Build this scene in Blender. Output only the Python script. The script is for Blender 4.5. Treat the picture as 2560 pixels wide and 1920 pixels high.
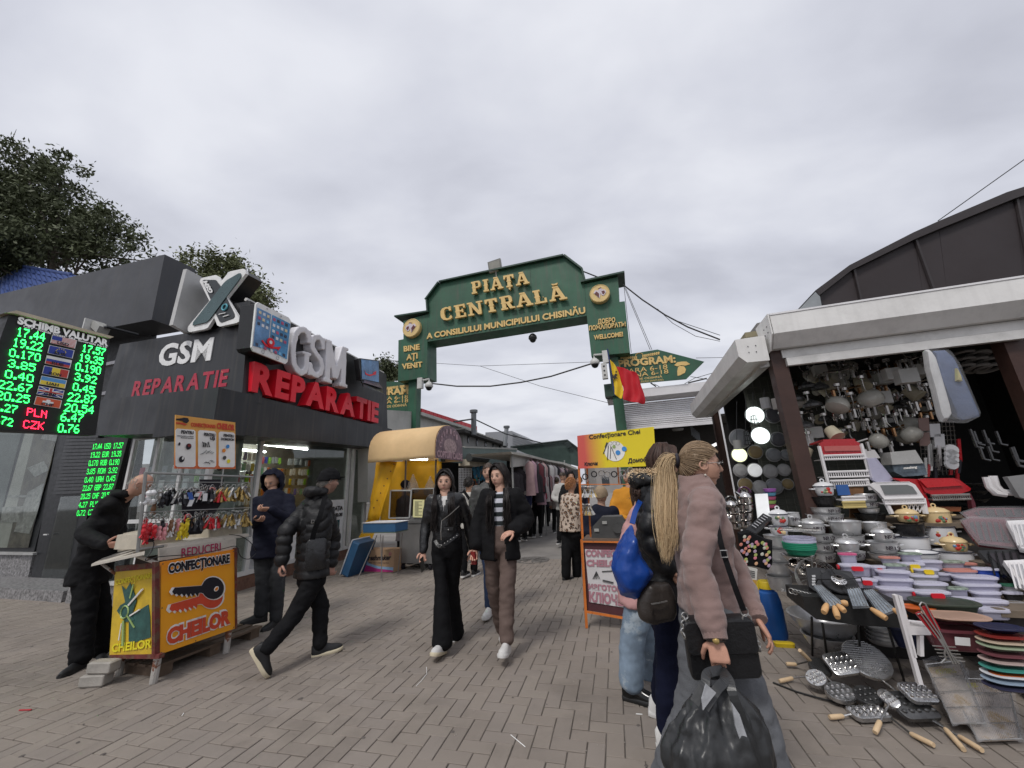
import bpy, bmesh, math, random
import numpy as np
from math import radians, sin, cos, pi, sqrt, atan2, degrees
from mathutils import Vector, Matrix, noise
random.seed(7)
for o in list(bpy.data.objects): bpy.data.objects.remove(o)
SC=bpy.context.scene; COL=SC.collection
# ---------- camera ----------
CF,CP,CR,CH=950.0,radians(15.2),radians(2.6),1.45
_F=Vector((0,cos(CP),sin(CP))); _R0=Vector((1,0,0)); _U0=_R0.cross(_F)
CAMR=_R0*cos(CR)-_U0*sin(CR); CAMU=_U0*cos(CR)+_R0*sin(CR); CAMC=Vector((0,0,CH))
cd=bpy.data.cameras.new('camera'); cam=bpy.data.objects.new('camera',cd); COL.objects.link(cam)
cd.sensor_width=36; cd.lens=36*CF/2560; cd.clip_start=.05; cd.clip_end=3000
mw=Matrix((CAMR,CAMU,-_F)).transposed().to_4x4(); mw.translation=CAMC; cam.matrix_world=mw; SC.camera=cam
# ---------- world, sun, exposure ----------
W=bpy.data.worlds.new('World'); SC.world=W; W.use_nodes=True
nt=W.node_tree; nt.nodes.clear(); N=nt.nodes.new; L=nt.links.new
out=N('ShaderNodeOutputWorld'); bg=N('ShaderNodeBackground'); bg.inputs[1].default_value=.1
sky=N('ShaderNodeTexSky'); sky.sky_type='NISHITA'; sky.sun_disc=False; sky.sun_elevation=radians(54); sky.sun_rotation=radians(211); sky.air_density=1.5; sky.dust_density=4
tc=N('ShaderNodeTexCoord'); sep=N('ShaderNodeSeparateXYZ'); L(tc.outputs['Generated'],sep.inputs[0])
mz=N('ShaderNodeMath'); mz.operation='MAXIMUM'; L(sep.outputs[2],mz.inputs[0]); mz.inputs[1].default_value=0.0
ma=N('ShaderNodeMath'); ma.operation='ADD'; L(mz.outputs[0],ma.inputs[0]); ma.inputs[1].default_value=.22
dx=N('ShaderNodeMath'); dx.operation='DIVIDE'; L(sep.outputs[0],dx.inputs[0]); L(ma.outputs[0],dx.inputs[1])
dy=N('ShaderNodeMath'); dy.operation='DIVIDE'; L(sep.outputs[1],dy.inputs[0]); L(ma.outputs[0],dy.inputs[1])
cb=N('ShaderNodeCombineXYZ'); L(dx.outputs[0],cb.inputs[0]); L(dy.outputs[0],cb.inputs[1])
def wn(scale,det,rgh,dist,off):
 mp=N('ShaderNodeMapping'); mp.inputs['Location'].default_value=off; mp.inputs['Rotation'].default_value=(0,0,.5); mp.inputs['Scale'].default_value=(.8,1.25,1); L(cb.outputs[0],mp.inputs[0])
 n=N('ShaderNodeTexNoise'); n.inputs['Scale'].default_value=scale; n.inputs['Detail'].default_value=det; n.inputs['Roughness'].default_value=rgh; n.inputs['Distortion'].default_value=dist; L(mp.outputs[0],n.inputs['Vector']); return n
n1=wn(.75,5,.5,.4,(3.1,1.7,0)); n2=wn(2.4,5,.5,.2,(.3,5.2,0))
mx=N('ShaderNodeMix'); mx.data_type='FLOAT'; mx.inputs[0].default_value=.4; L(n1.outputs[0],mx.inputs[2]); L(n2.outputs[0],mx.inputs[3])
rp=N('ShaderNodeValToRGB'); L(mx.outputs[0],rp.inputs[0])
e=rp.color_ramp.elements; e[0].position=.4; e[0].color=(4.5,4.6,5.2,1); e[1].position=.61; e[1].color=(6.8,6.9,7.4,1)
m2=rp.color_ramp.elements.new(.5); m2.color=(5.6,5.72,6.35,1)
mixc=N('ShaderNodeMix'); mixc.data_type='RGBA'; mixc.inputs[0].default_value=.93; L(sky.outputs[0],mixc.inputs[6]); L(rp.outputs[0],mixc.inputs[7])
L(mixc.outputs[2],bg.inputs[0]); L(bg.outputs[0],out.inputs[0])
sd=bpy.data.lights.new('sun','SUN'); sd.energy=1.4; sd.angle=radians(14); sd.color=(1,.97,.93)
sun=bpy.data.objects.new('sun',sd); COL.objects.link(sun)
sun.rotation_euler=(radians(36),0,radians(-31))   # soft light from above the camera side
SC.view_settings.view_transform='Standard'; SC.view_settings.look='None'; SC.view_settings.exposure=.3; SC.view_settings.gamma=1
SC.render.engine='CYCLES'; SC.cycles.max_bounces=6; SC.cycles.transparent_max_bounces=12
# ---------- photo helpers: a pixel of the 2560x1920 photo -> real place ----------
def ray(x,y): return _F+CAMR*((x-1280)/CF)+CAMU*((960-y)/CF)
def gr(x,y,z=0.0):
 r=ray(x,y); return CAMC+r*((z-CH)/r.z)
def pt(x,y,Y):
 r=ray(x,y); return CAMC+r*(Y/r.y)
class Plane:
 def __init__(s,P0,n): s.P=Vector(P0); s.n=Vector(n).normalized()
 def __call__(s,x,y=None):
  if y is None: x,y=x
  r=ray(x,y); return CAMC+r*((s.P-CAMC).dot(s.n)/r.dot(s.n))
GA=radians(17); GU=Vector((cos(GA),-sin(GA),0)); GV=Vector((sin(GA),cos(GA),0)); UP=Vector((0,0,1))
SA=radians(12); SU=Vector((cos(SA),-sin(SA),0)); SV=Vector((sin(SA),cos(SA),0))
def PV(V): return Plane(GV*V,-GV)
def PU(U): return Plane(GU*U,-GU)
def PS(o): return Plane(SU*o,SU)
def G(u,v,z=0): return GU*u+GV*v+UP*z
def ss(u,v,z=0): return SU*u+SV*v+UP*z
# ---------- materials ----------
MC={}
def M(name,col=(.5,.5,.5),rough=.6,metal=0,var=.12,ns=6,bump=.0,bs=60,trans=0,emit=0,alpha=1,coat=0,dirt=0,sheen=0,attr=False,stripe=None,wear=None,spec=.5,grad=None,ior=1.45,world=False,streak=0):
 if name in MC: return MC[name]
 m=bpy.data.materials.new(name); MC[name]=m; m.use_nodes=True; t=m.node_tree; n=t.nodes.new; l=t.links.new
 b=t.nodes['Principled BSDF']; tc=n('ShaderNodeTexCoord'); co=n('ShaderNodeNewGeometry').outputs['Position'] if world else tc.outputs['Object']
 b.inputs['Metallic'].default_value=metal; b.inputs['Roughness'].default_value=rough
 b.inputs['Specular IOR Level'].default_value=spec; b.inputs['IOR'].default_value=ior
 if coat: b.inputs['Coat Weight'].default_value=coat; b.inputs['Coat Roughness'].default_value=.15
 if sheen: b.inputs['Sheen Weight'].default_value=sheen
 rgb=n('ShaderNodeRGB'); rgb.outputs[0].default_value=(*col,1); c=rgb.outputs[0]
 if attr:
  a=n('ShaderNodeAttribute'); a.attribute_name='col'; c=a.outputs['Color']
 def noi(sc,det=5,r=.6):
  q=n('ShaderNodeTexNoise'); q.inputs['Scale'].default_value=sc; q.inputs['Detail'].default_value=det; q.inputs['Roughness'].default_value=r; l(co,q.inputs['Vector']); return q.outputs[0]
 def mixc(fac,a,bc,mode='MIX'):
  x=n('ShaderNodeMix'); x.data_type='RGBA'; x.blend_type=mode
  if isinstance(fac,(int,float)): x.inputs[0].default_value=fac
  else: l(fac,x.inputs[0])
  l(a,x.inputs[6]) if not isinstance(a,tuple) else setattr(x.inputs[6],'default_value',(*a,1))
  l(bc,x.inputs[7]) if not isinstance(bc,tuple) else setattr(x.inputs[7],'default_value',(*bc,1))
  return x.outputs[2]
 def mr(s,a,bb,c0,d):
  x=n('ShaderNodeMapRange'); l(s,x.inputs[0])
  for i,v in enumerate((a,bb,c0,d)): x.inputs[i+1].default_value=v
  return x.outputs[0]
 if stripe:   # (axis, period, colour, duty)
  sp=n('ShaderNodeSeparateXYZ'); l(co,sp.inputs[0]); q=n('ShaderNodeMath'); q.operation='MULTIPLY_ADD'; l(sp.outputs[stripe[0]],q.inputs[0]); q.inputs[1].default_value=1/stripe[1]; q.inputs[2].default_value=stripe[4] if len(stripe)>4 else 0
  fr=n('ShaderNodeMath'); fr.operation='FRACT'; l(q.outputs[0],fr.inputs[0]); g=n('ShaderNodeMath'); g.operation='LESS_THAN'; l(fr.outputs[0],g.inputs[0]); g.inputs[1].default_value=stripe[3]
  c=mixc(g.outputs[0],c,tuple(stripe[2]))
 if grad:     # (axis, a, b, colour at b)
  sp=n('ShaderNodeSeparateXYZ'); l(co,sp.inputs[0]); c=mixc(mr(sp.outputs[grad[0]],grad[1],grad[2],0,1),c,tuple(grad[3]))
 if var:
  f=mr(noi(ns),.3,.7,1-var,1+var); x=n('ShaderNodeVectorMath'); x.operation='SCALE'; l(c,x.inputs[0]); l(f,x.inputs['Scale']); c=x.outputs[0]
  l(mr(noi(ns*2.3,4),.3,.7,max(.02,rough-.09),min(1,rough+.09)),b.inputs['Roughness'])
 if dirt:
  c=mixc(mr(noi(ns*.8,8,.7),.5,.75,0,dirt),c,(.06,.05,.04))
 if streak:
  mp=n('ShaderNodeMapping'); mp.inputs['Scale'].default_value=(5,5,.35); l(co,mp.inputs[0]); q=n('ShaderNodeTexNoise'); q.inputs['Scale'].default_value=3; q.inputs['Detail'].default_value=6; l(mp.outputs[0],q.inputs['Vector']); c=mixc(mr(q.outputs[0],.5,.72,0,streak),c,(.09,.08,.065))
 if wear:     # (colour, threshold, scale)
  c=mixc(mr(noi(wear[2],9,.7),wear[1],wear[1]+.05,0,1),c,tuple(wear[0]))
 l(c,b.inputs['Base Color'])
 if emit: l(c,b.inputs['Emission Color']); b.inputs['Emission Strength'].default_value=emit
 if trans: b.inputs['Transmission Weight'].default_value=trans
 if alpha<1: b.inputs['Alpha'].default_value=alpha
 if bump:
  bp=n('ShaderNodeBump'); bp.inputs['Strength'].default_value=bump; bp.inputs['Distance'].default_value=.01; l(noi(bs,5,.6),bp.inputs['Height']); l(bp.outputs[0],b.inputs['Normal'])
 return m
# ---------- mesh builder ----------
class MB:
 def __init__(s): s.v=[]; s.f=[]; s.m=[]; s.mats=[]; s.cur=0
 def mat(s,m):
  if m not in s.mats: s.mats.append(m)
  s.cur=s.mats.index(m); return s
 def add(s,vs,fs):
  k=len(s.v); s.v+= [Vector(p) for p in vs]; s.f+=[tuple(k+i for i in f) for f in fs]; s.m+=[s.cur]*len(fs); return s
 def box8(s,p):   # p: 4 bottom ccw, 4 top ccw
  return s.add(p,[(3,2,1,0),(4,5,6,7),(0,1,5,4),(1,2,6,5),(2,3,7,6),(3,0,4,7)])
 def obox(s,c,a,b,h):   # corner c, edge vectors
  c=Vector(c);a=Vector(a);b=Vector(b);h=Vector(h)
  return s.box8([c,c+a,c+a+b,c+b,c+h,c+a+h,c+a+b+h,c+b+h])
 def cbox(s,c,a,b,h):
  c=Vector(c);a=Vector(a);b=Vector(b);h=Vector(h); return s.obox(c-(a+b+h)/2,a,b,h)
 def prism(s,poly,d):
  n=len(poly); d=Vector(d); P=[Vector(p) for p in poly]
  return s.add(P+[p+d for p in P],[tuple(range(n)),tuple(range(2*n-1,n-1,-1))]+[(i,(i+1)%n+0,(i+1)%n+n,i+n)[::-1] for i in range(n)])
 def quad(s,*p): return s.add(p,[tuple(range(len(p)))])
 def ring(s,pts,closed_rings,cap=True):
  pass
 def loft(s,rings,cap=True,closed=True):
  n=len(rings[0]); k=len(s.v)
  for r in rings: s.v+=[Vector(p) for p in r]
  fs=[]
  for i in range(len(rings)-1):
   for j in range(n if closed else n-1):
    a=k+i*n+j; b=k+i*n+(j+1)%n; fs.append((a,b,b+n,a+n))
  if cap: fs.append(tuple(k+j for j in range(n))[::-1]); fs.append(tuple(k+(len(rings)-1)*n+j for j in range(n)))
  s.f+=fs; s.m+=[s.cur]*len(fs); return s
 def tube(s,pts,r,seg=6,cap=True):
  pts=[Vector(p) for p in pts]; rs=r if isinstance(r,(list,tuple)) else [r]*len(pts); rings=[]; prev=None
  for i,p in enumerate(pts):
   d=(pts[min(i+1,len(pts)-1)]-pts[max(i-1,0)]).normalized()
   if prev is None: x=d.orthogonal().normalized()
   else: x=(prev-d*prev.dot(d)); x=x.normalized() if x.length>1e-5 else d.orthogonal().normalized()
   prev=x; y=d.cross(x); rings.append([p+(x*cos(2*pi*j/seg)+y*sin(2*pi*j/seg))*rs[i] for j in range(seg)])
  return s.loft(rings,cap)
 def cyl(s,a,b,r,seg=16,r2=None): return s.tube([a,b],[r,r if r2 is None else r2],seg)
 def lathe(s,o,prof,seg=24,axis=None,sx=1,sy=1,xd=None,cap=True):   # prof: (r,z)
  o=Vector(o); ax=Vector(axis or (0,0,1)).normalized(); x=Vector(xd).normalized() if xd is not None else ax.orthogonal().normalized(); x=(x-ax*x.dot(ax)).normalized(); y=ax.cross(x)
  return s.loft([[o+ax*z+x*(r*cos(2*pi*j/seg)*sx)+y*(r*sin(2*pi*j/seg)*sy) for j in range(seg)] for r,z in prof],cap)
 def rbox(s,o,prof,xd,yd,w,d,rad=.02,k=3,ax=None):   # rounded-rect lathe, prof: (inset,z)
  o=Vector(o); xd=Vector(xd).normalized(); yd=Vector(yd).normalized(); ax=Vector(ax) if ax is not None else xd.cross(yd); rings=[]
  for ins,z in prof:
   ww=w/2-ins; dd=d/2-ins; r=max(.002,min(rad,ww*.98,dd*.98)); rg=[]
   for cx,cy,a0 in ((ww-r,dd-r,0),(-ww+r,dd-r,pi/2),(-ww+r,-dd+r,pi),(ww-r,-dd+r,1.5*pi)):
    for j in range(k+1):
     a=a0+pi/2*j/k; rg.append(o+ax*z+xd*(cx+r*cos(a))+yd*(cy+r*sin(a)))
   rings.append(rg)
  return s.loft(rings,True)
 def ball(s,c,r,seg=12,rz=None,x=(1,0,0),y=(0,1,0),z=(0,0,1)):
  c=Vector(c); rr=r if isinstance(r,(list,tuple)) else (r,r,r if rz is None else rz); x=Vector(x);y=Vector(y);z=Vector(z); rings=[]
  n=max(4,seg//2)
  for i in range(n+1):
   t=-pi/2+pi*i/n; ct=max(cos(t),1e-3); rings.append([c+x*(rr[0]*ct*cos(2*pi*j/seg))+y*(rr[1]*ct*sin(2*pi*j/seg))+z*(rr[2]*sin(t)) for j in range(seg)])
  return s.loft(rings,True)
 def torus(s,c,n,R,r,seg=24,k=6):
  c=Vector(c); n=Vector(n).normalized(); x=n.orthogonal().normalized(); y=n.cross(x); kk=len(s.v)
  for i in range(seg):
   a=2*pi*i/seg; d=x*cos(a)+y*sin(a)
   for j in range(k):
    b=2*pi*j/k; s.v.append(c+d*(R+r*cos(b))+n*(r*sin(b)))
  for i in range(seg):
   for j in range(k):
    s.f.append((kk+i*k+j,kk+((i+1)%seg)*k+j,kk+((i+1)%seg)*k+(j+1)%k,kk+i*k+(j+1)%k)); s.m.append(s.cur)
  return s
ROOT={}
def origin(o):
 while o.parent: o=o.parent
 return ROOT.get(o.name,Vector((0,0,0)))
def lab(o,label=None,cat=None,group=None,kind=None):
 if label: o['label']=label
 if cat: o['category']=cat
 if group: o['group']=group
 if kind: o['kind']=kind
 return o
def obj(name,mb,mat=None,parent=None,smooth=False,label=None,cat=None,group=None,kind=None,loc=None,cols=None,fixn=True):
 me=bpy.data.meshes.new(name)
 vs=mb.v
 if parent is not None: o0=origin(parent)
 elif kind=='structure' and loc is None: o0=Vector((0,0,0))
 elif loc is not None: o0=Vector(loc)
 else:
  a=np.array([tuple(p) for p in vs]); o0=Vector(((a[:,0].min()+a[:,0].max())/2,(a[:,1].min()+a[:,1].max())/2,a[:,2].min()))
 me.from_pydata([p-o0 for p in vs],[],mb.f)
 ms=mb.mats or [mat]
 for m in ms: me.materials.append(m)
 if mb.mats: me.polygons.foreach_set('material_index',mb.m)
 if fixn:
  b=bmesh.new(); b.from_mesh(me); bmesh.ops.recalc_face_normals(b,faces=b.faces); b.to_mesh(me); b.free()
 if smooth:
  me.polygons.foreach_set('use_smooth',[True]*len(me.polygons))
  try: me.set_sharp_from_angle(angle=smooth if smooth is not True else radians(42))
  except Exception: pass
 if cols is not None:
  a=me.color_attributes.new('col','FLOAT_COLOR','POINT'); c=np.ones((len(me.vertices),4)); c[:,:3]=np.array(cols); a.data.foreach_set('color',c.ravel())
 me.update(); o=bpy.data.objects.new(name,me); COL.objects.link(o)
 if parent is not None: o.parent=parent
 else: o.location=o0; ROOT[o.name]=o0
 return lab(o,label,cat,group,kind)
def thing(name,loc,label,cat,group=None):
 o=bpy.data.objects.new(name,None); o.empty_display_size=.1; COL.objects.link(o); o.location=loc; ROOT[o.name]=Vector(loc); return lab(o,label,cat,group)
def struct(name,mb,mat,parent=None,**k): return obj(name,mb,mat,parent,kind='structure' if parent is None else None,**k)
def dup(root,loc,rz=None,label=None,keepgroup=True):
 r=root.copy(); COL.objects.link(r); r.location=loc; ROOT[r.name]=Vector(loc)
 if rz is not None: r.rotation_euler=(0,0,rz)
 if label: r['label']=label
 for ch in list(root.children):
  c=ch.copy(); COL.objects.link(c); c.parent=r
  for g in ch.children:
   d=g.copy(); COL.objects.link(d); d.parent=c
 return r
# ---------- text ----------
_GC={}
def glyphs(s,bold=.0,res=3,sp=1.0):
 key=(s,bold,res,sp)
 if key in _GC: return _GC[key]
 cu=bpy.data.curves.new('t','FONT'); cu.body=s; cu.offset=bold; cu.resolution_u=res; cu.space_character=sp; cu.extrude=.5; cu.fill_mode='FRONT' if False else 'BOTH'
 ob=bpy.data.objects.new('t',cu); COL.objects.link(ob); dg=bpy.context.evaluated_depsgraph_get(); dg.update()
 me=bpy.data.meshes.new_from_object(ob.evaluated_get(dg))
 vs=[tuple(v.co) for v in me.vertices]; fs=[tuple(p.vertices) for p in me.polygons]
 bpy.data.objects.remove(ob); bpy.data.meshes.remove(me); _GC[key]=(vs,fs); return _GC[key]
_cap=None
def text(mb,s,A,B,C,depth=.002,bold=.02,off=None,res=3,sp=1.0,fit=True):
 """writes s from A (baseline left) to B (baseline right), cap height towards C, raised by depth towards the viewer"""
 global _cap
 if _cap is None: _cap=max(v[1] for v in glyphs('H',0)[0])
 vs,fs=glyphs(s,bold,res,sp)
 if not vs: return
 A=Vector(A);B=Vector(B);C=Vector(C); x0=min(v[0] for v in vs); x1=max(v[0] for v in vs)
 ex=(B-A)/(x1-x0); ey=(C-A)/_cap; n=(B-A).cross(C-A).normalized()
 if n.dot(CAMC-A)<0: n=-n
 base=A+(n*off if off else n*.001)
 mb.add([base+ex*(v[0]-x0)+ey*v[1]+n*(depth*(v[2]+.5)) for v in vs],fs)
def tpx(mb,s,pl,a,b,c,**k): text(mb,s,pl(*a),pl(*b),pl(*c),**k)
def remesh(mb,vox,sm=1):
 me=bpy.data.meshes.new('t'); me.from_pydata(mb.v,[],mb.f); b=bmesh.new(); b.from_mesh(me); bmesh.ops.recalc_face_normals(b,faces=b.faces); b.to_mesh(me); b.free()
 o=bpy.data.objects.new('t',me); COL.objects.link(o); m=o.modifiers.new('r','REMESH'); m.mode='VOXEL'; m.voxel_size=vox
 if sm: m=o.modifiers.new('s','SMOOTH'); m.factor=.6; m.iterations=sm
 dg=bpy.context.evaluated_depsgraph_get(); dg.update(); e=bpy.data.meshes.new_from_object(o.evaluated_get(dg))
 V=np.zeros(len(e.vertices)*3); e.vertices.foreach_get('co',V); V=V.reshape(-1,3); Nn=np.zeros(len(e.vertices)*3); e.vertex_normals.foreach_get('vector',Nn); Nn=Nn.reshape(-1,3)
 F=[tuple(p.vertices) for p in e.polygons]; bpy.data.objects.remove(o); bpy.data.meshes.remove(me); bpy.data.meshes.remove(e); return V,Nn,F
def raw(name,V,F,mat,parent,cols=None,smooth=True,mi=None,mats=None,kind=None):
 me=bpy.data.meshes.new(name); o0=origin(parent); A=np.asarray(V)-np.array(tuple(o0)); me.from_pydata(A.tolist(),[],F)
 for m in (mats or [mat]): me.materials.append(m)
 if mi is not None: me.polygons.foreach_set('material_index',mi)
 me.polygons.foreach_set('use_smooth',[smooth]*len(F))
 if cols is not None: a=me.color_attributes.new('col','FLOAT_COLOR','POINT'); c=np.ones((len(A),4)); c[:,:3]=cols; a.data.foreach_set('color',c.ravel())
 me.update(); o=bpy.data.objects.new(name,me); COL.objects.link(o); o.parent=parent
 if kind: o['kind']=kind
 return o
def Z(ox,oy,s): return lambda X,Y:(ox+X/s,oy+Y/s)
R_=random.Random(3)
# ---------- ground ----------
asph=M('asphalt',(.23,.215,.2),.9,0,.22,1.2,.5,120,dirt=.3)
mb=MB(); mb.quad((-400,-100,-.012),(400,-100,-.012),(400,900,-.012),(-400,900,-.012)); struct('ground',mb,M('joint_sand',(.1,.09,.08),.95,0,.3,3,.4,150))
mb=MB(); mb.quad(G(-12,7.9,-.004),G(9,7.9,-.004),G(16,200,-.004),G(-14,200,-.004)); struct('road',mb,asph)
# pavers: herringbone, each stone a block of its own
PA=radians(14); PUx=Vector((cos(PA),-sin(PA),0)); PVx=Vector((sin(PA),cos(PA),0))
def projpx(p):
 d=Vector(p)-CAMC; z=d.dot(_F)
 return (1280+CF*d.dot(CAMR)/z,960-CF*d.dot(CAMU)/z,z) if z>.05 else (9e9,9e9,z)
pavm=[]
for i,c in enumerate([(.242,.208,.178),(.254,.219,.187),(.232,.2,.172),(.247,.214,.186),(.262,.227,.194)]): pavm.append(M('paver_%s'%'abcde'[i],c,.85,0,.13,1.1,.45,220,dirt=.5,world=True,wear=((.15,.125,.105),.66,7)))
pav=MB(); pav.quad((-14,-2,-.008),(12,-2,-.008),(14,11,-.008),(-14,11,-.008)); paving=struct('paving',pav,M('joint_dark',(.13,.115,.10),.95,0,.3,5,.3,150))
def stone_mesh(w,d):
 b=MB(); g=.0062; r=.003; h=.03
 w/=2; d/=2
 def rg(i,z): return [Vector((sx*(w-g/2-i),sy*(d-g/2-i),z)) for sx,sy in((-1,-1),(1,-1),(1,1),(-1,1))]
 b.loft([rg(0,-h),rg(0,-r),rg(r,0)]); return b
cand=[]
un=.105
for j in range(-14,100):
 for i in range(-110,110):
  d=(i-j)%4
  if d==0: c=((i+1)*un,(j+.5)*un); s=0
  elif d==3: c=((i+.5)*un,(j+1)*un); s=1
  else: continue
  p=PUx*c[0]+PVx*(c[1]+.6)
  vv=p.dot(GV)
  if vv>8.05+.25*sin(p.x*1.7) and p.x>-2.6: continue
  if vv>10.5: continue
  q=projpx(p)
  if q[2]<.2 or not(-260<q[0]<2820 and -200<q[1]<2180): continue
  cand.append((q[2],p,s,abs(q[0]-1280)<1290 and q[1]<1930))
cand.sort(key=lambda t:t[0])
sm=[stone_mesh(2*un,un),stone_mesh(un,2*un)]
smesh={}
def stone_obj(p,s,k,rnd):
 key=(s,k)
 if key not in smesh:
  b=sm[s]; me=bpy.data.meshes.new('paving_stone'); me.from_pydata(b.v,[],b.f); me.materials.append(pavm[k]); me.update(); smesh[key]=me
 o=bpy.data.objects.new('paving_stone',smesh[key]); COL.objects.link(o); o.parent=paving; o.location=p+UP*rnd[0]; o.rotation_euler=(rnd[1],rnd[2],-PA+rnd[3])
rest=MB(); cnt=0
for z,p,s,vis in cand:
 rnd=(R_.uniform(-.0025,.0015),R_.gauss(0,.008),R_.gauss(0,.008),R_.gauss(0,.009)); k=R_.choice([0,0,1,1,2,3,3,4])
 if vis and cnt<300: stone_obj(p,s,k,rnd); cnt+=1
 else:
  mt=Matrix.Translation(p+UP*rnd[0])@Matrix.Rotation(-PA+rnd[3],4,'Z')@Matrix.Rotation(rnd[1],4,'X')
  rest.mat(pavm[k]).add([mt@v for v in sm[s].v],sm[s].f[:-2]+[sm[s].f[-1]])
o=obj('paving_stones',rest,None,paving,fixn=False); o['kind']='stuff'
# asphalt patch round the manhole, cover, patches
mb=MB(); c=gr(1330,1400); mb.lathe(c+UP*-.03,[(.36,0),(.36,.036),(.32,.036),(.31,.03),(.0,.03)],32)
for a in range(8): mb.cbox(c+UP*.006+Vector((cos(a*pi/4),sin(a*pi/4),0))*.16,(cos(a*pi/4)*.22,sin(a*pi/4)*.22,0),(-sin(a*pi/4)*.02,cos(a*pi/4)*.02,0),(0,0,.008))
lab(obj('manhole_cover',mb,M('cast_iron',(.15,.14,.13),.75,.3,.3,20,.4,80)),'round cast iron manhole cover set in the paving behind the two walking women','manhole cover')
def scatter(nm,n,f,m):
 mb=MB(); k=0
 while k<n:
  p=Vector((R_.uniform(-6,4),R_.uniform(1.8,9),0)); q=projpx(p)
  if not(0<q[0]<2560 and q[1]<1920): continue
  f(mb,p); k+=1
 o=obj(nm,mb,m,paving); o['kind']='stuff'
scatter('gum_spots',150,lambda mb,p:mb.lathe(p+UP*.0005,[(R_.uniform(.006,.018),0),(.004,.0018)],7,sx=R_.uniform(.7,1.3)),M('gum_dark',(.11,.095,.085),.8))
scatter('grit',500,lambda mb,p:mb.cbox(p+UP*.002,(R_.uniform(.003,.009),0,0),(.001,R_.uniform(.003,.008),0),(0,0,.003)),M('grit_pale',(.34,.31,.27),.9))
# litter
def litter(pts,r,m,label,cat='litter'):
 mb=MB(); mb.tube([gr(*p)+UP*(r*.9) for p in pts],r,5); obj('litter',mb,m,label=label,cat=cat)
white=M('paper_white',(.8,.8,.78),.6)
litter([(1277,1838),(1313,1868)],.0022,white,'white thin stick lying on the pavers at the bottom centre of the street')
litter([(1066,1668),(1067,1685),(1053,1703),(1040,1716)],.002,white,'crumpled white thread on the pavers in front of the leather jacket woman')
litter([(1590,1786),(1606,1787)],.003,white,'short white cigarette end on the pavers left of the plastic bag')
litter([(1890,1660),(1900,1661)],.003,white,'white cigarette end on the pavers between the grey jeans and the pan handles')
litter([(48,1777),(78,1776)],.005,M('red_plastic',(.45,.02,.03),.4),'small red plastic scrap on the pavers at the left edge')
litter([(455,1790),(459,1784)],.003,white,'tiny white paper scrap on the pavers below the orange key cart')
# ---------- gate ----------
z1=Z(960,620,2.633); PG=PV(10)
green=M('gate_green',(.028,.105,.06),.5,0,.22,1.5,.1,40,dirt=.3,streak=.45); dgreen=M('gate_dark_green',(.02,.055,.038),.5,0,.15,3)
gold=M('gold_paint',(.72,.5,.19),.5,0,.1,6)
gate=thing('entrance_gate',G(-3.3,10,0),'tall green metal entrance gate arching over the market street with gold lettering','gate')
P=[(128,480),(128,600),(95,607),(92,878),(285,852),(285,617),(1335,445),(1365,712),(1620,688),(1585,350),(1548,355),(1540,190),(1320,238),(1300,150),(1185,62),(370,235),(284,350),(290,435)]
mb=MB(); mb.prism([PG(z1(*p)) for p in P],GV*.6); obj('arch_box',mb,green,gate)
# seams of the cladding sheets
for a,b in (((285,617),(290,435)),((1320,238),(1335,445)),((600,187),(612,560)),((960,112),(985,500))):
 mb=MB(); mb.tube([PG(z1(*a))-GV*.001,PG(z1(*b))-GV*.001],.005,4); obj('cladding_seam',mb,dgreen,gate)
def cap(a,b,ext=(0,0),w=.78,t=.05):
 A=PG(z1(*a)); B=PG(z1(*b)); d=(B-A).normalized(); A=A-d*ext[0]; B=B+d*ext[1]; n=d.cross(GV).normalized(); n=n if n.z>0 else -n
 m=MB(); m.obox(A-GV*.12+n*.004,B-A,GV*(w+.06),n*t); obj('roof_cap',m,dgreen,gate)
cap((128,455),(290,430),(.28,.02)); cap((284,350),(370,235)); cap((370,235),(1185,62),(0,0)); cap((1185,62),(1300,150)); cap((1320,232),(1560,180),(.1,.1)); cap((1300,150),(1320,232),w=.7); cap((290,430),(284,350),w=.7)
def rows(s,a,b,c,depth,off,sp=1.0,bold=.035):
 mb=MB(); tpx(mb,s,PG,z1(*a),z1(*b),z1(*c),depth=depth,bold=bold,sp=sp); obj('lettering',mb,gold,gate,label='gold raised lettering "%s"'%s)
rows('A CONSILIULUI MUNICIPIULUI CHISINĂU',(283,600),(1328,430),(283,566),.03,.0)
rows('BINE',(133,683),(238,668),(132,650),.03,0); rows('AȚI',(150,740),(224,727),(150,706),.03,0); rows('VENIT',(122,798),(256,783),(120,766),.03,0)
rows('ДОБРО',(1408,502),(1523,489),(1407,474),.03,0); rows('ПОЖАЛОВАТЬ!',(1350,545),(1592,516),(1349,518),.03,0); rows('WELLCOME!',(1382,605),(1574,582),(1381,578),.03,0)
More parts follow.
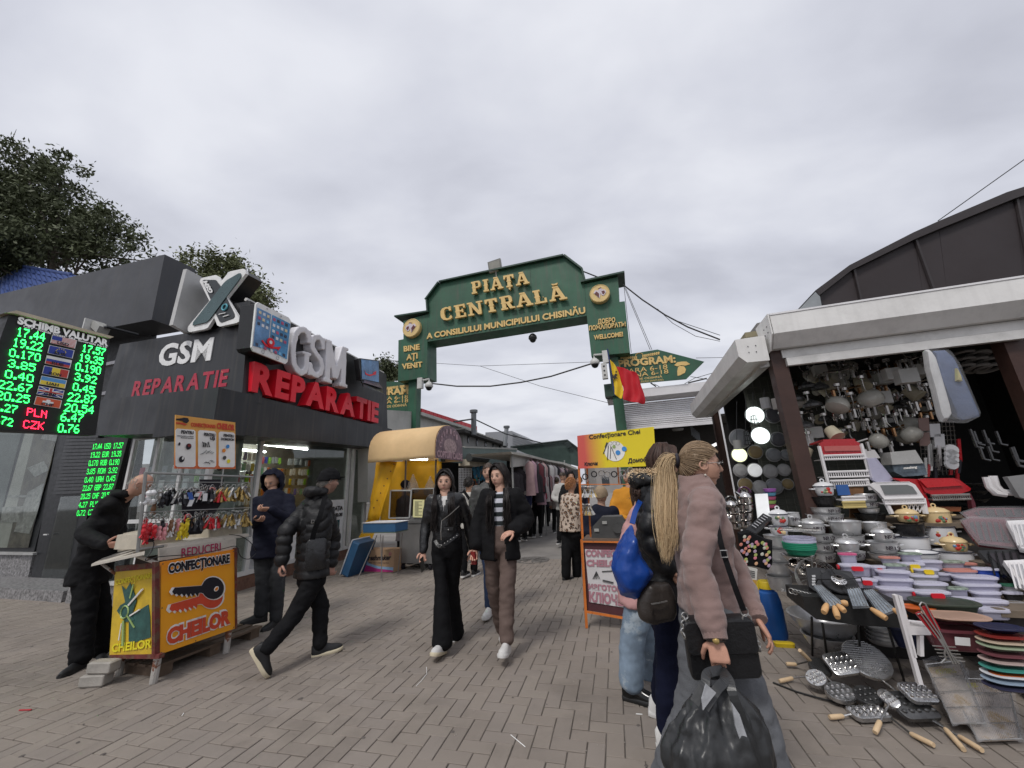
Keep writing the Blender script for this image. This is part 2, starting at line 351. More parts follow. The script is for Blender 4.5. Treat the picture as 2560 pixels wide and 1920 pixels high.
# western slab letters: strokes + slabs, in a 10 x 14 cell
def slab(ch):
 R=[];T=lambda x0,y0,x1,y1:R.append([(x0,y0),(x1,y0),(x1,y1),(x0,y1)])
 S=lambda x:(T(x-2.6,0,x+2.6,1.7),T(x-2.6,12.3,x+2.6,14),T(x-1.5,1.5,x+1.5,12.5),R.append([(x-2.2,7),(x-1.4,8),(x+1.4,8),(x+2.2,7),(x+1.4,6),(x-1.4,6)]))
 D=lambda a,b,w:R.append([(a[0]-w/2,a[1]),(a[0]+w/2,a[1]),(b[0]+w/2,b[1]),(b[0]-w/2,b[1])])
 if ch=='I': S(3); return R,6
 if ch in 'PR':
  S(3); T(3,12.3,7.5,14); T(3,6,7.5,7.6); R.append([(6.8,6),(8.6,6.4),(9.7,8),(9.7,12),(8.6,13.7),(6.8,14),(6.8,12.2),(7.3,11.5),(7.3,8.3),(6.8,7.6)])
  if ch=='R': D((8.6,0),(6,7),2.8); T(7.0,0,11.2,1.7); return R,11
  return R,10
 if ch=='A' or ch=='Ă':
  D((1.8,.8),(5.2,14),2.0); D((9.6,.8),(5.8,14),3.0); T(2.8,4.0,8.6,5.4); T(-.4,0,4,1.7); T(6.6,0,12,1.7); T(3.2,12.8,7.2,14.2)
  if ch=='Ă': R.append([(3,17.4),(4,15.6),(7,15.6),(8,17.4),(6.8,17.2),(5.5,16.8),(4.2,17.2)])
  return R,11
 if ch in 'TȚ':
  T(.2,12.0,9.8,14); R.append([(.2,12.2),(.2,9.6),(1.4,9.6),(2.2,12.2)]); R.append([(7.8,12.2),(8.6,9.6),(9.8,9.6),(9.8,12.2)]); T(3.5,1.5,6.5,12.5); T(2.2,0,7.8,1.7); R.append([(2.7,7),(3.6,8),(6.4,8),(7.3,7),(6.4,6),(3.6,6)])
  if ch=='Ț': R.append([(4.2,-.8),(6,-.8),(5.6,-3.4),(4.4,-2.8)])
  return R,10
 if ch=='C':
  R.append([(9,4.2),(9.4,1.6),(8,.3),(5,-.2),(2,.8),(.4,3.5),(.1,7),(.4,10.5),(2,13.2),(5,14.2),(7,13.6),(6.6,12.2),(5,12.5),(3.8,11),(3.3,7),(3.8,3),(5.3,1.6),(7,2.0),(8,4.2)]); T(7.6,9.6,9.3,14.2); R.append([(6.8,13.4),(6.8,12.2),(8,10),(8,13)]); return R,10
 if ch=='E':
  S(3); T(3,12.2,9.2,14); T(3,0,9.2,1.8); T(3,6.3,7.6,7.8); T(8,9.8,9.4,14); T(8,0,9.4,4.2); T(6.4,5.2,7.7,8.9); return R,10
 if ch=='L': S(3); T(3,0,9.2,1.8); T(7.9,0,9.4,4.8); return R,10
 if ch=='N': T(1,1,3,13); T(8.4,1,10.4,13.4); R.append([(.6,14),(3.6,14),(10.4,0),(7.6,0)]); T(-.4,0,4.2,1.6); T(7,12.4,12,14); T(-.4,12.4,3.2,14); return R,12
def western(s,a,b,c):
 A=PG(z1(*a));B=PG(z1(*b));C=PG(z1(*c)); tot=sum(slab(ch)[1]+1.6 for ch in s)-1.6; ex=(B-A)/tot; ey=(C-A)/14; x=0
 for ch in s:
  R,w=slab(ch); mb=MB()
  for i,pl in enumerate(R):
   dd=.075+.0015*i; q=[A+ex*(x+px)+ey*py-GV*.05 for px,py in pl]; mb.prism(q,-GV*dd)
  for px in (3,w-3 if w>9 else 3): mb.cyl(A+ex*(x+px)+ey*7,A+ex*(x+px)+ey*7-GV*.06,.012,5)
  obj('letter',mb,gold,gate,label='gold letter %s'%ch); x+=w+1.6
western('PIAȚA',(586,315),(958,246),(580,238)); western('CENTRALĂ',(388,490),(1203,347),(378,408))
# emblem discs
for cx,cy,r,fl in ((193,535,56,1),(1422,312,66,-1)):
 c=PG(z1(cx,cy)); rr=(PG(z1(cx+r,cy))-c).length
 mb=MB(); mb.lathe(c-GV*.004,[(rr,0),(rr,.12),(rr*.93,.14),(rr*.9,.13),(0,.13)],32,axis=-GV,xd=UP); e_=obj('emblem_disc',mb,M('emblem_cream',(.68,.5,.22),.5),gate,smooth=True)
 mb=MB(); k=rr/10; F=lambda pts,t:mb.prism([c-GV*(.138)+GU*(x*k*fl*-1)+UP*(y*k) for x,y in pts],-GV*t)
 mb.mat(M('emblem_lilac',(.62,.55,.6),.5)); F([(-6,1),(-4,4),(-1,3),(0,4.6),(2,5.6),(3,3.5),(5.5,3),(6.5,0),(4,-3.4),(2,-3),(1,0),(-.4,-5.6),(-3,-3),(-4,0)],.01)
 mb.mat(M('emblem_maroon',(.12,.03,.03),.5)); F([(-5,0),(-3,2.4),(-.5,-.5),(-1,-5),(-3,-2.4)],.014); F([(2,1.6),(4.6,1.8),(5.4,-.2),(3.8,-2.4),(2.6,-1.4)],.014); F([(-1,5.2),(1.6,6),(2.6,5.2),(.4,4.6)],.014)
 obj('emblem',mb,None,e_)
# posts
for a,b,w in (((1015,950),(1040,1200),.3),((1520,900),(1545,1250),.26)):
 A=PG(*a); mb=MB(); mb.obox(Vector((A.x,A.y,0))+GV*.15,GU*w,GV*.26,UP*(A.z+.1)); obj('post',mb,green,gate)
# bracket box part-way up the right post
A=PG(1512,990); mb=MB(); mb.obox(A+GV*.1,GU*.42,GV*.34,UP*.34); obj('post_collar',mb,dgreen,gate)
# floodlight on top
c=PG(z1(738,130)); mb=MB(); mb.cbox(c-GV*.1,GU*.42+UP*.05,UP*.3-GV*.12,GV*.08); mb.mats=[]
fl_=thing('floodlight',c-UP*.3,'small grey floodlight on top of the green arch above its lettering','floodlight')
obj('housing',mb,M('lamp_grey',(.35,.35,.33),.5),fl_); mb=MB(); mb.cbox(c-GV*.145,GU*.34+UP*.04,UP*.22-GV*.09,GV*.01); obj('lamp_glass',mb,M('lamp_glass_grey',(.5,.5,.45),.25),fl_)
mb=MB(); mb.tube([c-UP*.1-GV*.05,c-UP*.32],.02,6); obj('bracket',mb,M('lamp_grey'),fl_)
# CCTV domes
def cctv(p,label,arm=None):
 t=thing('security_camera',p,label,'security camera'); mb=MB(); mb.lathe(p,[(.02,.16),(.06,.14),(.12,.07),(.13,.0),(.11,-.03)],16); obj('housing',mb,M('cctv_white',(.55,.55,.53),.4) if arm else M('cctv_dark',(.03,.03,.03),.4),t,smooth=True)
 mb=MB(); mb.ball(p-UP*.03,(.1,.1,.1),14); obj('dome',mb,M('black_gloss',(.01,.01,.01),.12),t,smooth=True)
 if arm is not None:
  mb=MB(); mb.tube([p+UP*.14,p+UP*.24,p+UP*.22+arm],.03,8); mb.cbox(p+UP*.14+arm,GU*.16,GV*.12,UP*.34); obj('mount',mb,M('cctv_white'),t)
cctv(PG(z1(296,912)),'white dome security camera under the left leg block of the green arch',-GU*.3)
cctv(PG(z1(1388,760)),'white dome security camera under the right leg block of the green arch',GU*.3)
cctv(PG(z1(962,572))+GV*.3,'black dome security camera hanging under the middle of the arch beam')
# grey junction box on the right post
c=PG(z1(1453,815))-GV*.05; t=thing('junction_box',c,'pale grey junction box with three round sockets on the right gate post','junction box')
mb=MB(); mb.cbox(c,GU*.14,GV*.14,UP*.42); obj('case',mb,M('cctv_white'),t)
for k in (-1,0,1):
 mb=MB(); mb.cyl(c-GV*.07+UP*(.12*k),c-GV*.076+UP*(.12*k),.025,10); obj('socket',mb,M('cctv_dark'),t)
# programme sign boards each side of the gate
def board(pts,plane,label,th=.05):
 t=thing('programme_sign',plane(pts[0])+GV*.3,label,'sign'); mb=MB(); mb.prism([plane(p) for p in pts],GV*th); obj('panel',mb,green,t); return t
PB=PV(10.35)
t=board([z1(1530,712),z1(1800,668),z1(2108,748),z1(1990,862),z1(1700,888),z1(1535,905)],PB,'green arrow shaped opening hours sign to the right of the gate behind the flag')
def tx(s,a,b,c,m=gold,par=t,pl=PB,zz=z1,**k):
 mb=MB(); tpx(mb,s,pl,zz(*a),zz(*b),zz(*c),**k); obj('lettering',mb,m,par)
tx('PROGRAM:',(1543,785),(1922,752),(1538,742),bold=.04,depth=.02); tx('VARA 6-18',(1570,830),(1866,795),(1568,802),bold=.005,depth=.015); tx('IARNA 6-18',(1560,862),(1873,825),(1558,836),bold=.005,depth=.015)
tx('FĂRĂ ZI DE ODIHNĂ',(1560,880),(1832,852),(1560,868),bold=.02); tx('( CU EXCEPȚIA ZILELE SANITARE)',(1560,897),(1840,872),(1560,886),bold=.0)
def blob(zz,pl,pts,m,par,name='ornament',d=.012):
 mb=MB(); mb.prism([pl(zz(*p)) for p in pts],-GV*d); obj(name,mb,m,par)
blob(z1,PB,[(1935,785),(1945,776),(1975,780),(1988,800),(1980,822),(1950,838),(1932,842),(1930,812)],gold,t)
blob(z1,PB,[(1910,772),(1930,752),(1965,748),(1990,748),(2015,765),(1985,775),(1955,772),(1930,780)],gold,t)
def vine(zz,pl,x0,y0,x1,y1,par):
 mb=MB(); n=9
 for i in range(n):
  for s_ in (-1,1):
   x=x0+(x1-x0)*i/n; y=y0+(y1-y0)*i/n; a=pl(zz(x,y)); b=pl(zz(x+(x1-x0)/n*.8,y+s_*9)); d=(b-a); nn=d.cross(GV).normalized()*.022
   mb.prism([a,a+d*.5+nn,b,a+d*.5-nn],-GV*.01)
 mb.tube([pl(zz(x0,y0))-GV*.006,pl(zz(x1,y1))-GV*.006],.01,4); obj('ornament',mb,gold,par)
vine(z1,PB,1665,722,1555,722,t); vine(z1,PB,1700,712,1815,690,t)
mb=MB(); mb.torus(PB(z1(1681,714))-GV*.008,GV,.1,.01,12,4); obj('ornament',mb,gold,t)
t=board([z1(-60,880),z1(186,880),z1(186,1062),z1(-60,1140)],PB,'green opening hours sign to the left of the gate partly hidden by the shop')
tx('PROGRAM:',(-150,975),(183,960),(-150,935),bold=.04,depth=.02,par=t); tx('VARA 6-18',(-70,1010),(160,990),(-70,988),par=t,bold=.005,depth=.015); tx('IARNA 6-18',(-95,1035),(162,1015),(-95,1013),par=t,bold=.005,depth=.015); tx('FĂRĂ ZI DE ODIHNĂ',(-70,1060),(150,1040),(-70,1045),par=t)
vine(z1,PB,95,915,10,925,t); vine(z1,PB,105,912,165,908,t)
# flag (tricolour end hanging) on the right post
t=thing('flag',PG(1518,905),'yellow and red flag hanging from a blue pole on the right gate post','flag')
zf=Z(1500,860,4.424); PF=PV(9.5)
mb=MB(); mb.tube([PF(zf(82,55)),PF(zf(165,570))],.018,8); obj('flag_pole',mb,M('pole_blue',(.01,.03,.12),.4),t)
L0=[(95,150),(110,220),(125,300),(135,380),(148,470),(160,560)]; L1=[(170,235),(200,300),(225,360),(240,440),(262,500),(245,620)]
L2=[(395,310),(430,370),(450,440),(475,500),(505,620),(497,670)]
def sheet(A,B,nx,mat,name,par,amp,ph=0):
 mb=MB(); m=len(A)
 for i in range(m):
  for j in range(nx+1):
   f=j/nx; x=A[i][0]*(1-f)+B[i][0]*f; y=A[i][1]*(1-f)+B[i][1]*f
   mb.v.append(PF(zf(x,y))+GV*(amp*sin(j*1.3+i*.7+ph))+GU*(amp*.3*sin(i*2)))
 for i in range(m-1):
  for j in range(nx): a=i*(nx+1)+j; mb.f.append((a,a+1,a+nx+2,a+nx+1)); mb.m.append(0)
 o=obj(name,mb,mat,par,smooth=True,fixn=False); md=o.modifiers.new('s','SOLIDIFY'); md.thickness=.003; md=o.modifiers.new('b','SUBSURF'); md.levels=2; md.render_levels=2
sheet(L0,L1,5,M('flag_yellow',(.75,.5,.02),.6,0,.08,5,.2,30),'yellow_panel',t,.04); sheet(L1,L2,8,M('flag_red',(.5,.01,.02),.6,0,.08,5,.2,30),'red_panel',t,.05,.5)
mb=MB(); c=PF(zf(150,360))-GV*.06
for pl in ([(0,0),(8,14),(20,10),(14,0),(22,-8),(10,-6),(2,-16)],[(-8,6),(0,10),(2,-4),(-6,-8)],[(8,20),(14,26),(20,20),(12,16)]): mb.prism([PF(zf(150+x*2.2,370-y*2.6))-GV*.065 for x,y in pl],-GV*.004)
obj('emblem',mb,M('emblem_black',(.03,.02,.015),.6),t)
# cables
def cable(pts,r,label,pl=None,sag=0):
 mb=MB(); q=[]
 for a,b in zip(pts[:-1],pts[1:]):
  for i in range(10): f=i/10; q.append(a.lerp(b,f)-UP*sag*4*f*(1-f))
 q.append(pts[-1]); mb.tube(q,r,5); lab(obj('cable',mb,M('cable_black',(.02,.02,.02),.5)),label,'cable')
cable([PG(z1(*p)) for p in ((300,890),(480,910),(700,910),(900,885),(1100,845),(1362,763))],.022,'thick black cable sagging between the two gate legs')
cable([PG(z1(1300,150)),PG(z1(1440,205))],.02,'black cable running from the arch roof to its right shoulder')
cable([PG(z1(*p)) for p in ((1575,242),(1700,340),(1850,440),(2000,520),(2212,603))],.02,'thick black cable from the arch top down towards the right stall')
cable([PG(z1(*p)) for p in ((1575,240),(1720,355),(1900,470),(2212,574))],.008,'thin black cable above the thick one right of the arch')
cable([PG(z1(*p)) for p in ((1800,400),(1900,495),(2050,580),(2212,614))],.007,'thin cable below the thick one right of the arch')
for k,(a,b) in enumerate((((1580,255),(1628,690)),((1590,262),(1764,670)),((1582,258),(1752,670)))):
 cable([PG(z1(*a)),PG(z1(*b))],.007,['thin cable hanging straight down the right edge of the arch','thin cable slanting to the right end of the programme sign','thin cable slanting beside another to the programme sign'][k])
PFAR=PV(16)
cable([PFAR(960,900),PFAR(1200,915),PFAR(1480,905)],.01,'thin wire crossing behind the gate opening, nearly level')
cable([PFAR(1200,915),PFAR(1350,965),PFAR(1540,1012)],.01,'thin wire slanting down to the right behind the gate opening')
cable([PFAR(1740,895),PFAR(1860,893)],.01,'thin wire level beyond the programme sign')
cable([Plane(GV*7.5,GV)(2345,552),Plane(GV*7.5,GV)(2570,392)],.008,'grey wire slanting up over the dark arched roof at the right edge')
def glassmat(name,tint=(.9,.93,.92),rough=.02,refl=.2):
 if name in MC: return MC[name]
 m=bpy.data.materials.new(name); MC[name]=m; m.use_nodes=True; t=m.node_tree; t.nodes.clear(); n=t.nodes.new; l=t.links.new
 o=n('ShaderNodeOutputMaterial'); mx=n('ShaderNodeMixShader'); tr=n('ShaderNodeBsdfTransparent'); tr.inputs[0].default_value=(*tint,1); g=n('ShaderNodeBsdfGlossy'); g.inputs['Roughness'].default_value=rough
 f=n('ShaderNodeFresnel'); f.inputs[0].default_value=1.45; k=n('ShaderNodeMath'); k.operation='MULTIPLY'; k.use_clamp=True; l(f.outputs[0],k.inputs[0]); k.inputs[1].default_value=refl
 l(k.outputs[0],mx.inputs[0]); l(tr.outputs[0],mx.inputs[1]); l(g.outputs[0],mx.inputs[2]); l(mx.outputs[0],o.inputs[0]); return m
def poly(name,pl,pts,th,m,par=None,zz=None,dirn=None,**k):
 """a plate whose outline is read off the photo on a real plane, with thickness away from the viewer"""
 P=[pl(*(zz(*p) if zz else p)) for p in pts]; n=pl.n if dirn is None else Vector(dirn)
 if dirn is None and n.dot(CAMC-P[0])>0: n=-n
 mb=MB(); mb.prism(P,n*th); return obj(name,mb,m,par,**k)
def letters(s,pl,A,B,C,depth,m,par,zz=None,bold=.03,off=0,gap=.09,res=3,skew=0,name='letter'):
 A,B,C=[pl(*(zz(*p) if zz else p)) for p in (A,B,C)]; ws=[]
 for ch in s:
  vs,_=glyphs(ch,bold,res); ws.append((min(v[0] for v in vs),max(v[0] for v in vs)))
 tot=sum(b-a for a,b in ws)+gap*(len(s)-1); ex=(B-A)/tot; x=0
 for ch,(a,b) in zip(s,ws):
  mb=MB(); q=A+ex*x; text(mb,ch,q,q+ex*(b-a),C+ex*x,depth=depth,bold=bold,off=off or .001,res=res); obj(name,mb,m,par); x+=b-a+gap
anth=M('anthracite_panel',(.05,.052,.058),.5,.0,.1,.6,.03,30,streak=.25)
anth2=M('anthracite_face',(.02,.021,.024),.42,.0,.1,.8,.02,30,streak=.3)
blackm=M('black_frame',(.015,.016,.018),.4); greyfr=M('aluminium_white',(.62,.62,.61),.45,0,.08,5,dirt=.2)
granite=M('granite',(.2,.195,.195),.5,0,.75,24,.1,90)
wallg=M('wall_dark',(.03,.031,.034),.6)
glass=glassmat('window_glass'); glassd=glassmat('window_glass_dark',(.88,.9,.89),.05,.3)
# ================= GSM repair shop =================
PC=PS(-5.4); C0=PC(547,968); PCL=Plane(C0,-GV); shop=thing('phone_shop',Vector((C0.x-1,C0.y+1,0)),'black corner phone repair shop with white GSM and red REPARATIE letters over its glass front','shop')
poly('canopy',PC,[(547,968),(980,1073),(977,1122),(530,1080)],1.1,anth2,shop,label='dark sloping canopy over the glass front')
poly('side_canopy',Plane(C0+GV*.004,-GV),[(244,1000),(546,968),(530,1080),(244,1089)],.5,anth2,shop)
PB2=PS(-5.55); C1=PB2(618,806); PBL=Plane(C1,-GV)
poly('sign_panel',PB2,[(626,752),(966,936),(969,1078),(606,992)],.35,anth2,shop); poly('side_sign_panel',PBL,[(300,861),(619,807),(604,1000),(255,1010)],.35,anth2,shop)
mb=MB(); mb.tube([PB2(618,806),PB2(609,985)],.02,4); obj('corner_trim',mb,anth,shop)
mb=MB(); mb.tube([PB2(626,750)+UP*.03-SU*.1,PB2(966,934)+UP*.03-SU*.1],.035,5); obj('roof_trim',mb,M('trim_light',(.55,.54,.52),.5),shop)
poly('roof_panel',PS(-6.9),[(467,672),(633,762),(633,835),(470,833),(432,812)],.08,M('roof_sheet_grey',(.5,.5,.49),.5,0,.08,3,dirt=.15),shop,label='light grey side sheet of the roof behind the X sign')
z3=Z(280,640,3.072); zx=Z(300,640,5.53); zp=Z(620,740,4.88)
letters('GSM',PBL,(352,845),(760,795),(385,690),.012,M('sign_white',(.8,.8,.79),.4),shop,z3,bold=.03,gap=.06)
letters('REPARATIE',PBL,(150,1080),(880,995),(178,968),.006,M('vinyl_red',(.42,.02,.05),.45,wear=((.75,.6,.2),.62,30)),shop,z3,bold=.03,gap=.12)
redp=M('letter_red',(.75,.012,.03),.38,0,.08,2); whp=M('letter_white',(.74,.73,.76),.4,0,.06,3)
letters('REPARATIE',PS(-5.36),(42,1140),(1590,1537),(82,818),.2,redp,shop,zp,bold=.045,off=-.2,gap=.07)
def ribbon(mb,pts,w,A,ex,ey,n,d):
 for i in range(len(pts)-1):
  (x0,y0),(x1,y1)=pts[i],pts[i+1]; L_=sqrt((x1-x0)**2+(y1-y0)**2) or 1; wx,wy=w if isinstance(w,tuple) else (w,w); nx,ny=-(y1-y0)/L_*wx/2,(x1-x0)/L_*wy/2; ux,uy=(x1-x0)/L_*.12,(y1-y0)/L_*.12
  if 0<i: mb.lathe(A+ex*x0+ey*y0,[(wy*ey.length*.5,0),(wy*ey.length*.5,d-.002)],12,axis=n,xd=ex,sx=ex.length/ey.length)
  q=[(x0+nx-ux,y0+ny-uy),(x0-nx-ux,y0-ny-uy),(x1-nx+ux,y1-ny+uy),(x1+nx+ux,y1+ny+uy)]
  mb.prism([A+ex*a+ey*b for a,b in q],n*(d+.001*(i%3)))
GS={'G':([[(8,12),(7.6,13.2),(6,14),(4,13.4),(2.6,11.5),(2,8),(2,5.5),(2.6,2.2),(4,.6),(5.6,0),(7,.8),(7.6,2.5),(7.6,6.2)]],[(5.6,6,9.2,7),(7.4,10,8.8,14.3)]),
'S':([[(8,11.6),(7.4,13.2),(6,14),(4,13.4),(3,11.5),(3.2,9.4),(5,7.6),(7.2,5.8),(8,3.5),(7.4,1.2),(5.6,0),(3.8,.4),(2.6,2),(2.4,3.5)]],[(7.3,9.8,8.8,14.2),(1.4,-.4,2.9,4.2)]),
'M':([[(2.4,0),(2.4,14)],[(2.6,13.6),(5.6,2)],[(5.6,2),(8.8,13.6)],[(9,0),(9,14)]],[(.8,-.4,4.2,.9),(7.2,-.4,10.8,.9),(.8,13.3,3.4,14.4),(8,13.3,10.8,14.4)])}
for ch,a,b,c in (('G',(512,905),(760,960),(548,345)),('S',(735,950),(935,985),(755,455)),('M',(922,1028),(1215,1112),(945,520))):
 pl=PS(-5.36); A,B,C=pl(*zp(*a)),pl(*zp(*b)),pl(*zp(*c)); x0,x1={'G':(1,9.2),'S':(1.4,9),'M':(.8,10.8)}[ch]; ex=(B-A)/(x1-x0); ey=(C-A)/14.2; A=A-ex*x0; mb=MB()
 for st in GS[ch][0]: ribbon(mb,st,(2.0,2.0),A,ex,ey,-SU,.2)
 for x,y,X,Y in GS[ch][1]: mb.prism([A+ex*x+ey*y+SU*.006,A+ex*X+ey*y+SU*.006,A+ex*X+ey*Y+SU*.006,A+ex*x+ey*Y+SU*.006],-SU*.21)
 V_,_,F_=remesh(mb,.016,3); o=raw('letter',V_,F_,whp,shop); o['label']='tall white serif letter %s'%ch
# X sign on the roof edge
PX=Plane(C1-GV*.12,-GV); xs=thing('x_sign',PX(500,800),'white X shaped roof sign made of two crossed phones with a GSM mark','sign')
poly('sign_box',PX,[(935,1000),(940,975),(1235,620),(1100,350),(1115,315),(1145,300),(1320,262),(1350,275),(1390,360),(1500,225),(1530,210),(1700,175),(1735,188),(1738,240),(1470,575),(1648,860),(1645,905),(1610,925),(1380,975),(1345,960),(1302,850),(1215,990),(1170,1012),(960,1052),(938,1035)],.05,M('sign_white'),xs,zx)
poly('sign_side',Plane(C1-GV*.068,-GV),[(940,1000),(1235,622),(1105,345),(1320,268),(1390,365),(1500,232),(1700,182),(1732,240),(1468,575),(1642,870),(1640,900),(1380,968),(1302,850),(1210,990),(960,1045)],.33,M('sign_black',(.012,.012,.013),.35),xs,zx)
PXf=Plane(C1-GV*.13,-GV)
poly('black_phone',PXf,[(1140,345),(1160,328),(1320,330),(1335,345),(1400,430),(1580,800),(1582,835),(1560,860),(1400,918),(1375,905),(1320,790),(1250,600)],.008,M('screen_black',(.02,.024,.026),.3),xs,zx)
poly('teal_phone',Plane(C1-GV*.142,-GV),[(1003,960),(1010,915),(1435,370),(1480,330),(1640,238),(1668,238),(1670,275),(1655,310),(1240,870),(1190,915)],.008,M('screen_teal',(.055,.1,.105),.3,grad=(2,0,1.2,(.04,.075,.08))),xs,zx)
mb=MB(); text(mb,'GSM',PXf(*zx(1300,510)),PXf(*zx(1210,345)),PXf(*zx(1245,520)),depth=.003,bold=.05,off=.012); obj('lettering',mb,M('sign_white'),xs)
mb=MB(); mb.torus(PXf(*zx(1455,712))-GV*.012,GV,.055,.014,16,5); obj('ring_logo',mb,M('logo_blue',(.12,.42,.5),.4),xs)
for a,b in (((1375,812),(1470,790)),((1435,845),(1515,820))):
 mb=MB(); mb.tube([PXf(*zx(*a))-GV*.012,PXf(*zx(*b))-GV*.012],.009,4); obj('white_bar',mb,M('sign_white'),xs)
mb=MB(); mb.tube([PX(*zx(1000,925))+GV*.15,PX(*zx(600,925))+GV*.2],.055,8); obj('support_arm',mb,blackm,xs)
for a,b in (((1700,790),(1810,830)),((1740,920),(1830,840)),((1700,900),(1810,860))):
 mb=MB(); mb.tube([PX(*zx(*a))+GV*.3,PX(*zx(*b))+GV*.3],.015,5); obj('support_rod',mb,blackm,xs)
# phone pair board
PP=PS(-5.15); ph=thing('phone_sign',PP(*zp(270,830)),'upright lightbox sign showing two white smartphones side by side with a red arrow','sign')
poly('lightbox',PP,[(100,95),(125,75),(495,262),(522,300),(485,800),(455,830),(70,675),(45,625)],.03,M('sign_white'),ph,zp)
poly('box_side',PS(-5.183),[(96,100),(125,82),(495,268),(518,300),(482,800),(455,822),(72,668),(48,625)],.3,M('sign_black'),ph,zp)
scr=M('screen_blue',(.14,.28,.5),.25,0,.4,4); scr2=M('screen_sky',(.10,.3,.55),.25,0,.3,3)
poly('screen',PS(-5.14),[(118,140),(283,222),(245,652),(65,608)],.004,scr,ph,zp,label='left phone screen'); poly('screen',PS(-5.14),[(300,230),(517,338),(475,770),(255,655)],.004,scr2,ph,zp,label='right phone screen')
icol=[M('icon_%d'%i,c,.3) for i,c in enumerate([(.7,.72,.75),(.05,.06,.1),(.75,.75,.78),(.5,.1,.2),(.2,.5,.8),(.7,.6,.4)])]
def icon(x,y,w=15,h=17,m=None):
 poly('app_icon',PS(-5.135),[(x-w,y-h-w*.45),(x+w,y-h+w*.45),(x+w-2,y+h+w*.45),(x-w-2,y+h-w*.45)],.003,m or R_.choice(icol),ph,zp)
for i in range(4):
 for j in range(4): icon(325+j*49-i*6,288+j*22+i*70)
for i in range(3):
 for j in range(3): icon(150+j*50-i*8,200+j*25+i*68)
for j in range(4): icon(290+j*50,668+j*18,m=icol[(0,3,4,1)[j]])
for j in range(3): icon(110+j*52,590+j*24,m=icol[(1,4,3)[j]])
poly('red_arrow',PS(-5.128),[(165,545),(180,535),(215,580),(270,612),(350,622),(405,618),(370,668),(362,648),(280,640),(215,612)],.004,redp,ph,zp)
mb=MB(); mb.lathe(PS(-5.125)(*zp(275,565)),[(.075,0),(.075,.01),(0,.01)],16,axis=SU); obj('red_dot',mb,redp,ph); mb=MB(); mb.lathe(PS(-5.11)(*zp(278,565)),[(.03,0),(.03,.004),(0,.004)],12,axis=SU); obj('white_dot',mb,whp,ph)
for c in ((185,680),(362,755),(235,155),(405,245)):
 p=PS(-5.135)(*zp(*c)); mb=MB(); mb.torus(p,SU,.03 if c[1]>400 else .012,.004,10,4); obj('button_ring',mb,M('icon_grey',(.4,.4,.42),.4),ph)
# laptop board
lt=thing('laptop_sign',PS(-5.2)(*zp(1480,1100)),'small sign shaped like an open laptop at the far end of the phone shop front','sign')
poly('screen_case',PS(-5.2),[(1345,765),(1365,758),(1600,788),(1608,1068),(1380,1022)],.12,M('sign_black'),lt,zp); poly('screen',PS(-5.19),[(1382,772),(1593,797),(1598,1052),(1392,1010)],.004,scr,lt,zp)
poly('red_arrow',PS(-5.18),[(1425,905),(1440,940),(1480,958),(1530,950),(1525,935),(1565,915),(1560,960),(1545,962),(1490,978),(1435,958)],.004,redp,lt,zp)
a,b,c,d=[PS(-5.2)(*zp(*p)) for p in ((1382,1025),(1606,1075),(1500,1208),(1235,1115))]; mb=MB(); mb.prism([a,b,c+SU*.35,d+SU*.35],-UP*.05); obj('keyboard_case',mb,M('sign_black'),lt)
a2=a.lerp(d,.15)+SU*.05; mb=MB(); mb.prism([a.lerp(b,.1)+UP*.004+SU*.03,a.lerp(b,.9)+UP*.004+SU*.03,c.lerp(b,.5)+SU*.2+UP*.004,d.lerp(a,.5)+SU*.2+UP*.004],UP*.004); obj('keyboard',mb,M('icon_1b',(.08,.06,.08),.4,0,.5,30),lt)
# storefront: base, frames, panes, door
O=-6.0; s0=4.95; s1=PS(O)(935,1140).dot(SV); zb,zt=.22,2.62
mb=MB(); mb.obox(ss(O-.12,s0,0),SU*.14,SV*(s1-s0),UP*zb); obj('brick_base',mb,M('brick_strip',(.16,.085,.06),.85,0,.3,14,.4,60,dirt=.4),shop)
def svx(x,y): return PS(O)(x,y).dot(SV)
xsv=[s0,svx(652,1110),svx(872,1130),svx(884,1135),s1-.35,s1]
for k,x in enumerate(xsv): mb=MB(); mb.obox(ss(O-.03,x-.035,zb),SU*.07,SV*.07,UP*(zt-zb)); obj('window_post',mb,greyfr,shop)
for z_,h_ in ((zb,.07),(zt-.07,.07)):
 mb=MB(); mb.obox(ss(O-.028,s0,z_),SU*.06,SV*(s1-s0),UP*h_); obj('window_rail',mb,greyfr,shop)
for a,b in ((0,1),(1,2),(3,4)): mb=MB(); mb.obox(ss(O-.004,xsv[a]+.03,zb+.06),SU*.006,SV*(xsv[b]-xsv[a]-.06),UP*(zt-zb-.12)); obj('window_pane',mb,glass,shop)
mb=MB(); mb.obox(ss(O+.035,xsv[4]-.12,1.15),SU*.05,SV*.02,UP*.02); mb.obox(ss(O+.07,xsv[4]-.12,1.15),SU*.02,SV*.12,UP*.02); obj('door_handle',mb,greyfr,shop)
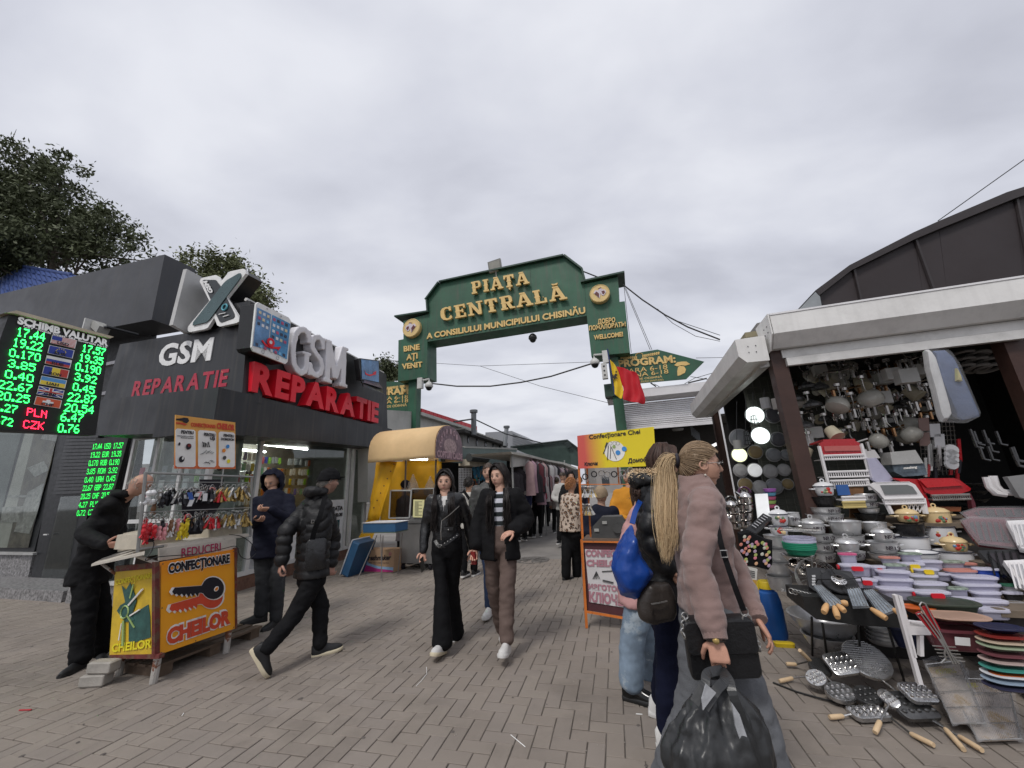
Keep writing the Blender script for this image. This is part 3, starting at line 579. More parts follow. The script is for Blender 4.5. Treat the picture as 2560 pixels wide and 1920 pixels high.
# white printed lower panels on the window
for (a,b,t1,t2) in ((s0+.9,s0+1.5,.28,.95),(xsv[1]+.08,xsv[1]+1.1,.25,.95),(xsv[2]-.75,xsv[2]-.05,.3,1.35)):
 mb=MB(); mb.obox(ss(O+.004,a,t1),SU*.004,SV*(b-a),UP*(t2-t1)); o=obj('window_sticker',mb,M('sticker_white',(.72,.73,.74),.4),shop)
 mb=MB(); mb.obox(ss(O+.0095,b-.45,t1+.08),SU*.004,SV*.32,UP*(t2-t1)*.5); obj('sticker_print',mb,M('sticker_teal',(.03,.09,.1),.3),shop)
mb=MB(); pw=PS(O+.014); A=pw(796,1270); text(mb,'REPARAȚIA',ss(O+.014,xsv[2]-.74,1.12),ss(O+.014,xsv[2]-.1,1.12),ss(O+.014,xsv[2]-.74,1.2),bold=.05); text(mb,'TELEFOANELOR!',ss(O+.014,xsv[2]-.74,.98),ss(O+.014,xsv[2]-.1,.98),ss(O+.014,xsv[2]-.74,1.05),bold=.05); obj('lettering',mb,M('icon_black',(.015,.015,.017),.4),shop)
# left window of the corner
VL=Plane(ss(O,s0,0)+GV*.0,-GV); Vl=ss(O,s0,0); Lw=4.6-.9
UL2=PV(Vl.dot(GV))(322,1150).dot(GU); Ws=Vl.dot(GU)-UL2; pw=Vl-GU*Ws
for k in range(4): mb=MB(); mb.obox(pw+GU*((Ws-.06)/3*k)+UP*zb,GU*.06,GV*.06,UP*(zt-zb)); obj('window_post',mb,greyfr,shop)
for z_ in (zb,zt-.08,1.15): mb=MB(); mb.obox(pw+UP*z_+GV*.004,GU*Ws,GV*.05,UP*.06); obj('window_rail',mb,greyfr,shop)
mb=MB(); mb.obox(pw+UP*(zb)+GV*.02,GU*Ws,GV*.006,UP*(zt-zb-.05)); obj('window_pane',mb,glass,shop); mb=MB(); mb.obox(pw+GV*.02,GU*Ws,GV*.3,UP*zb); obj('base',mb,granite,shop)
# interior
inn=M('interior_wall',(.3,.3,.28),.8); cc=ss(O-2.4,s0,0)
mb=MB(); mb.quad(ss(O-1.9,s0+.45,0),ss(O-1.9,s1,0),ss(O-1.9,s1,3),ss(O-1.9,s0+.45,3)); obj('back_wall',mb,M('interior_dark',(.34,.34,.31),.8),shop)
mb=MB(); mb.quad(ss(O-.15,s1,0),ss(O-1.9,s1,0),ss(O-1.9,s1,3),ss(O-.15,s1,3)); obj('end_wall',mb,inn,shop)
mb=MB(); mb.obox(ss(O-1.9,s0+.45,2.72),SU*1.8,SV*(s1-s0-.45),UP*.06); obj('ceiling',mb,inn,shop)
mb=MB(); mb.obox(ss(O-1.9,s0+.45,.12),SU*1.7,SV*(s1-s0-.5),UP*.03); obj('floor_inside',mb,M('interior_dark'),shop)
tube_m=M('lamp_tube',(1,1,.95),.4,emit=14,var=0)
for a,b,n_ in ((s0+.1,s0+1.3,'left'),(xsv[1]+.02,xsv[1]+1.75,'long middle'),):
 mb=MB(); mb.cyl(ss(O-.5,a,2.5),ss(O-.5,b,2.5),.022,8); lab(obj('light_tube',mb,tube_m),'lit %s fluorescent tube inside the phone shop window'%n_,'light')
mb=MB(); mb.cyl(ss(O-1.7,s0+1.8,2.52),ss(O-1.7,s0+2.7,2.52),.022,8); lab(obj('light_tube',mb,tube_m),'lit fluorescent tube deep inside the phone shop behind the hooded man','light')
cpal=[M('case_%d'%i,c,.3,var=.05) for i,c in enumerate([(.6,.62,.62),(.05,.05,.055),(.5,.03,.08),(.65,.5,.03),(.2,.5,.04),(.03,.06,.4),(.55,.12,.03),(.3,.32,.33),(.7,.7,.68),(.1,.35,.2)])]
def cases(o,a,b,rows,zs,lbl,grp,w=.085,h=.16,pr=.8,pal=(0,0,1,2,3,4,5,6,7,7,8,8,9),vert=None):
 for z_ in zs:
  x=a
  while x<b:
   if R_.random()<pr:
    k=R_.choice(pal); q=ss(o,x,z_+R_.uniform(-.01,.01)); mb=MB(); mb.rbox(q,[(.0,0),(0,.012),(.004,.016)],SV,UP,w*.82,h*.9,.015,2,ax=SU)
    t=obj('phone_case',mb,cpal[k],smooth=False,label=lbl,cat='phone case',group=grp)
   x+=w*1.08
cases(O-.35,s0+.1,s0+1.2,4,[2.22,2.02,1.82,1.6],'boxed phone case in the left shop window behind the key cart','cases in the left shop window')
cases(O-1.8,s0+1.0,s0+2.7,4,[2.2,2.0,1.8,1.6,1.4],'phone case hanging on the back wall of the phone shop','cases on the shop back wall',pal=(0,0,8,7,7,1,8,8))
cases(O-1.0,xsv[2]-1.7,xsv[2]-.1,4,[2.25,2.02,1.8,1.58],'packed phone case at the right end of the shop window','cases at the right end of the shop window')
for i in range(3):
 for j in range(7):
  p=pw+GU*(.12+j*(Ws/7)+R_.uniform(-.02,.02))+GV*(.16)+UP*(1.5+.24*i); mb=MB(); mb.rbox(p,[(0,0),(0,.015)],GU,UP,.11,.18,.012,2,ax=-GV); obj('phone_case',mb,cpal[R_.choice((7,7,0,1,2,8))],label='clear packed phone case in the side window left of the key poster',cat='phone case',group='cases in the shop side window')
mb=MB(); mb.quad(pw+GV*.5,pw+GV*.5+GU*Ws,pw+GV*.5+GU*Ws+UP*2.7,pw+GV*.5+UP*2.7); obj('window_backboard',mb,M('interior_slat',(.22,.24,.22),.7,0,.2,6),shop)
# ================= exchange office with its dark roof box =================
PVo=PV(4.98); off_=thing('exchange_office',G(-10,5.2,0),'dark anthracite currency exchange office with overhanging roof box and granite base','building')
zo=Z(0,1080,3.456)
PBx=PV(4.45); cu=PBx(412,636).dot(GU); dv=max(.6,min(3,Plane(GU*cu,GU)(467,667).dot(GV)-4.45))
poly('roof_box',PBx,[(-260,798),(412,636),(379,799),(-260,919)],dv,anth,off_)
poly('wall',PVo,[(-400,840),(385,780),(300,1500),(-400,1560)],.1,wallg,off_)
def op(name,pts,m,off=0,th=.03,label=None): return poly(name,PV(4.98-off),pts,th,m,off_,zo,label=label)
op('window_frame',[(-300,0),(560,0),(290,1045),(-300,1045)],blackm,.03)
op('window_reveal',[(-250,-10),(190,-10),(0,730),(-250,1000)],M('frame_green_grey',(.12,.14,.13),.5),.05,.012)
op('curtain',[(215,10),(295,10),(60,1000),(-60,1000)],M('curtain_white',(.42,.42,.38),.7),.055,.008)
op('blind',[(295,5),(495,5),(445,250),(380,480),(290,780),(240,1000),(60,1000)],M('interior_ochre',(.12,.105,.08),.6,0,.6,5),.055,.008)
for k,pts in enumerate(([(380,5),(500,5),(485,80),(350,60)],[(235,310),(380,250),(420,330),(300,390)],[(70,545),(270,545),(265,565),(65,565)],[(20,650),(210,640),(190,780),(0,780)],[(240,520),(380,440),(320,700),(250,880),(120,860)])): op('painted_reflection',pts,M('reflected_pale',(.33,.33,.31),.5,0,.5,14),.064,.004,'pale shape seen through the window')  # reflections in the window painted as flat pale shapes
op('pane',[(-300,10),(497,10),(242,1000),(-300,1000)],glassd,.085,.006)
op('window_sill',[(-300,1035),(285,1045),(280,1065),(-300,1055)],M('sill',(.35,.35,.34),.5),.12,.14)
op('granite_base',[(-300,1055),(282,1062),(215,1385),(-300,1440)],granite,.06,.1)
op('door_frame',[(500,20),(870,10),(640,1390),(250,1370)],blackm,.06,.06)
op('door_glass',[(520,560),(700,550),(560,1300),(340,1300)],glassd,.075,.01)
mb=MB(); n=17
for i in range(n):
 f0,f1=i/n,(i+.8)/n; L_=lambda f:(575+(455-575)*f,30+(545-30)*f); R2=lambda f:(850+(705-850)*f,25+(535-25)*f)
 o=poly('shutter_slat',PV(4.98-.1),[zo(*L_(f0)),zo(*R2(f0)),zo(*R2(f1)),zo(*L_(f1))],.02,M('shutter_dark',(.05,.052,.056),.5),off_)
mb=MB(); mb.obox(PV(4.86)(*zo(390,890)),GU*.12,-GV*.03,UP*.02); obj('door_handle',mb,greyfr,off_)
mb=MB(); a=gr(*zo(-300,1600)); b=gr(*zo(540,1470)); mb.obox(G(-14,b.dot(GV)-.02,-.01),GU*(b.dot(GU)+14),GV*1.0,UP*.17); obj('step',mb,granite,off_)
c=gr(*zo(560,1480)); mb=MB(); mb.obox(c,GU*.5,GV*.3,UP*1.02); mb.obox(c+UP*1.024-GU*.02-GV*.02,GU*.54,GV*.34,UP*.04); obj('granite_pillar',mb,granite,off_)
# grey ledges between boards
for a,b in (((895,600),(1130,650)),((850,855),(1015,890))):
 zz1=Z(0,740,3.456); A=PV(4.7)(*zz1(*a)); B=PV(4.7)(*zz1(*b)); B=A+GU*(B-A).dot(GU); mb=MB(); mb.cbox((A+B)/2,B-A,GV*.08,UP*.07); obj('ledge',mb,M('ledge_grey',(.25,.25,.27),.4),off_)
# ---- LED rate boards ----
DF={'0':'0E11111111110E','1':'040C040404040E','2':'0E11010204081F','3':'0E11010601110E','4':'02060A121F0202','5':'1F101E0101110E','6':'0608101E11110E','7':'1F010204080808','8':'0E11110E11110E','9':'0E11110F01020C','.':'00000000000C0C',' ':'00000000000000',
'U':'1111111111110E','S':'0F10100E01011E','D':'1E11111111111E','E':'1F10101E10101F','R':'1E11111E141211','B':'1E11111E11111E','O':'0E11111111110E','N':'11191513111111','A':'0E11111F111111','H':'1111111F111111','G':'0E11101711110E','P':'1E11111E101010','C':'0E11101010110E','F':'1F10101E101010','L':'1010101010101F','Z':'1F01020408101F','K':'11121418141211'}
def led(mb,s,A,B,C,n,sz=.78):
 cols=[]
 for ch in s:
  rws=[int(DF[ch][2*i:2*i+2],16) for i in range(7)]
  cs=[[(r>>(4-c))&1 for r in rws] for c in range(5)]
  if ch=='.': cs=cs[1:3]
  cols+=cs+[[0]*7]
 W_=len(cols)-1; ex=(B-A)/W_; ey=(C-A)/7
 for i,c in enumerate(cols):
  for j in range(7):
   if c[j]:
    p=A+ex*(i+.12)+ey*(6-j+.12); mb.prism([p,p+ex*sz,p+ex*sz+ey*sz,p+ey*sz],n*.004)
zl=Z(0,740,3.456); PL=PU(-6.2); PLf=PU(-6.2+.012)
ledg=M('led_green',(.03,1,.12),.5,emit=5,var=0); ledr=M('led_red',(1,.02,.06),.5,emit=4,var=0)
eb=thing('exchange_board',PL(160,1085),'large lit currency exchange board with green rates and flags hanging outside the exchange office','sign')
poly('board_case',PL,[(22,787),(275,846),(239,1088),(-80,1073)],.16,M('board_black',(.008,.008,.008),.5),eb)
poly('top_cap',PU(-6.15),[(16,781),(42,776),(285,842),(276,846),(40,784)],.26,M('cap_cream',(.55,.48,.35),.6),eb)
mb=MB(); text(mb,'SCHIMB VALUTAR',PLf(*zl(148,235)),PLf(*zl(932,432)),PLf(*zl(158,180)),bold=.05); text(mb,'CSV "Avada Invest" SRL Sucursala Nr15',PLf(*zl(200,268)),PLf(*zl(922,452)),PLf(*zl(203,250)),bold=.02); lab(obj('lettering',mb,M('sign_white_lit',(.8,.8,.8),.4,emit=.15),eb),kind='stuff')
rowsL=[('17.44',(140,345),(385,395),(150,268)),('19.22',(105,435),(360,480),(118,358)),('0.170',(75,522),(345,567),(85,452)),('3.85',(65,612),(300,655),(78,543)),('0.40',(38,705),(285,750),(48,634)),('22.67',(-20,797),(270,838),(-10,724)),('20.25',(-40,892),(250,930),(-28,817)),('4.27',(-60,985),(145,1017),(-50,915)),('0.72',(-80,1085),(105,1130),(-70,1015)),
('17.57',(705,480),(905,520),(715,415)),('19.35',(680,562),(885,600),(690,494)),('0.190',(648,642),(865,680),(658,574)),('3.92',(640,727),(830,762),(650,660)),('0.45',(625,814),(812,850),(635,747)),('22.87',(578,907),(820,935),(590,832)),('20.54',(550,997),(805,1020),(562,924)),('6.47',(520,1082),(715,1092),(530,1007)),('0.76',(495,1177),(680,1187),(505,1102))]
for s_,a,b,c in rowsL:
 mb=MB(); led(mb,s_,PLf(*zl(*a)),PLf(*zl(*b)),PLf(*zl(*c)),GU); obj('rate_digits',mb,ledg,eb,label='green LED rate %s'%s_,kind='stuff')
for s_,a,b,c in (('PLN',(228,1032),(400,1057),(236,965)),('CZK',(195,1140),(375,1158),(205,1070))):
 mb=MB(); led(mb,s_,PLf(*zl(*a)),PLf(*zl(*b)),PLf(*zl(*c)),GU); obj('currency_code',mb,ledr,eb,label='red LED letters %s'%s_,kind='stuff')
fc={'w':(.6,.6,.6),'b':(.02,.04,.25),'r':(.4,.04,.03),'y':(.65,.5,.05),'c':(.08,.25,.5),'o':(.5,.08,.03)}
fm={k:M('flag_'+k,v,.5,emit=.12) for k,v in fc.items()}
for i,(nm,kind) in enumerate([('USD','us'),('EUR','eu'),('RUB','wbr'),('RON','ron'),('UAH','ua'),('GBP','gb'),('CHF','ch')]):
 f=i/6; tl=(455-137*f,340+528*f); tr=(658-130*f,385+520*f); br=(642-130*f,450+518*f); bl=(440-142*f,403+532*f)
 def P_(x,y,o=0):
  a=(tl[0]*(1-x)+tr[0]*x,tl[1]*(1-x)+tr[1]*x); b=(bl[0]*(1-x)+br[0]*x,bl[1]*(1-x)+br[1]*x); return PU(-6.19+o)(*zl(a[0]*(1-y)+b[0]*y,a[1]*(1-y)+b[1]*y))
 mb=MB()
 def R(x0,y0,x1,y1,m,o=.004): mb.mat(m).prism([P_(x0,y0,o),P_(x1,y0,o),P_(x1,y1,o),P_(x0,y1,o)],GU*.002)
 mb.mat(fm['w']).prism([P_(-.03,-.05,0),P_(1.03,-.05,0),P_(1.03,1.05,0),P_(-.03,1.05,0)],GU*.002)
 if kind=='us': [R(0,k/13,1,(k+1)/13,fm['r' if k%2==0 else 'w']) for k in range(13)]; R(0,0,.42,.54,fm['b'],.008)
 elif kind=='eu':
  R(0,0,1,1,fm['b'])
  for k in range(12): a=k*pi/6; R(.5+.2*cos(a)-.02,.5+.36*sin(a)-.04,.5+.2*cos(a)+.02,.5+.36*sin(a)+.04,fm['y'],.008)
 elif kind=='wbr': R(0,0,1,.33,fm['w']); R(0,.33,1,.67,fm['b']); R(0,.67,1,1,fm['r'])
 elif kind=='ron': R(0,0,.33,1,fm['b']); R(.33,0,.67,1,fm['y']); R(.67,0,1,1,fm['r'])
 elif kind=='ua': R(0,0,1,.5,fm['c']); R(0,.5,1,1,fm['y'])
 elif kind=='gb':
  R(0,0,1,1,fm['b'])
  for a,b in (((0,0),(1,1)),((0,1),(1,0))): mb.mat(fm['w']).prism([P_(a[0],a[1],.008),P_(a[0]+.1 if a[0]<.5 else .9,a[1],.008),P_(b[0],b[1],.008),P_(b[0]-.1,b[1],.008)],GU*.001)
  R(.4,0,.6,1,fm['w'],.010); R(0,.33,1,.67,fm['w'],.011); R(.45,0,.55,1,fm['r'],.013); R(0,.42,1,.58,fm['r'],.014)
 else: R(0,0,1,1,fm['o']); R(.42,.15,.58,.85,fm['w'],.008); R(.28,.36,.72,.64,fm['w'],.009)
 text(mb.mat(M('flag_text',(.01,.01,.03),.5)),nm,P_(.25,.95,.02),P_(.75,.95,.02),P_(.25,.6,.02),bold=.03); o=obj('currency_flag',mb,None,eb,label='%s flag tile'%nm)
# small board on the shutter wall
ws=thing('rate_display',PV(4.7)(*zo(900,700)),'narrow wall mounted LED rate display with green lines of text beside the shutter door','sign'); PW=PV(4.72); PWf=PV(4.712)
poly('display_case',PW,[(830,55),(1110,48),(930,720),(660,720)],.06,M('board_black'),ws,zo)
for i,s_ in enumerate(['17.44 USD 17.57','19.22 EUR 19.35','0.170 RUB 0.190','3.85 RON 3.92','0.40 UAH 0.45','22.67 GBP 22.87','20.25 CHF 20.54','4.27 PLN 6.47','0.72 CZK 0.76']):
 f=i; A=(798-17*f,150+72*f); B=(1062-17*f,140+71*f); C=(A[0]+8,A[1]-48)
 if i in (2,3,4): A=(A[0],A[1])
 mb=MB(); led(mb,s_,PWf(*zo(*A)),PWf(*zo(*B)),PWf(*zo(*C)),-GV,.6); obj('rate_line',mb,M('led_green_dim',(.03,1,.12),.5,emit=1.6,var=0),ws,label='green LED line %s'%s_,kind='stuff')
# lamps on the sign
fl=thing('security_camera',PBL(*z3(150,650))-GV*.4,'white bulky camera or floodlight on a bracket left of the GSM letters','camera'); c=PBL(*z3(115,610))-GV*.4
mb=MB(); mb.cbox(c,GU*.25-UP*.16,GV*.16,UP*.12+GU*.05); obj('housing',mb,M('lamp_grey'),fl); mb=MB(); mb.cbox(c-GU*.14-GV*.02,GU*.03,GV*.3,UP*.3); obj('shade',mb,M('cctv_white'),fl)
mb=MB(); mb.tube([c,c+GU*.2-UP*.02,c+GU*.22+GV*.45],.03,6); obj('bracket',mb,blackm,fl); mb=MB(); mb.lathe(c+GU*.22-UP*.42,[(.05,.12),(.075,.06),(.07,0),(.02,-.03)],12); obj('bulb_shade',mb,M('cctv_white'),fl,smooth=True)
# blue tiled roof far left
br_=thing('tiled_roof_house',PV(9)(60,900),'house with a blue metal tiled roof behind the exchange office at the left edge','house'); blu=M('tile_blue',(.06,.10,.28),.35,0,.12,2)
PT=Plane(PV(8.0)(60,735),(-GV*1.2+UP*.5)); zb5=Z(0,280,3.072)
A,B,C,D=[PT(*zb5(*p)) for p in ((-160,1130),(560,1255),(330,1500),(-160,1440))]
mb=MB(); mb.prism([A,B,C,D],-UP*.1); obj('roof',mb,M('tile_under',(.03,.05,.14),.6),br_); nn=(B-A).cross(D-A).normalized(); nn=nn if nn.z>0 else -nn
for i in range(9):
 for j in range(26):
  f=(j+(i%2)*.5)/24; g=i/8;
  if f>1.0-g*.35: continue
  p=A+(B-A)*f+(D-A)*g; ex=(B-A)/26; ey=(D-A)/8*.98; m_=MB(); rg=[]
  for k in (0,1): rg.append([p+ey*k*1.05+ex*t+nn*(.035*sin(pi*t)+.012+.03*k) for t in (0,.3,.6,.98)])
  m_.loft(rg,False,False); obj('roof_tile',m_,blu,br_,fixn=False)
mb=MB(); mb.tube([A+nn*.05,B+nn*.05],.07,6); obj('ridge',mb,blu,br_); mb=MB(); mb.tube([D,C],.06,6); obj('gutter',mb,greyfr,br_); mb=MB(); mb.obox(D-UP*3+GV*.2,C-D,GV*.2,UP*2.9); obj('wall',mb,inn,br_)
# ================= key cutting cart (left) =================
zk=Z(0,1160,2.861); UF=-4.03; PK=PU(UF); PKf=PU(UF+.004); V0=PK(395,1640).dot(GV); V1=PK(588,1570).dot(GV); PKs=PV(V0-.02)
rust=M('rusty_steel',(.42,.4,.37),.7,0,.2,10,.3,60,wear=((.16,.06,.03),.5,9)); redrust=M('red_rust_frame',(.14,.03,.025),.65,0,.3,9,.3,60,wear=((.13,.07,.045),.5,12)); woodp=M('pale_board',(.5,.46,.4),.7,0,.15,6,.2,60,dirt=.5)
kc=thing('key_cutting_cart',G(UF-.5,(V0+V1)/2,0),'orange and yellow key cutting cart with a black key pictured on its front','cart')
HB=PK(400,1630).z; HT=PK(400,1410).z
poly('front_panel',PK,[(1155,702),(1681,609),(1686,1175),(1144,1362)],.02,M('panel_orange_grad',(.85,.36,.02),.42,0,.05,4,grad=(2,.75,1.25,(.83,.17,.02))),kc,zk)
poly('side_panel',PKs,[(822,770),(1112,742),(1108,1372),(782,1368)],.02,M('side_panel_yellow',(.62,.42,.03),.5,0,.12,4,dirt=.5,grad=(2,.85,1.3,(.5,.12,.03))),kc,zk)
x0=PKs(*zk(782,1368)).dot(GU);
for p in ([(1110,700),(1143,700),(1143,1385),(1107,1385)],[(1681,600),(1695,598),(1698,1175),(1687,1178)]): poly('frame_bar',PU(UF+.012),p,.04,redrust,kc,zk)
poly('frame_bar',PV(V0-.03),[(782,1368),(1140,1362),(1136,1395),(790,1392)],.04,redrust,kc,zk); poly('frame_bar',PV(V0-.031),[(825,730),(1110,705),(1112,745),(822,772)],.03,redrust,kc,zk)
mb=MB(); mb.obox(G(x0+.02,V0+.02,HB+.02),GU*(UF-x0-.06),GV*(V1-V0-.06),UP*(HT-HB)); obj('cabinet',mb,M('cabinet_inside',(.1,.08,.07),.8),kc)
for u_,v_ in ((UF-.03,V0+.02),(UF-.03,V1-.04),(x0+.05,V1-.05),(x0+.05,V0+.05)):
 mb=MB(); mb.cyl(G(u_,v_,0),G(u_,v_,HB+.05),.028,10); obj('leg',mb,rust,kc)
def kt(s,a,b,c,m,pl=PKf,sz=None,bold=.05,off=.001,depth=.002):
 mb=MB(); tpx(mb,s,pl,zk(*a),zk(*b),zk(*c),bold=bold,off=off,depth=depth); obj('lettering',mb,m,kc)
wht=M('print_white',(.8,.78,.74),.5); blk=M('print_black',(.015,.013,.02),.5); rdp=M('print_red',(.6,.07,.03),.5); prd=M('print_maroon',(.35,.02,.08),.5)
kt('CONFECȚIONARE',(1198,782),(1643,702),(1200,718),wht,bold=.11); kt('CONFECȚIONARE',(1202,780),(1640,702),(1203,718),blk,off=.005)
kt('CHEILOR',(1185,1292),(1648,1130),(1190,1185),wht,bold=.12); kt('CHEILOR',(1190,1290),(1645,1133),(1194,1188),rdp,off=.005,bold=.06)
def keyshape(cx,cy,s,fl,tilt):   # key drawing in zoom px
 pts=[(-1.75,.0),(-1.6,-.22),(-.4,-.22),(-.35,.2),(-.55,.22),(-.62,.38),(-.72,.22),(-.82,.4),(-.95,.22),(-1.05,.42),(-1.18,.22),(-1.3,.36),(-1.45,.2),(-1.62,.22)]
 cs=[(.45*cos(a),.5*sin(a)) for a in np.linspace(pi*1.25,pi*2.75+.0,18)]
 P=[(-1.75,.03),(-1.62,-.15),(-.40,-.16)]+[( .1+.5*cos(a),-.02+.5*sin(a)) for a in np.linspace(radians(205),radians(515),20)]+[(-.45,.16),(-.55,.16),(-.62,.3),(-.72,.15),(-.82,.3),(-.92,.15),(-1.02,.32),(-1.12,.15),(-1.22,.28),(-1.32,.14),(-1.45,.24),(-1.55,.13),(-1.66,.17)]
 return [(cx+(x*cos(tilt)-y*sin(tilt))*s,cy+(x*sin(tilt)+y*cos(tilt))*s-.0*x) for x,y in P]
def key(cx,cy,s,m,tilt,o,big=1.0):
 pl=PU(UF+o); poly('key_print',pl,keyshape(cx,cy,s,1,tilt),.002,m,kc,zk)
key(1497,955,184,wht,-.27,.006,1); key(1495,955,168,rdp,-.27,.010); key(1510,892,172,wht,.0-.06,.012); key(1508,892,158,blk,-.06,.016)
mb=MB(); q=PU(UF+.019)(*zk(1548,893)); mb.torus(q,GU,.018,.005,16,4); obj('key_hole',mb,wht,kc); mb=MB(); mb.lathe(q,[(.016,0),(.016,.003),(0,.003)],12,axis=GU); obj('key_hole',mb,M('panel_orange',(.8,.25,.02),.5),kc)
yl=M('print_yellow',(.72,.62,.02),.5); PKs2=PV(V0-.026)
kt('CONFECȚIONARE',(828,865),(1098,810),(830,830),yl,PKs2,bold=.02); kt('CHEILOR',(800,1345),(1085,1310),(805,1290),yl,PKs2,bold=.03)
kg=M('print_darkgreen',(.03,.09,.08),.5,0,.3,12); pg=M('print_palegreen',(.3,.42,.15),.5)
poly('print_shape',PKs2,[(920,1090),(1060,1005),(1072,1090),(1075,1240),(920,1290)],.003,kg,kc,zk)
poly('print_shape',PV(V0-.03),[(870,870),(900,900),(930,850),(950,900),(975,980),(940,1080),(960,1120),(900,1130),(870,1100),(835,1050),(860,1010),(895,990)],.003,kg,kc,zk)
for a,b,w,m in (((1020,895),(920,1010),9,wht),((1000,1040),(930,1085),7,wht),((885,1120),(880,1300),10,pg),((870,1140),(850,1260),5,wht),((905,1080),(960,1170),5,pg),((955,860),(930,960),6,pg)):
 mb=MB(); mb.tube([PV(V0-.034)(*zk(*a)),PV(V0-.034)(*zk(*b))],w*.0011,4); obj('print_shape',mb,m,kc)
mb=MB(); mb.torus(PV(V0-.034)(*zk(890,1060)),GV,.05,.007,16,4); obj('print_shape',mb,pg,kc)
mb=MB()
for q in ((1165,715),(1670,625),(1672,1170),(1155,1350),(1160,1030),(1420,665),(1400,1265),(1680,900)): mb=MB(); mb.cyl(PU(UF+.004)(*zk(*q)),PU(UF+.009)(*zk(*q)),.005,6); obj('screw',mb,M('screw_dark',(.08,.05,.04),.5),kc)
# REDUCERI board, counter, side tray
poly('discount_board',PU(UF-.02),[(1140,605),(1690,533),(1686,612),(1140,692)],.02,woodp,kc,zk); kt('REDUCERI',(1297,665),(1578,618),(1298,605),prd,PU(UF-.016),bold=.01)
ct=PK(*zk(1140,600)).z
mb=MB(); a=PU(UF-.02)(*zk(1035,625)); mb.obox(G(x0-.02,V0-.05,HT+.12),GU*(UF-x0-.02),GV*(V1-V0+.1),UP*.03); obj('counter',mb,woodp,kc)
T=[PV(V0-.15)(*zk(655,715)),PV(V0-.25)(*zk(1035,632)),PV(V0+.15)(*zk(1035,600)),PV(V0+.3)(*zk(800,640))]
mb=MB(); mb.prism(T,-UP*.02); obj('side_flap',mb,woodp,kc)
mb=MB(); mb.tube([PKs(*zk(730,715)),PKs(*zk(825,785))],.012,6); obj('flap_brace',mb,rust,kc)
mb=MB(); mb.tube([PKs(*zk(1040,632))-GV*.1,PKs(*zk(1130,710))],.016,5); obj('flap_brace',mb,M('paint_white_old',(.6,.58,.54),.6,wear=((.14,.07,.04),.55,14)),kc)
# key rack frame
UR=UF-.1; PR=PU(UR); steel=M('steel_grey',(.3,.3,.29),.45,.5,.15,8)
kr=thing('keyring_rack',PR(*zk(1400,560)),'grey steel rack with hanging key rings and key blanks standing on the orange key cart','rack')
def bar(a,b,r=.008,m=steel,pl=PR,par=kr,nm='frame_tube',zz=zk): mb=MB(); mb.tube([pl(*zz(*a)),pl(*zz(*b))],r,6); obj(nm,mb,m,par)
bar((985,632),(1042,60),.013); bar((1792,520),(1800,95),.011); bar((1035,62),(1815,92),.011); bar((985,610),(1790,512),.011); bar((1050,128),(1792,132),.004,nm='rod'); bar((1030,345),(1788,312),.005,nm='rod')
kp=[M('key_metal',(.45,.44,.42),.3,.8),M('key_brass',(.4,.28,.1),.3,.8),M('fob_red',(.55,.02,.03),.4),M('fob_pink',(.7,.3,.32),.5),M('fob_yellow',(.75,.58,.03),.5),M('fob_black',(.015,.015,.02),.4),M('fob_white',(.75,.75,.75),.4),M('fob_blue',(.05,.12,.4),.4),M('fob_brown',(.2,.1,.05),.5),M('fob_green',(.1,.35,.15),.5)]
def hang(p,kind,m,L_=.03,lbl='',grp='',sc=1.0,nrm=None,ring=True,cat='key ring'):
 nrm=nrm or GU; t_=MB(); x=nrm.cross(UP).normalized()
 t_.mat(kp[0])
 if ring: t_.torus(p-UP*.012*sc,nrm+x*R_.uniform(-.6,.6),.011*sc,.0015*sc,10,3)
 q=p-UP*(.022*sc+L_); t_.tube([p-UP*.02*sc,q],.0012*sc,3); t_.mat(m)
 if kind=='ball': t_.ball(q-UP*.014*sc,.015*sc,8)
 elif kind=='doll': t_.ball(q-UP*.008*sc,(.011*sc,.01*sc,.012*sc),7); t_.ball(q-UP*.03*sc,(.013*sc,.01*sc,.018*sc),7); t_.tube([q-UP*.04*sc,q-UP*.06*sc+x*.01*sc],.005*sc,4); t_.tube([q-UP*.04*sc,q-UP*.06*sc-x*.01*sc],.005*sc,4)
 elif kind=='tag': a=R_.uniform(-.4,.4); t_.cbox(q-UP*.02*sc,x*.022*sc,nrm*.005*sc,(UP+x*a).normalized()*.042*sc)
 elif kind=='key':
  d=(UP*-1+x*R_.uniform(-.35,.35)+nrm*R_.uniform(-.2,.2)).normalized(); t_.cyl(q,q+d*.012*sc,.010*sc,7); t_.cbox(q+d*.03*sc,d*.04*sc,x*.006*sc,nrm*.002*sc); t_.cbox(q+d*.042*sc+x*.004*sc,d*.012*sc,x*.006*sc,nrm*.002*sc)
 elif kind=='bunch':
  for k in range(6):
   d=(UP*-1+x*R_.uniform(-.6,.6)+nrm*R_.uniform(-.3,.3)).normalized(); s0_=p-UP*.02*sc; t_.tube([s0_,s0_+d*.035*sc],.0035*sc,3); t_.cbox(s0_+d*.05*sc,d*.03*sc,x*.012*sc,nrm*.003*sc)
 o=obj('key_ring' if kind!='key' else 'key_blank',t_,None,label=lbl,cat=cat,group=grp); return o
rows_=[(128,'upper',1050,1780,26),(345,'lower',1040,1780,26)]
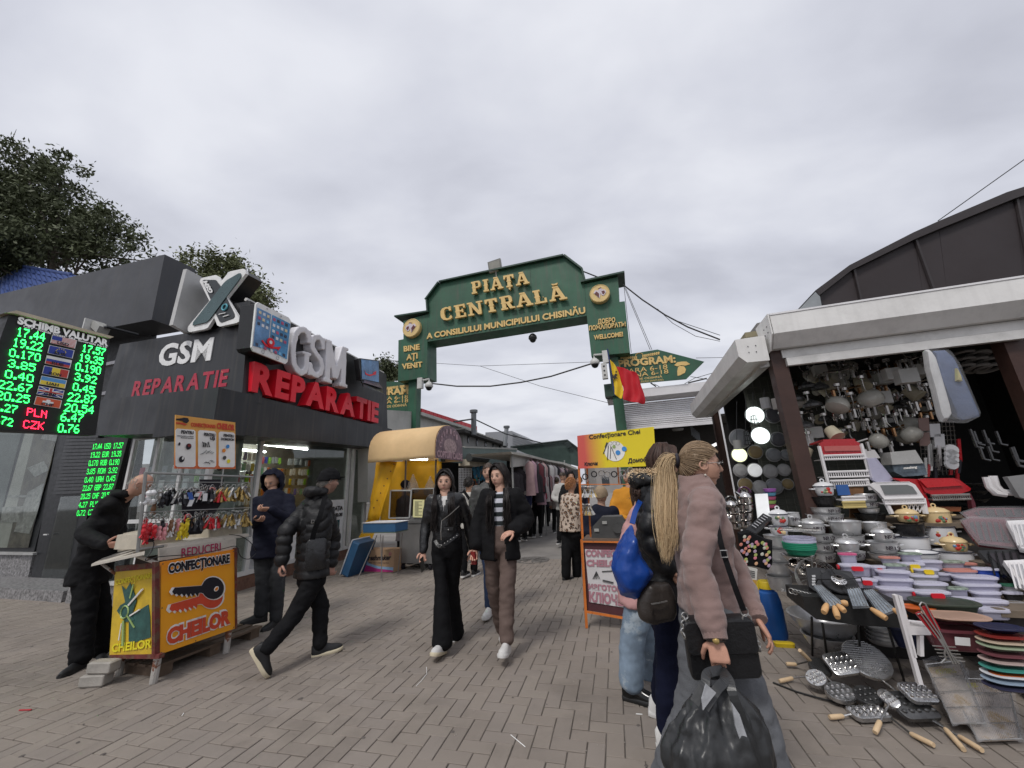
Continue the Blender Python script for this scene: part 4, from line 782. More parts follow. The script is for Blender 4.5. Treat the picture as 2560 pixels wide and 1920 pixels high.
for y0,nm,xa,xb,n in ((133,'upper',1052,1790,60),(330,'lower',1038,1785,60)):
 for i in range(n):
  f=(i+.5)/n; x=xa+(xb-xa)*f; pp=PR(*zk(x,y0+ (4 if nm=='upper' else -25*f+12)))+GU*R_.uniform(-.05,.03)
  if f<.12: k,m=('ball',kp[6]) if nm=='upper' else ('doll',kp[2]); d='white football' if nm=='upper' else 'red doll'
  elif f<.22: k,m,d=('doll',kp[R_.choice((3,8,0,5))],'small pink or brown doll')
  elif f<.36: k,m,d=('doll',kp[R_.choice((3,6,8))],'pink doll') if nm=='lower' else ('bunch',kp[R_.choice((5,0,6))],'dark metal')
  elif f<.46: k,m,d=('doll',kp[4],'yellow doll') if nm=='lower' else ('tag',kp[R_.choice((5,6,7))],'black and white tag')
  elif f<.6: k,m,d=('tag',kp[R_.choice((3,7,5,6))],'coloured tag') if nm=='upper' else ('bunch',kp[R_.choice((5,0,8,5))],'dark metal tool')
  elif f<.72: k,m,d=('bunch',kp[R_.choice((5,0,6,5,2))],'dark and silver')
  else: k,m,d=('bunch',kp[R_.choice((1,1,0))],'brass')
  hang(pp-UP*R_.uniform(0,.06),k,m,R_.uniform(.01,.08),'%s key ring on the %s rod, %s of rack'%(d,nm,'left end' if f<.2 else 'left half' if f<.45 else 'middle' if f<.65 else 'right half' if f<.85 else 'right end'),'key rings on the %s rod'%nm,1.75)
# dark boards with red horseshoe, boxes behind the rack
PRb=PU(UR-.12)
for k,pts in enumerate(([(1300,180),(1440,170),(1440,500),(1310,510)],[(1430,110),(1600,110),(1590,270),(1440,500)])): poly('backing_board',PRb,pts,.01,blk,kr,zk)
for c in ((1515,200),(1340,385),(1470,395)):
 mb=MB(); p=PU(UR-.1)(*zk(*c)); mb.torus(p,GU,.036 if c[0]>1500 else .026,.011,18,5); obj('red_magnet_ring',mb,M('fob_red'),kr)
bx=thing('key_machine',PU(UR-.2)(*zk(1150,590)),'cream boxy key cutting machine case with a black plug on the cart counter','machine'); crm=M('machine_cream',(.5,.45,.36),.55,0,.12,8,dirt=.35)
poly('case',PU(UR-.1),[(1025,505),(1305,465),(1308,575),(1000,612)],.35,crm,bx,zk); poly('case_front',PV(V0+.05),[(880,495),(985,475),(965,600),(840,630),(845,560),(890,530)],.2,crm,bx,zk)
mb=MB(); p=PU(UR-.05)(*zk(1040,548)); mb.cyl(p,p+GV*.06,.018,8); obj('plug',mb,blk,bx)
b2=thing('machine_box',PU(UR-.2)(*zk(1650,480)),'cream second machine housing on the right half of the cart counter','machine'); poly('case',PU(UR-.1),[(1500,430),(1720,400),(1735,510),(1500,540)],.3,crm,b2,zk)
def wire(pts,pl,r,label,zz=zk):
 mb=MB(); P=[pl(*zz(*p)) for p in pts]; Q=[]
 for i in range(len(P)-1):
  p0=P[max(i-1,0)];p1=P[i];p2=P[i+1];p3=P[min(i+2,len(P)-1)]
  for t in (0,.25,.5,.75): Q.append(.5*((2*p1)+(p2-p0)*t+(2*p0-5*p1+4*p2-p3)*t*t+(3*p1-p0-3*p2+p3)*t**3))
 Q.append(P[-1]); mb.tube(Q,r,5); obj('cord',mb,M('cable_black'),label=label,cat='cord')
wire([(1045,550),(1100,560),(1085,620),(1040,690),(1130,665),(1290,652),(1450,640),(1600,605),(1690,590),(1720,660),(1780,680),(1830,640)],PU(UF+.03),.004,'black power cord drooping across the top of the orange key cart')
wire([(1640,505),(1720,515),(1790,560),(1825,620)],PU(UF+.02),.004,'black cord hanging from the right end of the key rack')
wire([(1790,330),(1700,350),(1600,330),(1500,350),(1340,400)],PU(UR+.03),.005,'thick dark cord draped across the key rack')
# poster above the rack
PO=PU(UR-.02); zq=Z(0,740,3.456); po=thing('key_poster',PO(*zq(1775,1490)),'orange bordered key poster with three white cards standing above the key rack','sign')
poly('board',PO,[(1518,1026),(2033,1092),(2036,1494),(1511,1491)],.012,M('poster_orange',(.72,.36,.08),.5,0,.06,6,grad=(2,.18,.0,(.65,.13,.04))),po,zq)
POf=PU(UR-.012)
def pp(s,a,b,c,m,bold=.04,o=.004): mb=MB(); tpx(mb,s,PU(UR-.019+o),zq(*a),zq(*b),zq(*c),bold=bold); obj('lettering',mb,m,po)
for i,(a,b) in enumerate(((1517,1690),(1712,1868),(1890,2030))):
 mb=MB();
 def at_(x): f=(x-1518)/515; return 1145+f*35,1478+f*2
 y0,y1=at_(a)[0],at_(a)[1]; y2,y3=at_(b)[0],at_(b)[1]; c=14
 poly('white_card',PU(UR-.016),[(a+c,y0),(b-c,y2),(b,y2+c),(b,y3-c),(b-c,y3),(a+c,y1),(a,y1-c),(a,y0+c)],.002,wht,po,zq)
pp('CONFECȚIONARE',(1650,1125),(1862,1142),(1650,1095),rdp); pp('CHEILOR',(1872,1143),(2025,1160),(1874,1098),rdp,.06)
pp('PENTRU',(1565,1187),(1672,1195),(1566,1160),blk,.03,.007); pp('uși,bariere,roleta',(1530,1212),(1672,1220),(1530,1200),blk,.0,.007); pp('distanț lansate',(1560,1228),(1672,1234),(1560,1218),blk,.0,.007)
pp('PENTRU',(1762,1208),(1858,1216),(1763,1182),blk,.03,.007); pp('UȘI',(1815,1242),(1856,1245),(1815,1218),blk,.03,.007); pp('PENTRU',(1932,1215),(2020,1222),(1933,1192),blk,.03,.007); pp('DOMOFON',(1910,1245),(2022,1252),(1911,1225),blk,.03,.007)
def disc(x,y,r,m,o=.007,el=1.0): mb=MB(); p=PU(UR-.016+o)(*zq(x,y)); mb.lathe(p,[(r,0),(r,.002),(0,.002)],14,axis=GU,xd=UP,sx=1,sy=el); obj('printed_fob',mb,m,po)
disc(1550,1278,.016,blk,.007,.55); disc(1630,1300,.03,blk,.007,.8); disc(1635,1292,.015,M('print_darkred',(.2,.02,.02),.5),.010); disc(1570,1410,.03,blk,.007,.8); disc(1580,1400,.016,wht,.010,.5)
for x,y,m in ((1968,1300,M('print_blue',(.05,.25,.6),.5)),(1935,1335,M('print_orange',(.75,.25,.03),.5)),(1940,1398,M('print_grey',(.06,.06,.06),.5)),(1975,1428,yl)): disc(x,y,.021,m,.007,.85)
for k in range(7):
 mb=MB(); a=(1750+k*9,1265+R_.uniform(-10,10)); b=(a[0]+R_.uniform(-15,20),1305); mb.tube([PU(UR-.008)(*zq(*a)),PU(UR-.008)(*zq(*b))],.003,4); obj('printed_key',mb,M('print_grey'),po)
 mb=MB(); a=(1735+k*16,1375+R_.uniform(-25,0)); b=(a[0]+18,a[1]-18+R_.uniform(-9,9)); mb.tube([PU(UR-.008)(*zq(*a)),PU(UR-.008)(*zq(*b))],.0045,4); obj('printed_key',mb,M('print_silver',(.35,.36,.35),.5),po)
 mb=MB(); a=(1765+k*12,1430+R_.uniform(-12,12)); b=(a[0]+16,a[1]+R_.uniform(-14,14)); mb.tube([PU(UR-.008)(*zq(*a)),PU(UR-.008)(*zq(*b))],.003,4); obj('printed_key',mb,M('print_grey'),po)
poly('printed_key',PU(UR-.009),[(1522,1060),(1570,1055),(1590,1050),(1625,1055),(1635,1080),(1615,1100),(1585,1090),(1580,1078),(1525,1072)],.002,blk,po,zq); poly('printed_key',PU(UR-.012),[(1520,1090),(1580,1095),(1620,1112),(1600,1118),(1560,1105),(1520,1102)],.002,rdp,po,zq)
for k in (-.33,.33): mb=MB(); p=PO(*zq(1775,1490))+GV*k*.6; mb.cyl(p-UP*.16-GU*.02,p+GV*0-GU*.02+UP*.3,.006,6); obj('support_rod',mb,steel,po)
# bricks under the cart, pallet
cn=M('concrete_block',(.33,.31,.28),.9,0,.2,10,.5,80)
c=gr(*zk(680,1585)); mb=MB(); mb.rbox(c+UP*.045,[(.012,-.045),(0,-.03),(0,.035),(.012,.045)],(GU+GV*.35),(GV-GU*.35),.2,.1,.012,2); obj('concrete_block',mb,cn,smooth=False,label='weathered concrete block on the pavers at the left foot of the key cart',cat='block')
mb=MB(); mb.rbox(c+UP*.137+GU*.035+GV*.015,[(.012,-.045),(0,-.03),(0,.035),(.012,.045)],(GU+GV*.25),(GV-GU*.25),.21,.1,.012,2); obj('concrete_block',mb,cn,label='upper concrete block lying on another beside the key cart',cat='block')
pal=thing('pallet',G(UF-.5,V0+.6,0),'old wooden pallet lying on the pavers beneath the key cart','pallet'); wd=M('old_wood',(.12,.085,.06),.85,0,.3,7,.4,50)
for k in range(3): mb=MB(); mb.obox(G(UF-.75,V0+.1+k*.42,.0),GU*.65,GV*.1,UP*.08); obj('runner',mb,wd,pal)
for k in range(5): mb=MB(); mb.obox(G(UF-.75+k*.14,V0+.06,.083),GU*.1,GV*1.0,UP*.02); obj('board',mb,wd,pal)
# ================= food cart with yellow awning =================
zf2=Z(840,1040,3.95); fcV=5.75
fc_=thing('food_cart',gr(1000,1440),'steel food cart with cream barrel awning and yellow side curtain beyond the walking women','cart')
ssm=M('brushed_steel',(.22,.215,.21),.4,.55,.12,3,.05,60); cream=M('awning_cream',(.72,.5,.26),.7,0,.08,2,.15,25,dirt=.12); yel=M('tarp_yellow',(.68,.36,.01),.55,0,.15,3,.3,14)
PFc=PV(5.7)
def gx(x,y,pl=PFc): return pl(*zf2(x,y))
bl=gr(*zf2(620,1520)); brr=gr(*zf2(955,1530)); zt_=PV(bl.dot(GV))(*zf2(640,1060)).z
uL=bl.dot(GU); uR=PV(bl.dot(GV))(*zf2(955,1530)).dot(GU); v0=bl.dot(GV)
mb=MB(); mb.obox(G(uL,v0,.12),GU*(uR-uL),GV*.8,UP*(zt_-.12)); obj('steel_body',mb,ssm,fc_)
mb=MB(); mb.obox(G(uL-.03,v0-.02,zt_+.003),GU*(uR-uL+.06),GV*.84,UP*.03); obj('counter_top',mb,ssm,fc_)
mb=MB(); mb.obox(G(uR-.55,v0+.01,zt_+.035),GU*.52,GV*.3,UP*.1); obj('sill_box',mb,ssm,fc_)
for u_ in (uL+.06,uR-.08):
 for v_ in (v0+.06,v0+.7): mb=MB(); mb.cyl(G(u_,v_,.055)-GU*.015,G(u_,v_,.055)+GU*.015,.055,12); obj('castor',mb,blk,fc_)
# awning: barrel vault running across, from zoom px
PA1=PV(v0-.05); AL=PA1(*zf2(395,440)); AR=PA1(*zf2(1035,455)); zA=AL.z; W_=(AR-AL).dot(GU); R0=PA1(*zf2(560,232)).z-zA
R0=.55; mb=MB(); rg=[]
n=14
prof=[]
for i in range(n+1):
 a=pi*(i/n); prof.append((-cos(a)*.62+.62,sin(a)**.8*R0+.1))
prof=[(0,-.06),(0,.02)]+prof+[(1.24,-.06)]
for u_ in (AL.dot(GU),AL.dot(GU)+W_*.33,AL.dot(GU)+W_*.66,AL.dot(GU)+W_): rg.append([G(u_,v0-.3+v,zA+z) for v,z in prof])
mb.loft(rg,cap=False,closed=False); o=obj('awning',mb,cream,fc_,smooth=True,fixn=False); md=o.modifiers.new('s','SOLIDIFY'); md.thickness=.012
ue=AL.dot(GU)+W_
mb=MB(); mb.prism([G(ue+.014,v0-.3+v,zA+z) for v,z in prof],GU*.01); obj('awning_end_sign',mb,M('sign_mauve',(.2,.13,.15),.55,0,.5,9),fc_)
PE=PU(ue+.03)
mb=MB(); text(mb,'COPTURI CALDE',G(ue+.03,v0-.26,zA-.03),G(ue+.03,v0+.9,zA-.03),G(ue+.03,v0-.26,zA+.09),bold=.04);
for k in range(9): a=pi*(k+.5)/9; text(mb,'COVRIGI  '[k],G(ue+.03,v0+.32-.46*cos(a)-.04,zA+.1+.38*sin(a)),G(ue+.03,v0+.32-.46*cos(a)+.05,zA+.1+.38*sin(a)),G(ue+.03,v0+.32-.46*cos(a)-.04,zA+.2+.38*sin(a)),bold=.04)
obj('lettering',mb,M('print_pink',(.5,.33,.36),.6),fc_,kind='stuff')
mb=MB(); mb.prism([G(ue+.026,v0+.32+.3*cos(t),zA+.22+.16*sin(t)) for t in np.linspace(0,2*pi,12,endpoint=False)],GU*.003); obj('printed_pastry',mb,M('print_bun',(.42,.3,.3),.6,0,.5,20),fc_)
# posts
for x,y0,y1 in ((690,450,1060),(985,455,1060)):
 a=PV(v0+.02)(*zf2(x,y0)); mb=MB(); mb.cyl(Vector((a.x,a.y,zt_)),a+UP*.05,.018,8); obj('post',mb,M('post_brown_grey',(.12,.1,.09),.5),fc_)
# yellow curtains: left one gathered, back one
def tarp(pts_t,pts_b,pl0,pl1,n,amp,nm,par):
 mb=MB(); m=8
 for i in range(m+1):
  f=i/m
  for j in range(n+1):
   g=j/n; a=pl0(*zf2(*[pts_t[0][k]*(1-g)+pts_t[1][k]*g for k in (0,1)])); b=pl1(*zf2(*[pts_b[0][k]*(1-g)+pts_b[1][k]*g for k in (0,1)])); p=a.lerp(b,f)+GV*(amp*sin(g*9+f*2)+.012*noise.noise(Vector((g*5,f*7,amp)))*3); mb.v.append(p)
 for i in range(m):
  for j in range(n): a=i*(n+1)+j; mb.f.append((a,a+1,a+n+2,a+n+1)); mb.m.append(0)
 o=obj(nm,mb,yel,par,smooth=True,fixn=False); md=o.modifiers.new('s','SOLIDIFY'); md.thickness=.004
tarp([(400,440),(600,450)],[(300,1035),(435,1030)],PV(v0-.05),PV(v0-.1),10,.03,'side_curtain',fc_)
tarp([(300,1030),(420,1035)],[(185,1290),(330,1310)],PV(v0-.1),PV(v0-.15),6,.02,'side_curtain',fc_)
tarp([(430,455),(1040,440)],[(430,1100),(1040,1060)],PV(v0+.78),PV(v0+.78),16,.04,'back_curtain',fc_)
for k in range(7): f=k/6; mb=MB(); p=PV(v0-.12)(*zf2(575-200*f,475+430*f)); mb.cyl(p,p-GV*.01,.014,8); obj('eyelet',mb,M('eyelet_brown',(.12,.05,.02),.5),fc_)
mb=MB(); p=PV(v0+.3); mb.cyl(PV(v0+.3)(*zf2(720,452))+UP*.06,PV(v0+.3)(*zf2(900,458))+UP*.06,.02,8); obj('light_tube',mb,tube_m,label='lit fluorescent tube under the cream cart awning',cat='light')
alu=M('alu_frame',(.45,.45,.44),.4,.4)
# glass cabinet frames on cart
for pts in ([(540,735),(745,735),(725,1005),(525,1008)],):
 P=[PV(v0+.0)(*zf2(*p)) for p in pts]
 for a,b in zip(P,P[1:]+P[:1]): mb=MB(); mb.tube([a,b],.018,4); obj('glass_frame',mb,alu,fc_)
 mb=MB(); mb.prism(P,GV*.004); obj('glass_pane',mb,glassmat('smoky_glass',(.45,.43,.42),.05,.6),fc_)
P=[PV(v0+.04)(*zf2(*p)) for p in ((750,720),(965,715),(965,1010),(735,1015))]
for a,b in zip(P,P[1:]+P[:1]): mb=MB(); mb.tube([a,b],.012,4); obj('glass_frame',mb,alu,fc_)
mb=MB(); mb.prism(P,GV*.004); obj('glass_pane',mb,glassmat('smoky_glass'),fc_)
mb=MB(); mb.prism([PV(v0-.02)(*zf2(*p)) for p in ((765,825),(873,827),(862,1003),(758,1000))],GV*.004); t=obj('price_list',mb,M('paper_yellow',(.72,.68,.35),.7),label='yellow price list taped to the food cart glass',cat='paper')
mb=MB();
for k in range(13): mb.prism([PV(v0-.024)(*zf2(*p)) for p in ((778,845+k*11),(815 if k%3 else 850,845+k*11),(815 if k%3 else 850,849+k*11),(778,849+k*11))],GV*.001)
lab(obj('printed_lines',mb,M('print_grey'),t),kind='stuff')
for c,lb in (((760,620),'clear plastic bag hanging left under the cream cart awning'),((930,640),'clear plastic bag hanging right under the cream cart awning')):
 p=PV(v0+.2)(*zf2(*c)); mb=MB(); mb.lathe(p-UP*.28,[(.02,-.02),(.11,0),(.13,.08),(.09,.2),(.03,.32),(.012,.38)],12); obj('plastic_bag',mb,M('bag_clear',(.6,.55,.48),.3,alpha=.35,bump=.6,bs=20),smooth=True,label=lb,cat='bag')
# small folding table + blue trays + carton
tb=thing('folding_table',gr(*zf2(430,1600)),'thin legged folding table holding a blue tray left of the food cart','table'); lg=M('leg_grey',(.25,.23,.22),.4,.4)
vt=gr(*zf2(455,1630)).dot(GV); pl=PV(vt)
for a,b in (((440,1170),(455,1630)),((300,1200),(215,1610)),((560,1180),(610,1560)),((465,1180),(445,1600))): mb=MB(); mb.tube([pl(*zf2(*a))+GV*(.3 if a[0] in(300,560) else 0),Vector((*gr(*zf2(*b)).xy,0))],.009,6); obj('leg',mb,lg,tb)
A=pl(*zf2(265,1060));Bq=pl(*zf2(590,1060)); zz_=pl(*zf2(420,1145)).z; wU=(Bq-A).dot(GU)
mb=MB(); mb.cbox(G((A.dot(GU)+Bq.dot(GU))/2,vt+.2,zz_-.012),GU*wU,GV*.42,UP*.015); obj('table_top',mb,M('cloth_green',(.1,.13,.1),.8),tb)
blue=M('tray_blue',(.025,.09,.19),.45,0,.15,4,dirt=.2)
def tray(nm,o,xd,yd,w,d,h,label):
 t=thing(nm,o,label,'tray'); x=Vector(xd).normalized(); y=Vector(yd).normalized(); n=x.cross(y); mb=MB()
 mb.rbox(o,[(.0,0),(-.0,h),(.012,h),(.012,.012)],x,y,w,d,.03,2,ax=n); obj('body',mb,blue,t); mb=MB(); mb.rbox(o,[(-.012,h-.004),(-.02,h+.008),(.0,h+.01),(.014,h+.002)],x,y,w,d,.03,2,ax=n); obj('rim',mb,M('rim_white',(.65,.66,.68),.5),t); return t
tray('tray',G((A.dot(GU)+Bq.dot(GU))/2,vt+.2,zz_),GU,GV,wU,.42,A.z-zz_,'blue plastic tray with white rim on the folding table')
c=gr(*zf2(110,1595)); x_=(UP*1.0+GU*.38).normalized(); y_=GV; q=c+x_*.3+GV*.25
tray('tray',q,x_,y_,.62,.5,.16,'blue plastic tray leaning on its side by the carton')
cb_=thing('carton',gr(*zf2(400,1540)),'brown cardboard carton with pink and blue printed band under the folding table','box'); vb=gr(*zf2(240,1540)).dot(GV); PBx2=PV(vb)
P=[PBx2(*zf2(*p)) for p in ((240,1540),(565,1545),(575,1322),(255,1320))]; mb=MB(); mb.prism(P,GV*.3+UP*.0); obj('body',mb,M('cardboard',(.4,.26,.16),.8,0,.1,5),cb_)
def cp(pts,m,o=.003): mb=MB(); mb.prism([PV(vb-o)(*zf2(*p)) for p in pts],GV*.001); obj('print_band',mb,m,cb_)
cp([(242,1535),(563,1542),(560,1520),(400,1500),(310,1465),(250,1400),(246,1440)],M('print_magenta',(.4,.03,.18),.6)); cp([(248,1405),(300,1470),(400,1505),(565,1525),(566,1495),(420,1485),(330,1455),(252,1385)],M('print_skyblue',(.25,.4,.6),.6),.005)
mb=MB(); text(mb,'Freshmaker',PV(vb-.004)(*zf2(295,1425)),PV(vb-.004)(*zf2(540,1420)),PV(vb-.004)(*zf2(305,1378)),bold=.03); text(mb,'BABY WET WIPES 120 PCS',PV(vb-.004)(*zf2(320,1455)),PV(vb-.004)(*zf2(520,1457)),PV(vb-.004)(*zf2(321,1445)),bold=.0); lab(obj('lettering',mb,blk,cb_),kind='stuff')
mb=MB(); mb.torus(PV(vb-.004)(*zf2(535,1362)),GV,.022,.004,14,4); obj('round_mark',mb,M('print_magenta'),cb_)
# ================= key stall right (orange frame) =================
zr=Z(1400,1040,3.19); VR=gr(*zr(205,1690)).dot(GV); PRr=PV(VR); org=M('frame_orange',(.6,.17,.03),.5,0,.15,8,wear=((.2,.08,.04),.6,20));
ks=thing('key_stall',gr(*zr(300,1690)),'orange framed key stall with a red and yellow sign above a maroon lower board','stall')
def rb(a,b,r=.016,o=0,nm='frame_bar',m=org): mb=MB(); A=PV(VR+o)(*zr(*a)); B=PV(VR+o)(*zr(*b)); mb.tube([A,B],r,4); obj(nm,mb,m,ks)
rb((150,400),(180,980)); rb((172,985),(212,1690),.018); rb((165,1000),(520,1005),.014); rb((205,1560),(560,1620),.014); rb((215,410),(245,975),.012,.15); rb((460,400),(470,540),.010,.15); rb((150,545),(600,545),.006); rb((700,420),(740,1640),.016,.0)
poly('lower_board',PV(VR+.02),[(185,1010),(640,1020),(660,1620),(215,1550)],.015,M('board_maroon',(.075,.025,.03),.6,0,.15,5),ks,zr)
poly('white_poster',PV(VR+.012),[(198,1062),(600,1080),(620,1545),(238,1485)],.003,M('poster_paper',(.6,.58,.58),.6,0,.1,5),ks,zr)
def kst(s,a,b,c,m=prd,o=.008,bold=.05): mb=MB(); tpx(mb,s,PV(VR+o),zr(*a),zr(*b),zr(*c),bold=bold); obj('lettering',mb,m,ks)
pk=M('print_pink2',(.42,.2,.24),.6)
for q,w in ((('CONFECTIONAREA',(204,1118),(760,1125),(204,1068))),0),((('CHEILOR',(210,1195),(500,1202),(210,1148))),0),((('ИЗГОТОВЛЕНИЕ',(226,1378),(690,1420),(226,1340))),0),((('КЛЮЧЕЙ',(232,1475),(560,1520),(230,1405))),0): kst(*q[:4],m=pk)
for k in range(5): mb=MB(); mb.tube([PV(VR+.008)(*zr(290,1240)),PV(VR+.008)(*zr(262+k*14,1300))],.004,4); obj('printed_key',mb,M('print_grey'),ks)
mb=MB(); mb.tube([PV(VR+.008)(*zr(335,1240)),PV(VR+.008)(*zr(420,1235))],.006,4); mb.tube([PV(VR+.008)(*zr(340,1310)),PV(VR+.008)(*zr(425,1330))],.01,4); obj('printed_key',mb,M('print_grey'),ks)
sg=thing('stall_sign',PV(VR-.03)(*zr(300,410)),'red to yellow sign reading Confecționare Chei over the orange key stall','sign')
o=poly('board',PV(VR-.02),[(137,158),(748,85),(768,398),(148,420)],.02,M('sign_red_yellow',(.62,.1,.08),.45,0,.04,4,grad=(0,-.12,.1,(.75,.6,.02))),sg,zr)
def st(s,a,b,c,bold=.02): mb=MB(); tpx(mb,s,PV(VR-.022),zr(*a),zr(*b),zr(*c),bold=bold); obj('lettering',mb,blk,sg)
st('Confecționare Chei',(232,185),(640,140),(230,152)); st('Ключи',(196,398),(300,390),(196,372),.04); st('Домофоны',(543,375),(775,355),(543,342),.03)
c=PV(VR-.022)(*zr(435,280)); mb=MB(); mb.lathe(c,[(.112,0),(.112,.002),(0,.002)],28,axis=-GV); obj('white_circle',mb,wht,sg)
for x,y,r,m in ((462,292,.027,M('print_blue')),(512,262,.027,M('print_blue')),(430,245,.018,pg)): mb=MB(); mb.lathe(PV(VR-.026)(*zr(x,y)),[(r,0),(r,.002),(0,.002)],14,axis=-GV); obj('printed_fob',mb,m,sg)
for a,b,w in (((380,215),(345,300),8),((385,235),(378,350),7),((405,240),(400,340),6),((410,250),(450,345),6),((375,210),(360,250),11)): mb=MB(); mb.tube([PV(VR-.026)(*zr(*a)),PV(VR-.026)(*zr(*b))],w*.0007,4); obj('printed_key',mb,M('print_grey'),sg)
for x in (400,435,460): mb=MB(); mb.torus(PV(VR-.026)(*zr(x,218)),GV,.02,.0015,14,3); obj('printed_ring',mb,M('print_grey'),sg)
# hanging bunches, key machine on the stall
for i,(x,y,w) in enumerate(((200,500,'dark'),(270,480,'dark'),(330,470,'steel'),(375,480,'steel'),(430,480,'dark'),(500,470,'steel'),(560,450,'white'),(600,490,'steel'))):
 p=PV(VR+.08)(*zr(x,y-30)); t_=MB(); t_.mat(kp[5] if w=='dark' else kp[6] if w=='white' else kp[0]); t_.torus(p-UP*.02,GV,.03,.007,14,5); t_.mat(kp[0])
 for k in range(9): a=pi+pi*(k+.5)/9; d=Vector((cos(a)*GU.x,cos(a)*GU.y,sin(a))); t_.cbox(p-UP*.02+d*.045,d*.035,GU*.006,GV*.003)
 obj('key_ring',t_,None,label='%s ring fanned with key blanks, %s from the left on the orange stall'%(w,['first','second','third','fourth','fifth','sixth','seventh','eighth'][i]),cat='key ring',group='fanned rings on the orange key stall')
for i in range(22):
 p=PV(VR+.02+R_.uniform(0,.1))(*zr(178+i*7.5 if i<12 else 180+(i-12)*7,560 if i<12 else 700)); hang(p,'bunch',kp[1 if i%2 else 0],.02,'small bunch of %s key blanks, %s row, left side of the orange stall'%('brass' if i%2 else 'steel','upper' if i<12 else 'lower'),'key blanks on the orange stall',1.5,GV)
mc=thing('key_machine',PV(VR+.1)(*zr(350,990)),'dark grey key cutting machine on the shelf of the orange stall','machine'); dg=M('machine_grey',(.06,.06,.058),.5,0,.15,9)
poly('housing',PV(VR+.05),[(250,980),(262,880),(330,805),(490,800),(520,850),(520,985)],.22,dg,mc,zr); poly('shelf',PV(VR-.01),[(185,978),(600,985),(600,1000),(185,995)],.35,M('shelf_brown',(.15,.1,.07),.7),ks,zr)
for x,y in ((292,910),(355,850)): mb=MB(); p=PV(VR+.04)(*zr(x,y)); mb.cbox(p,GU*.05,GV*.01,UP*.03); obj('control_plate',mb,M('lamp_grey'),mc)
mb=MB(); p=PV(VR+.045)(*zr(460,895)); mb.cyl(p,p-GV*.03,.05,16); obj('wheel_cover',mb,dg,mc)
# ================= trees =================
def leafmat(name,c):
 m=M(name,c,.6,0,.45,.9,spec=.3); return m
barkm=M('bark',(.09,.075,.06),.9,0,.3,6,.5,40)
def tree(base,clumps,leaves,size,m,label,seed,trunk_r=.22,par_name='tree'):
 rnd=random.Random(seed); t=thing('tree',base,label,'tree'); top=sum((c[0] for c in clumps),Vector())/len(clumps)
 mb=MB(); P=[Vector(base),Vector(base).lerp(top,.35)+Vector((.2,.1,0)),Vector(base).lerp(top,.7),top]; mb.tube(P,[trunk_r,trunk_r*.8,trunk_r*.5,.05],8); obj('trunk',mb,barkm,t,smooth=True)
 for c,r in clumps:
  st=P[1].lerp(P[3],rnd.uniform(.0,.8)); mid=st.lerp(c,.5)+Vector((0,0,r.z*.15)); mb=MB(); mb.tube([st,mid,c,c+Vector((rnd.uniform(-.4,.4),rnd.uniform(-.4,.4),r.z*.8))],[.07,.05,.025,.008],5); obj('limb',mb,barkm,t)
 g=np.random.default_rng(seed); C=[];tot=sum(r.x*r.y*r.z for c,r in clumps)
 for c,r in clumps:
  n=int(leaves*r.x*r.y*r.z/tot); subs=max(6,n//55); u=g.normal(size=(subs,3)); u/=np.linalg.norm(u,axis=1)[:,None]; u*=(g.random(subs)**.33)[:,None]*1.0
  sc=np.array([tuple(c)])+u*np.array([tuple(r)]); k=g.integers(0,subs,n); sr=.16+.34*g.random(subs)
  C.append(sc[k]+g.normal(size=(n,3))*(sr[k])[:,None]*.62)
 C=np.concatenate(C); n=len(C); a=g.normal(size=(n,3)); a/=np.linalg.norm(a,axis=1)[:,None]; b=np.cross(a,g.normal(size=(n,3))); b/=np.linalg.norm(b,axis=1)[:,None]; s=(size*(.6+.8*g.random(n)))[:,None]
 V=np.stack([C-a*s,C+b*s*.42,C+a*s,C-b*s*.42],1).reshape(-1,3)-np.array([tuple(base)]); me=bpy.data.meshes.new('crown'); me.vertices.add(4*n); me.vertices.foreach_set('co',V.ravel().astype(np.float32)); me.loops.add(4*n); me.loops.foreach_set('vertex_index',np.arange(4*n,dtype=np.int32)); me.polygons.add(n); me.polygons.foreach_set('loop_start',np.arange(0,4*n,4,dtype=np.int32)); me.polygons.foreach_set('loop_total',np.full(n,4,dtype=np.int32)); me.materials.append(m); me.update(calc_edges=True)
 o=bpy.data.objects.new('crown',me); COL.objects.link(o); o.parent=t; o['kind']='stuff'; return t
def clump(x,y,Y,wx,hz,dp=None):
 c=pt(x,y,Y); k=Y/CF; return (c,Vector((wx*k,(dp or wx)*k*.8,hz*k)))
YT=17.5
tree(Vector((-22,YT,0)),[clump(-40,470,YT,150,150),clump(40,430,YT,95,120),clump(130,470,YT,110,90),clump(60,560,YT,170,110),clump(200,560,YT,110,70),clump(250,600,YT,110,80),clump(320,630,YT,65,50),clump(120,640,YT,190,60),clump(-60,640,YT,180,110),clump(300,560,YT+1,45,35),clump(30,350,YT,50,40),clump(150,430,YT,60,60),clump(240,520,YT,60,50),clump(380,655,YT,28,25)],40000,.115,leafmat('leaf_dark',(.085,.10,.05)),'large dark green broadleaf tree rising behind the exchange office at the left edge',5,.3)
tree(Vector((-11.5,15,0)),[clump(475,650,15,26,38),clump(545,655,15,45,42),clump(590,690,15,55,45),clump(640,735,15,42,42),clump(500,700,15,60,35),clump(675,750,15,20,26),clump(560,760,15,110,50)],13000,.085,leafmat('leaf_mid',(.13,.145,.065)),'green tree with thin upper twigs behind the white X sign',8,.2)
tree(Vector((-9,21,0)),[clump(965,925,21,30,20),clump(985,935,21,25,18),clump(950,950,21,35,20)],5000,.09,leafmat('leaf_dark',None),'small dark treetop behind the left programme sign',9,.15)
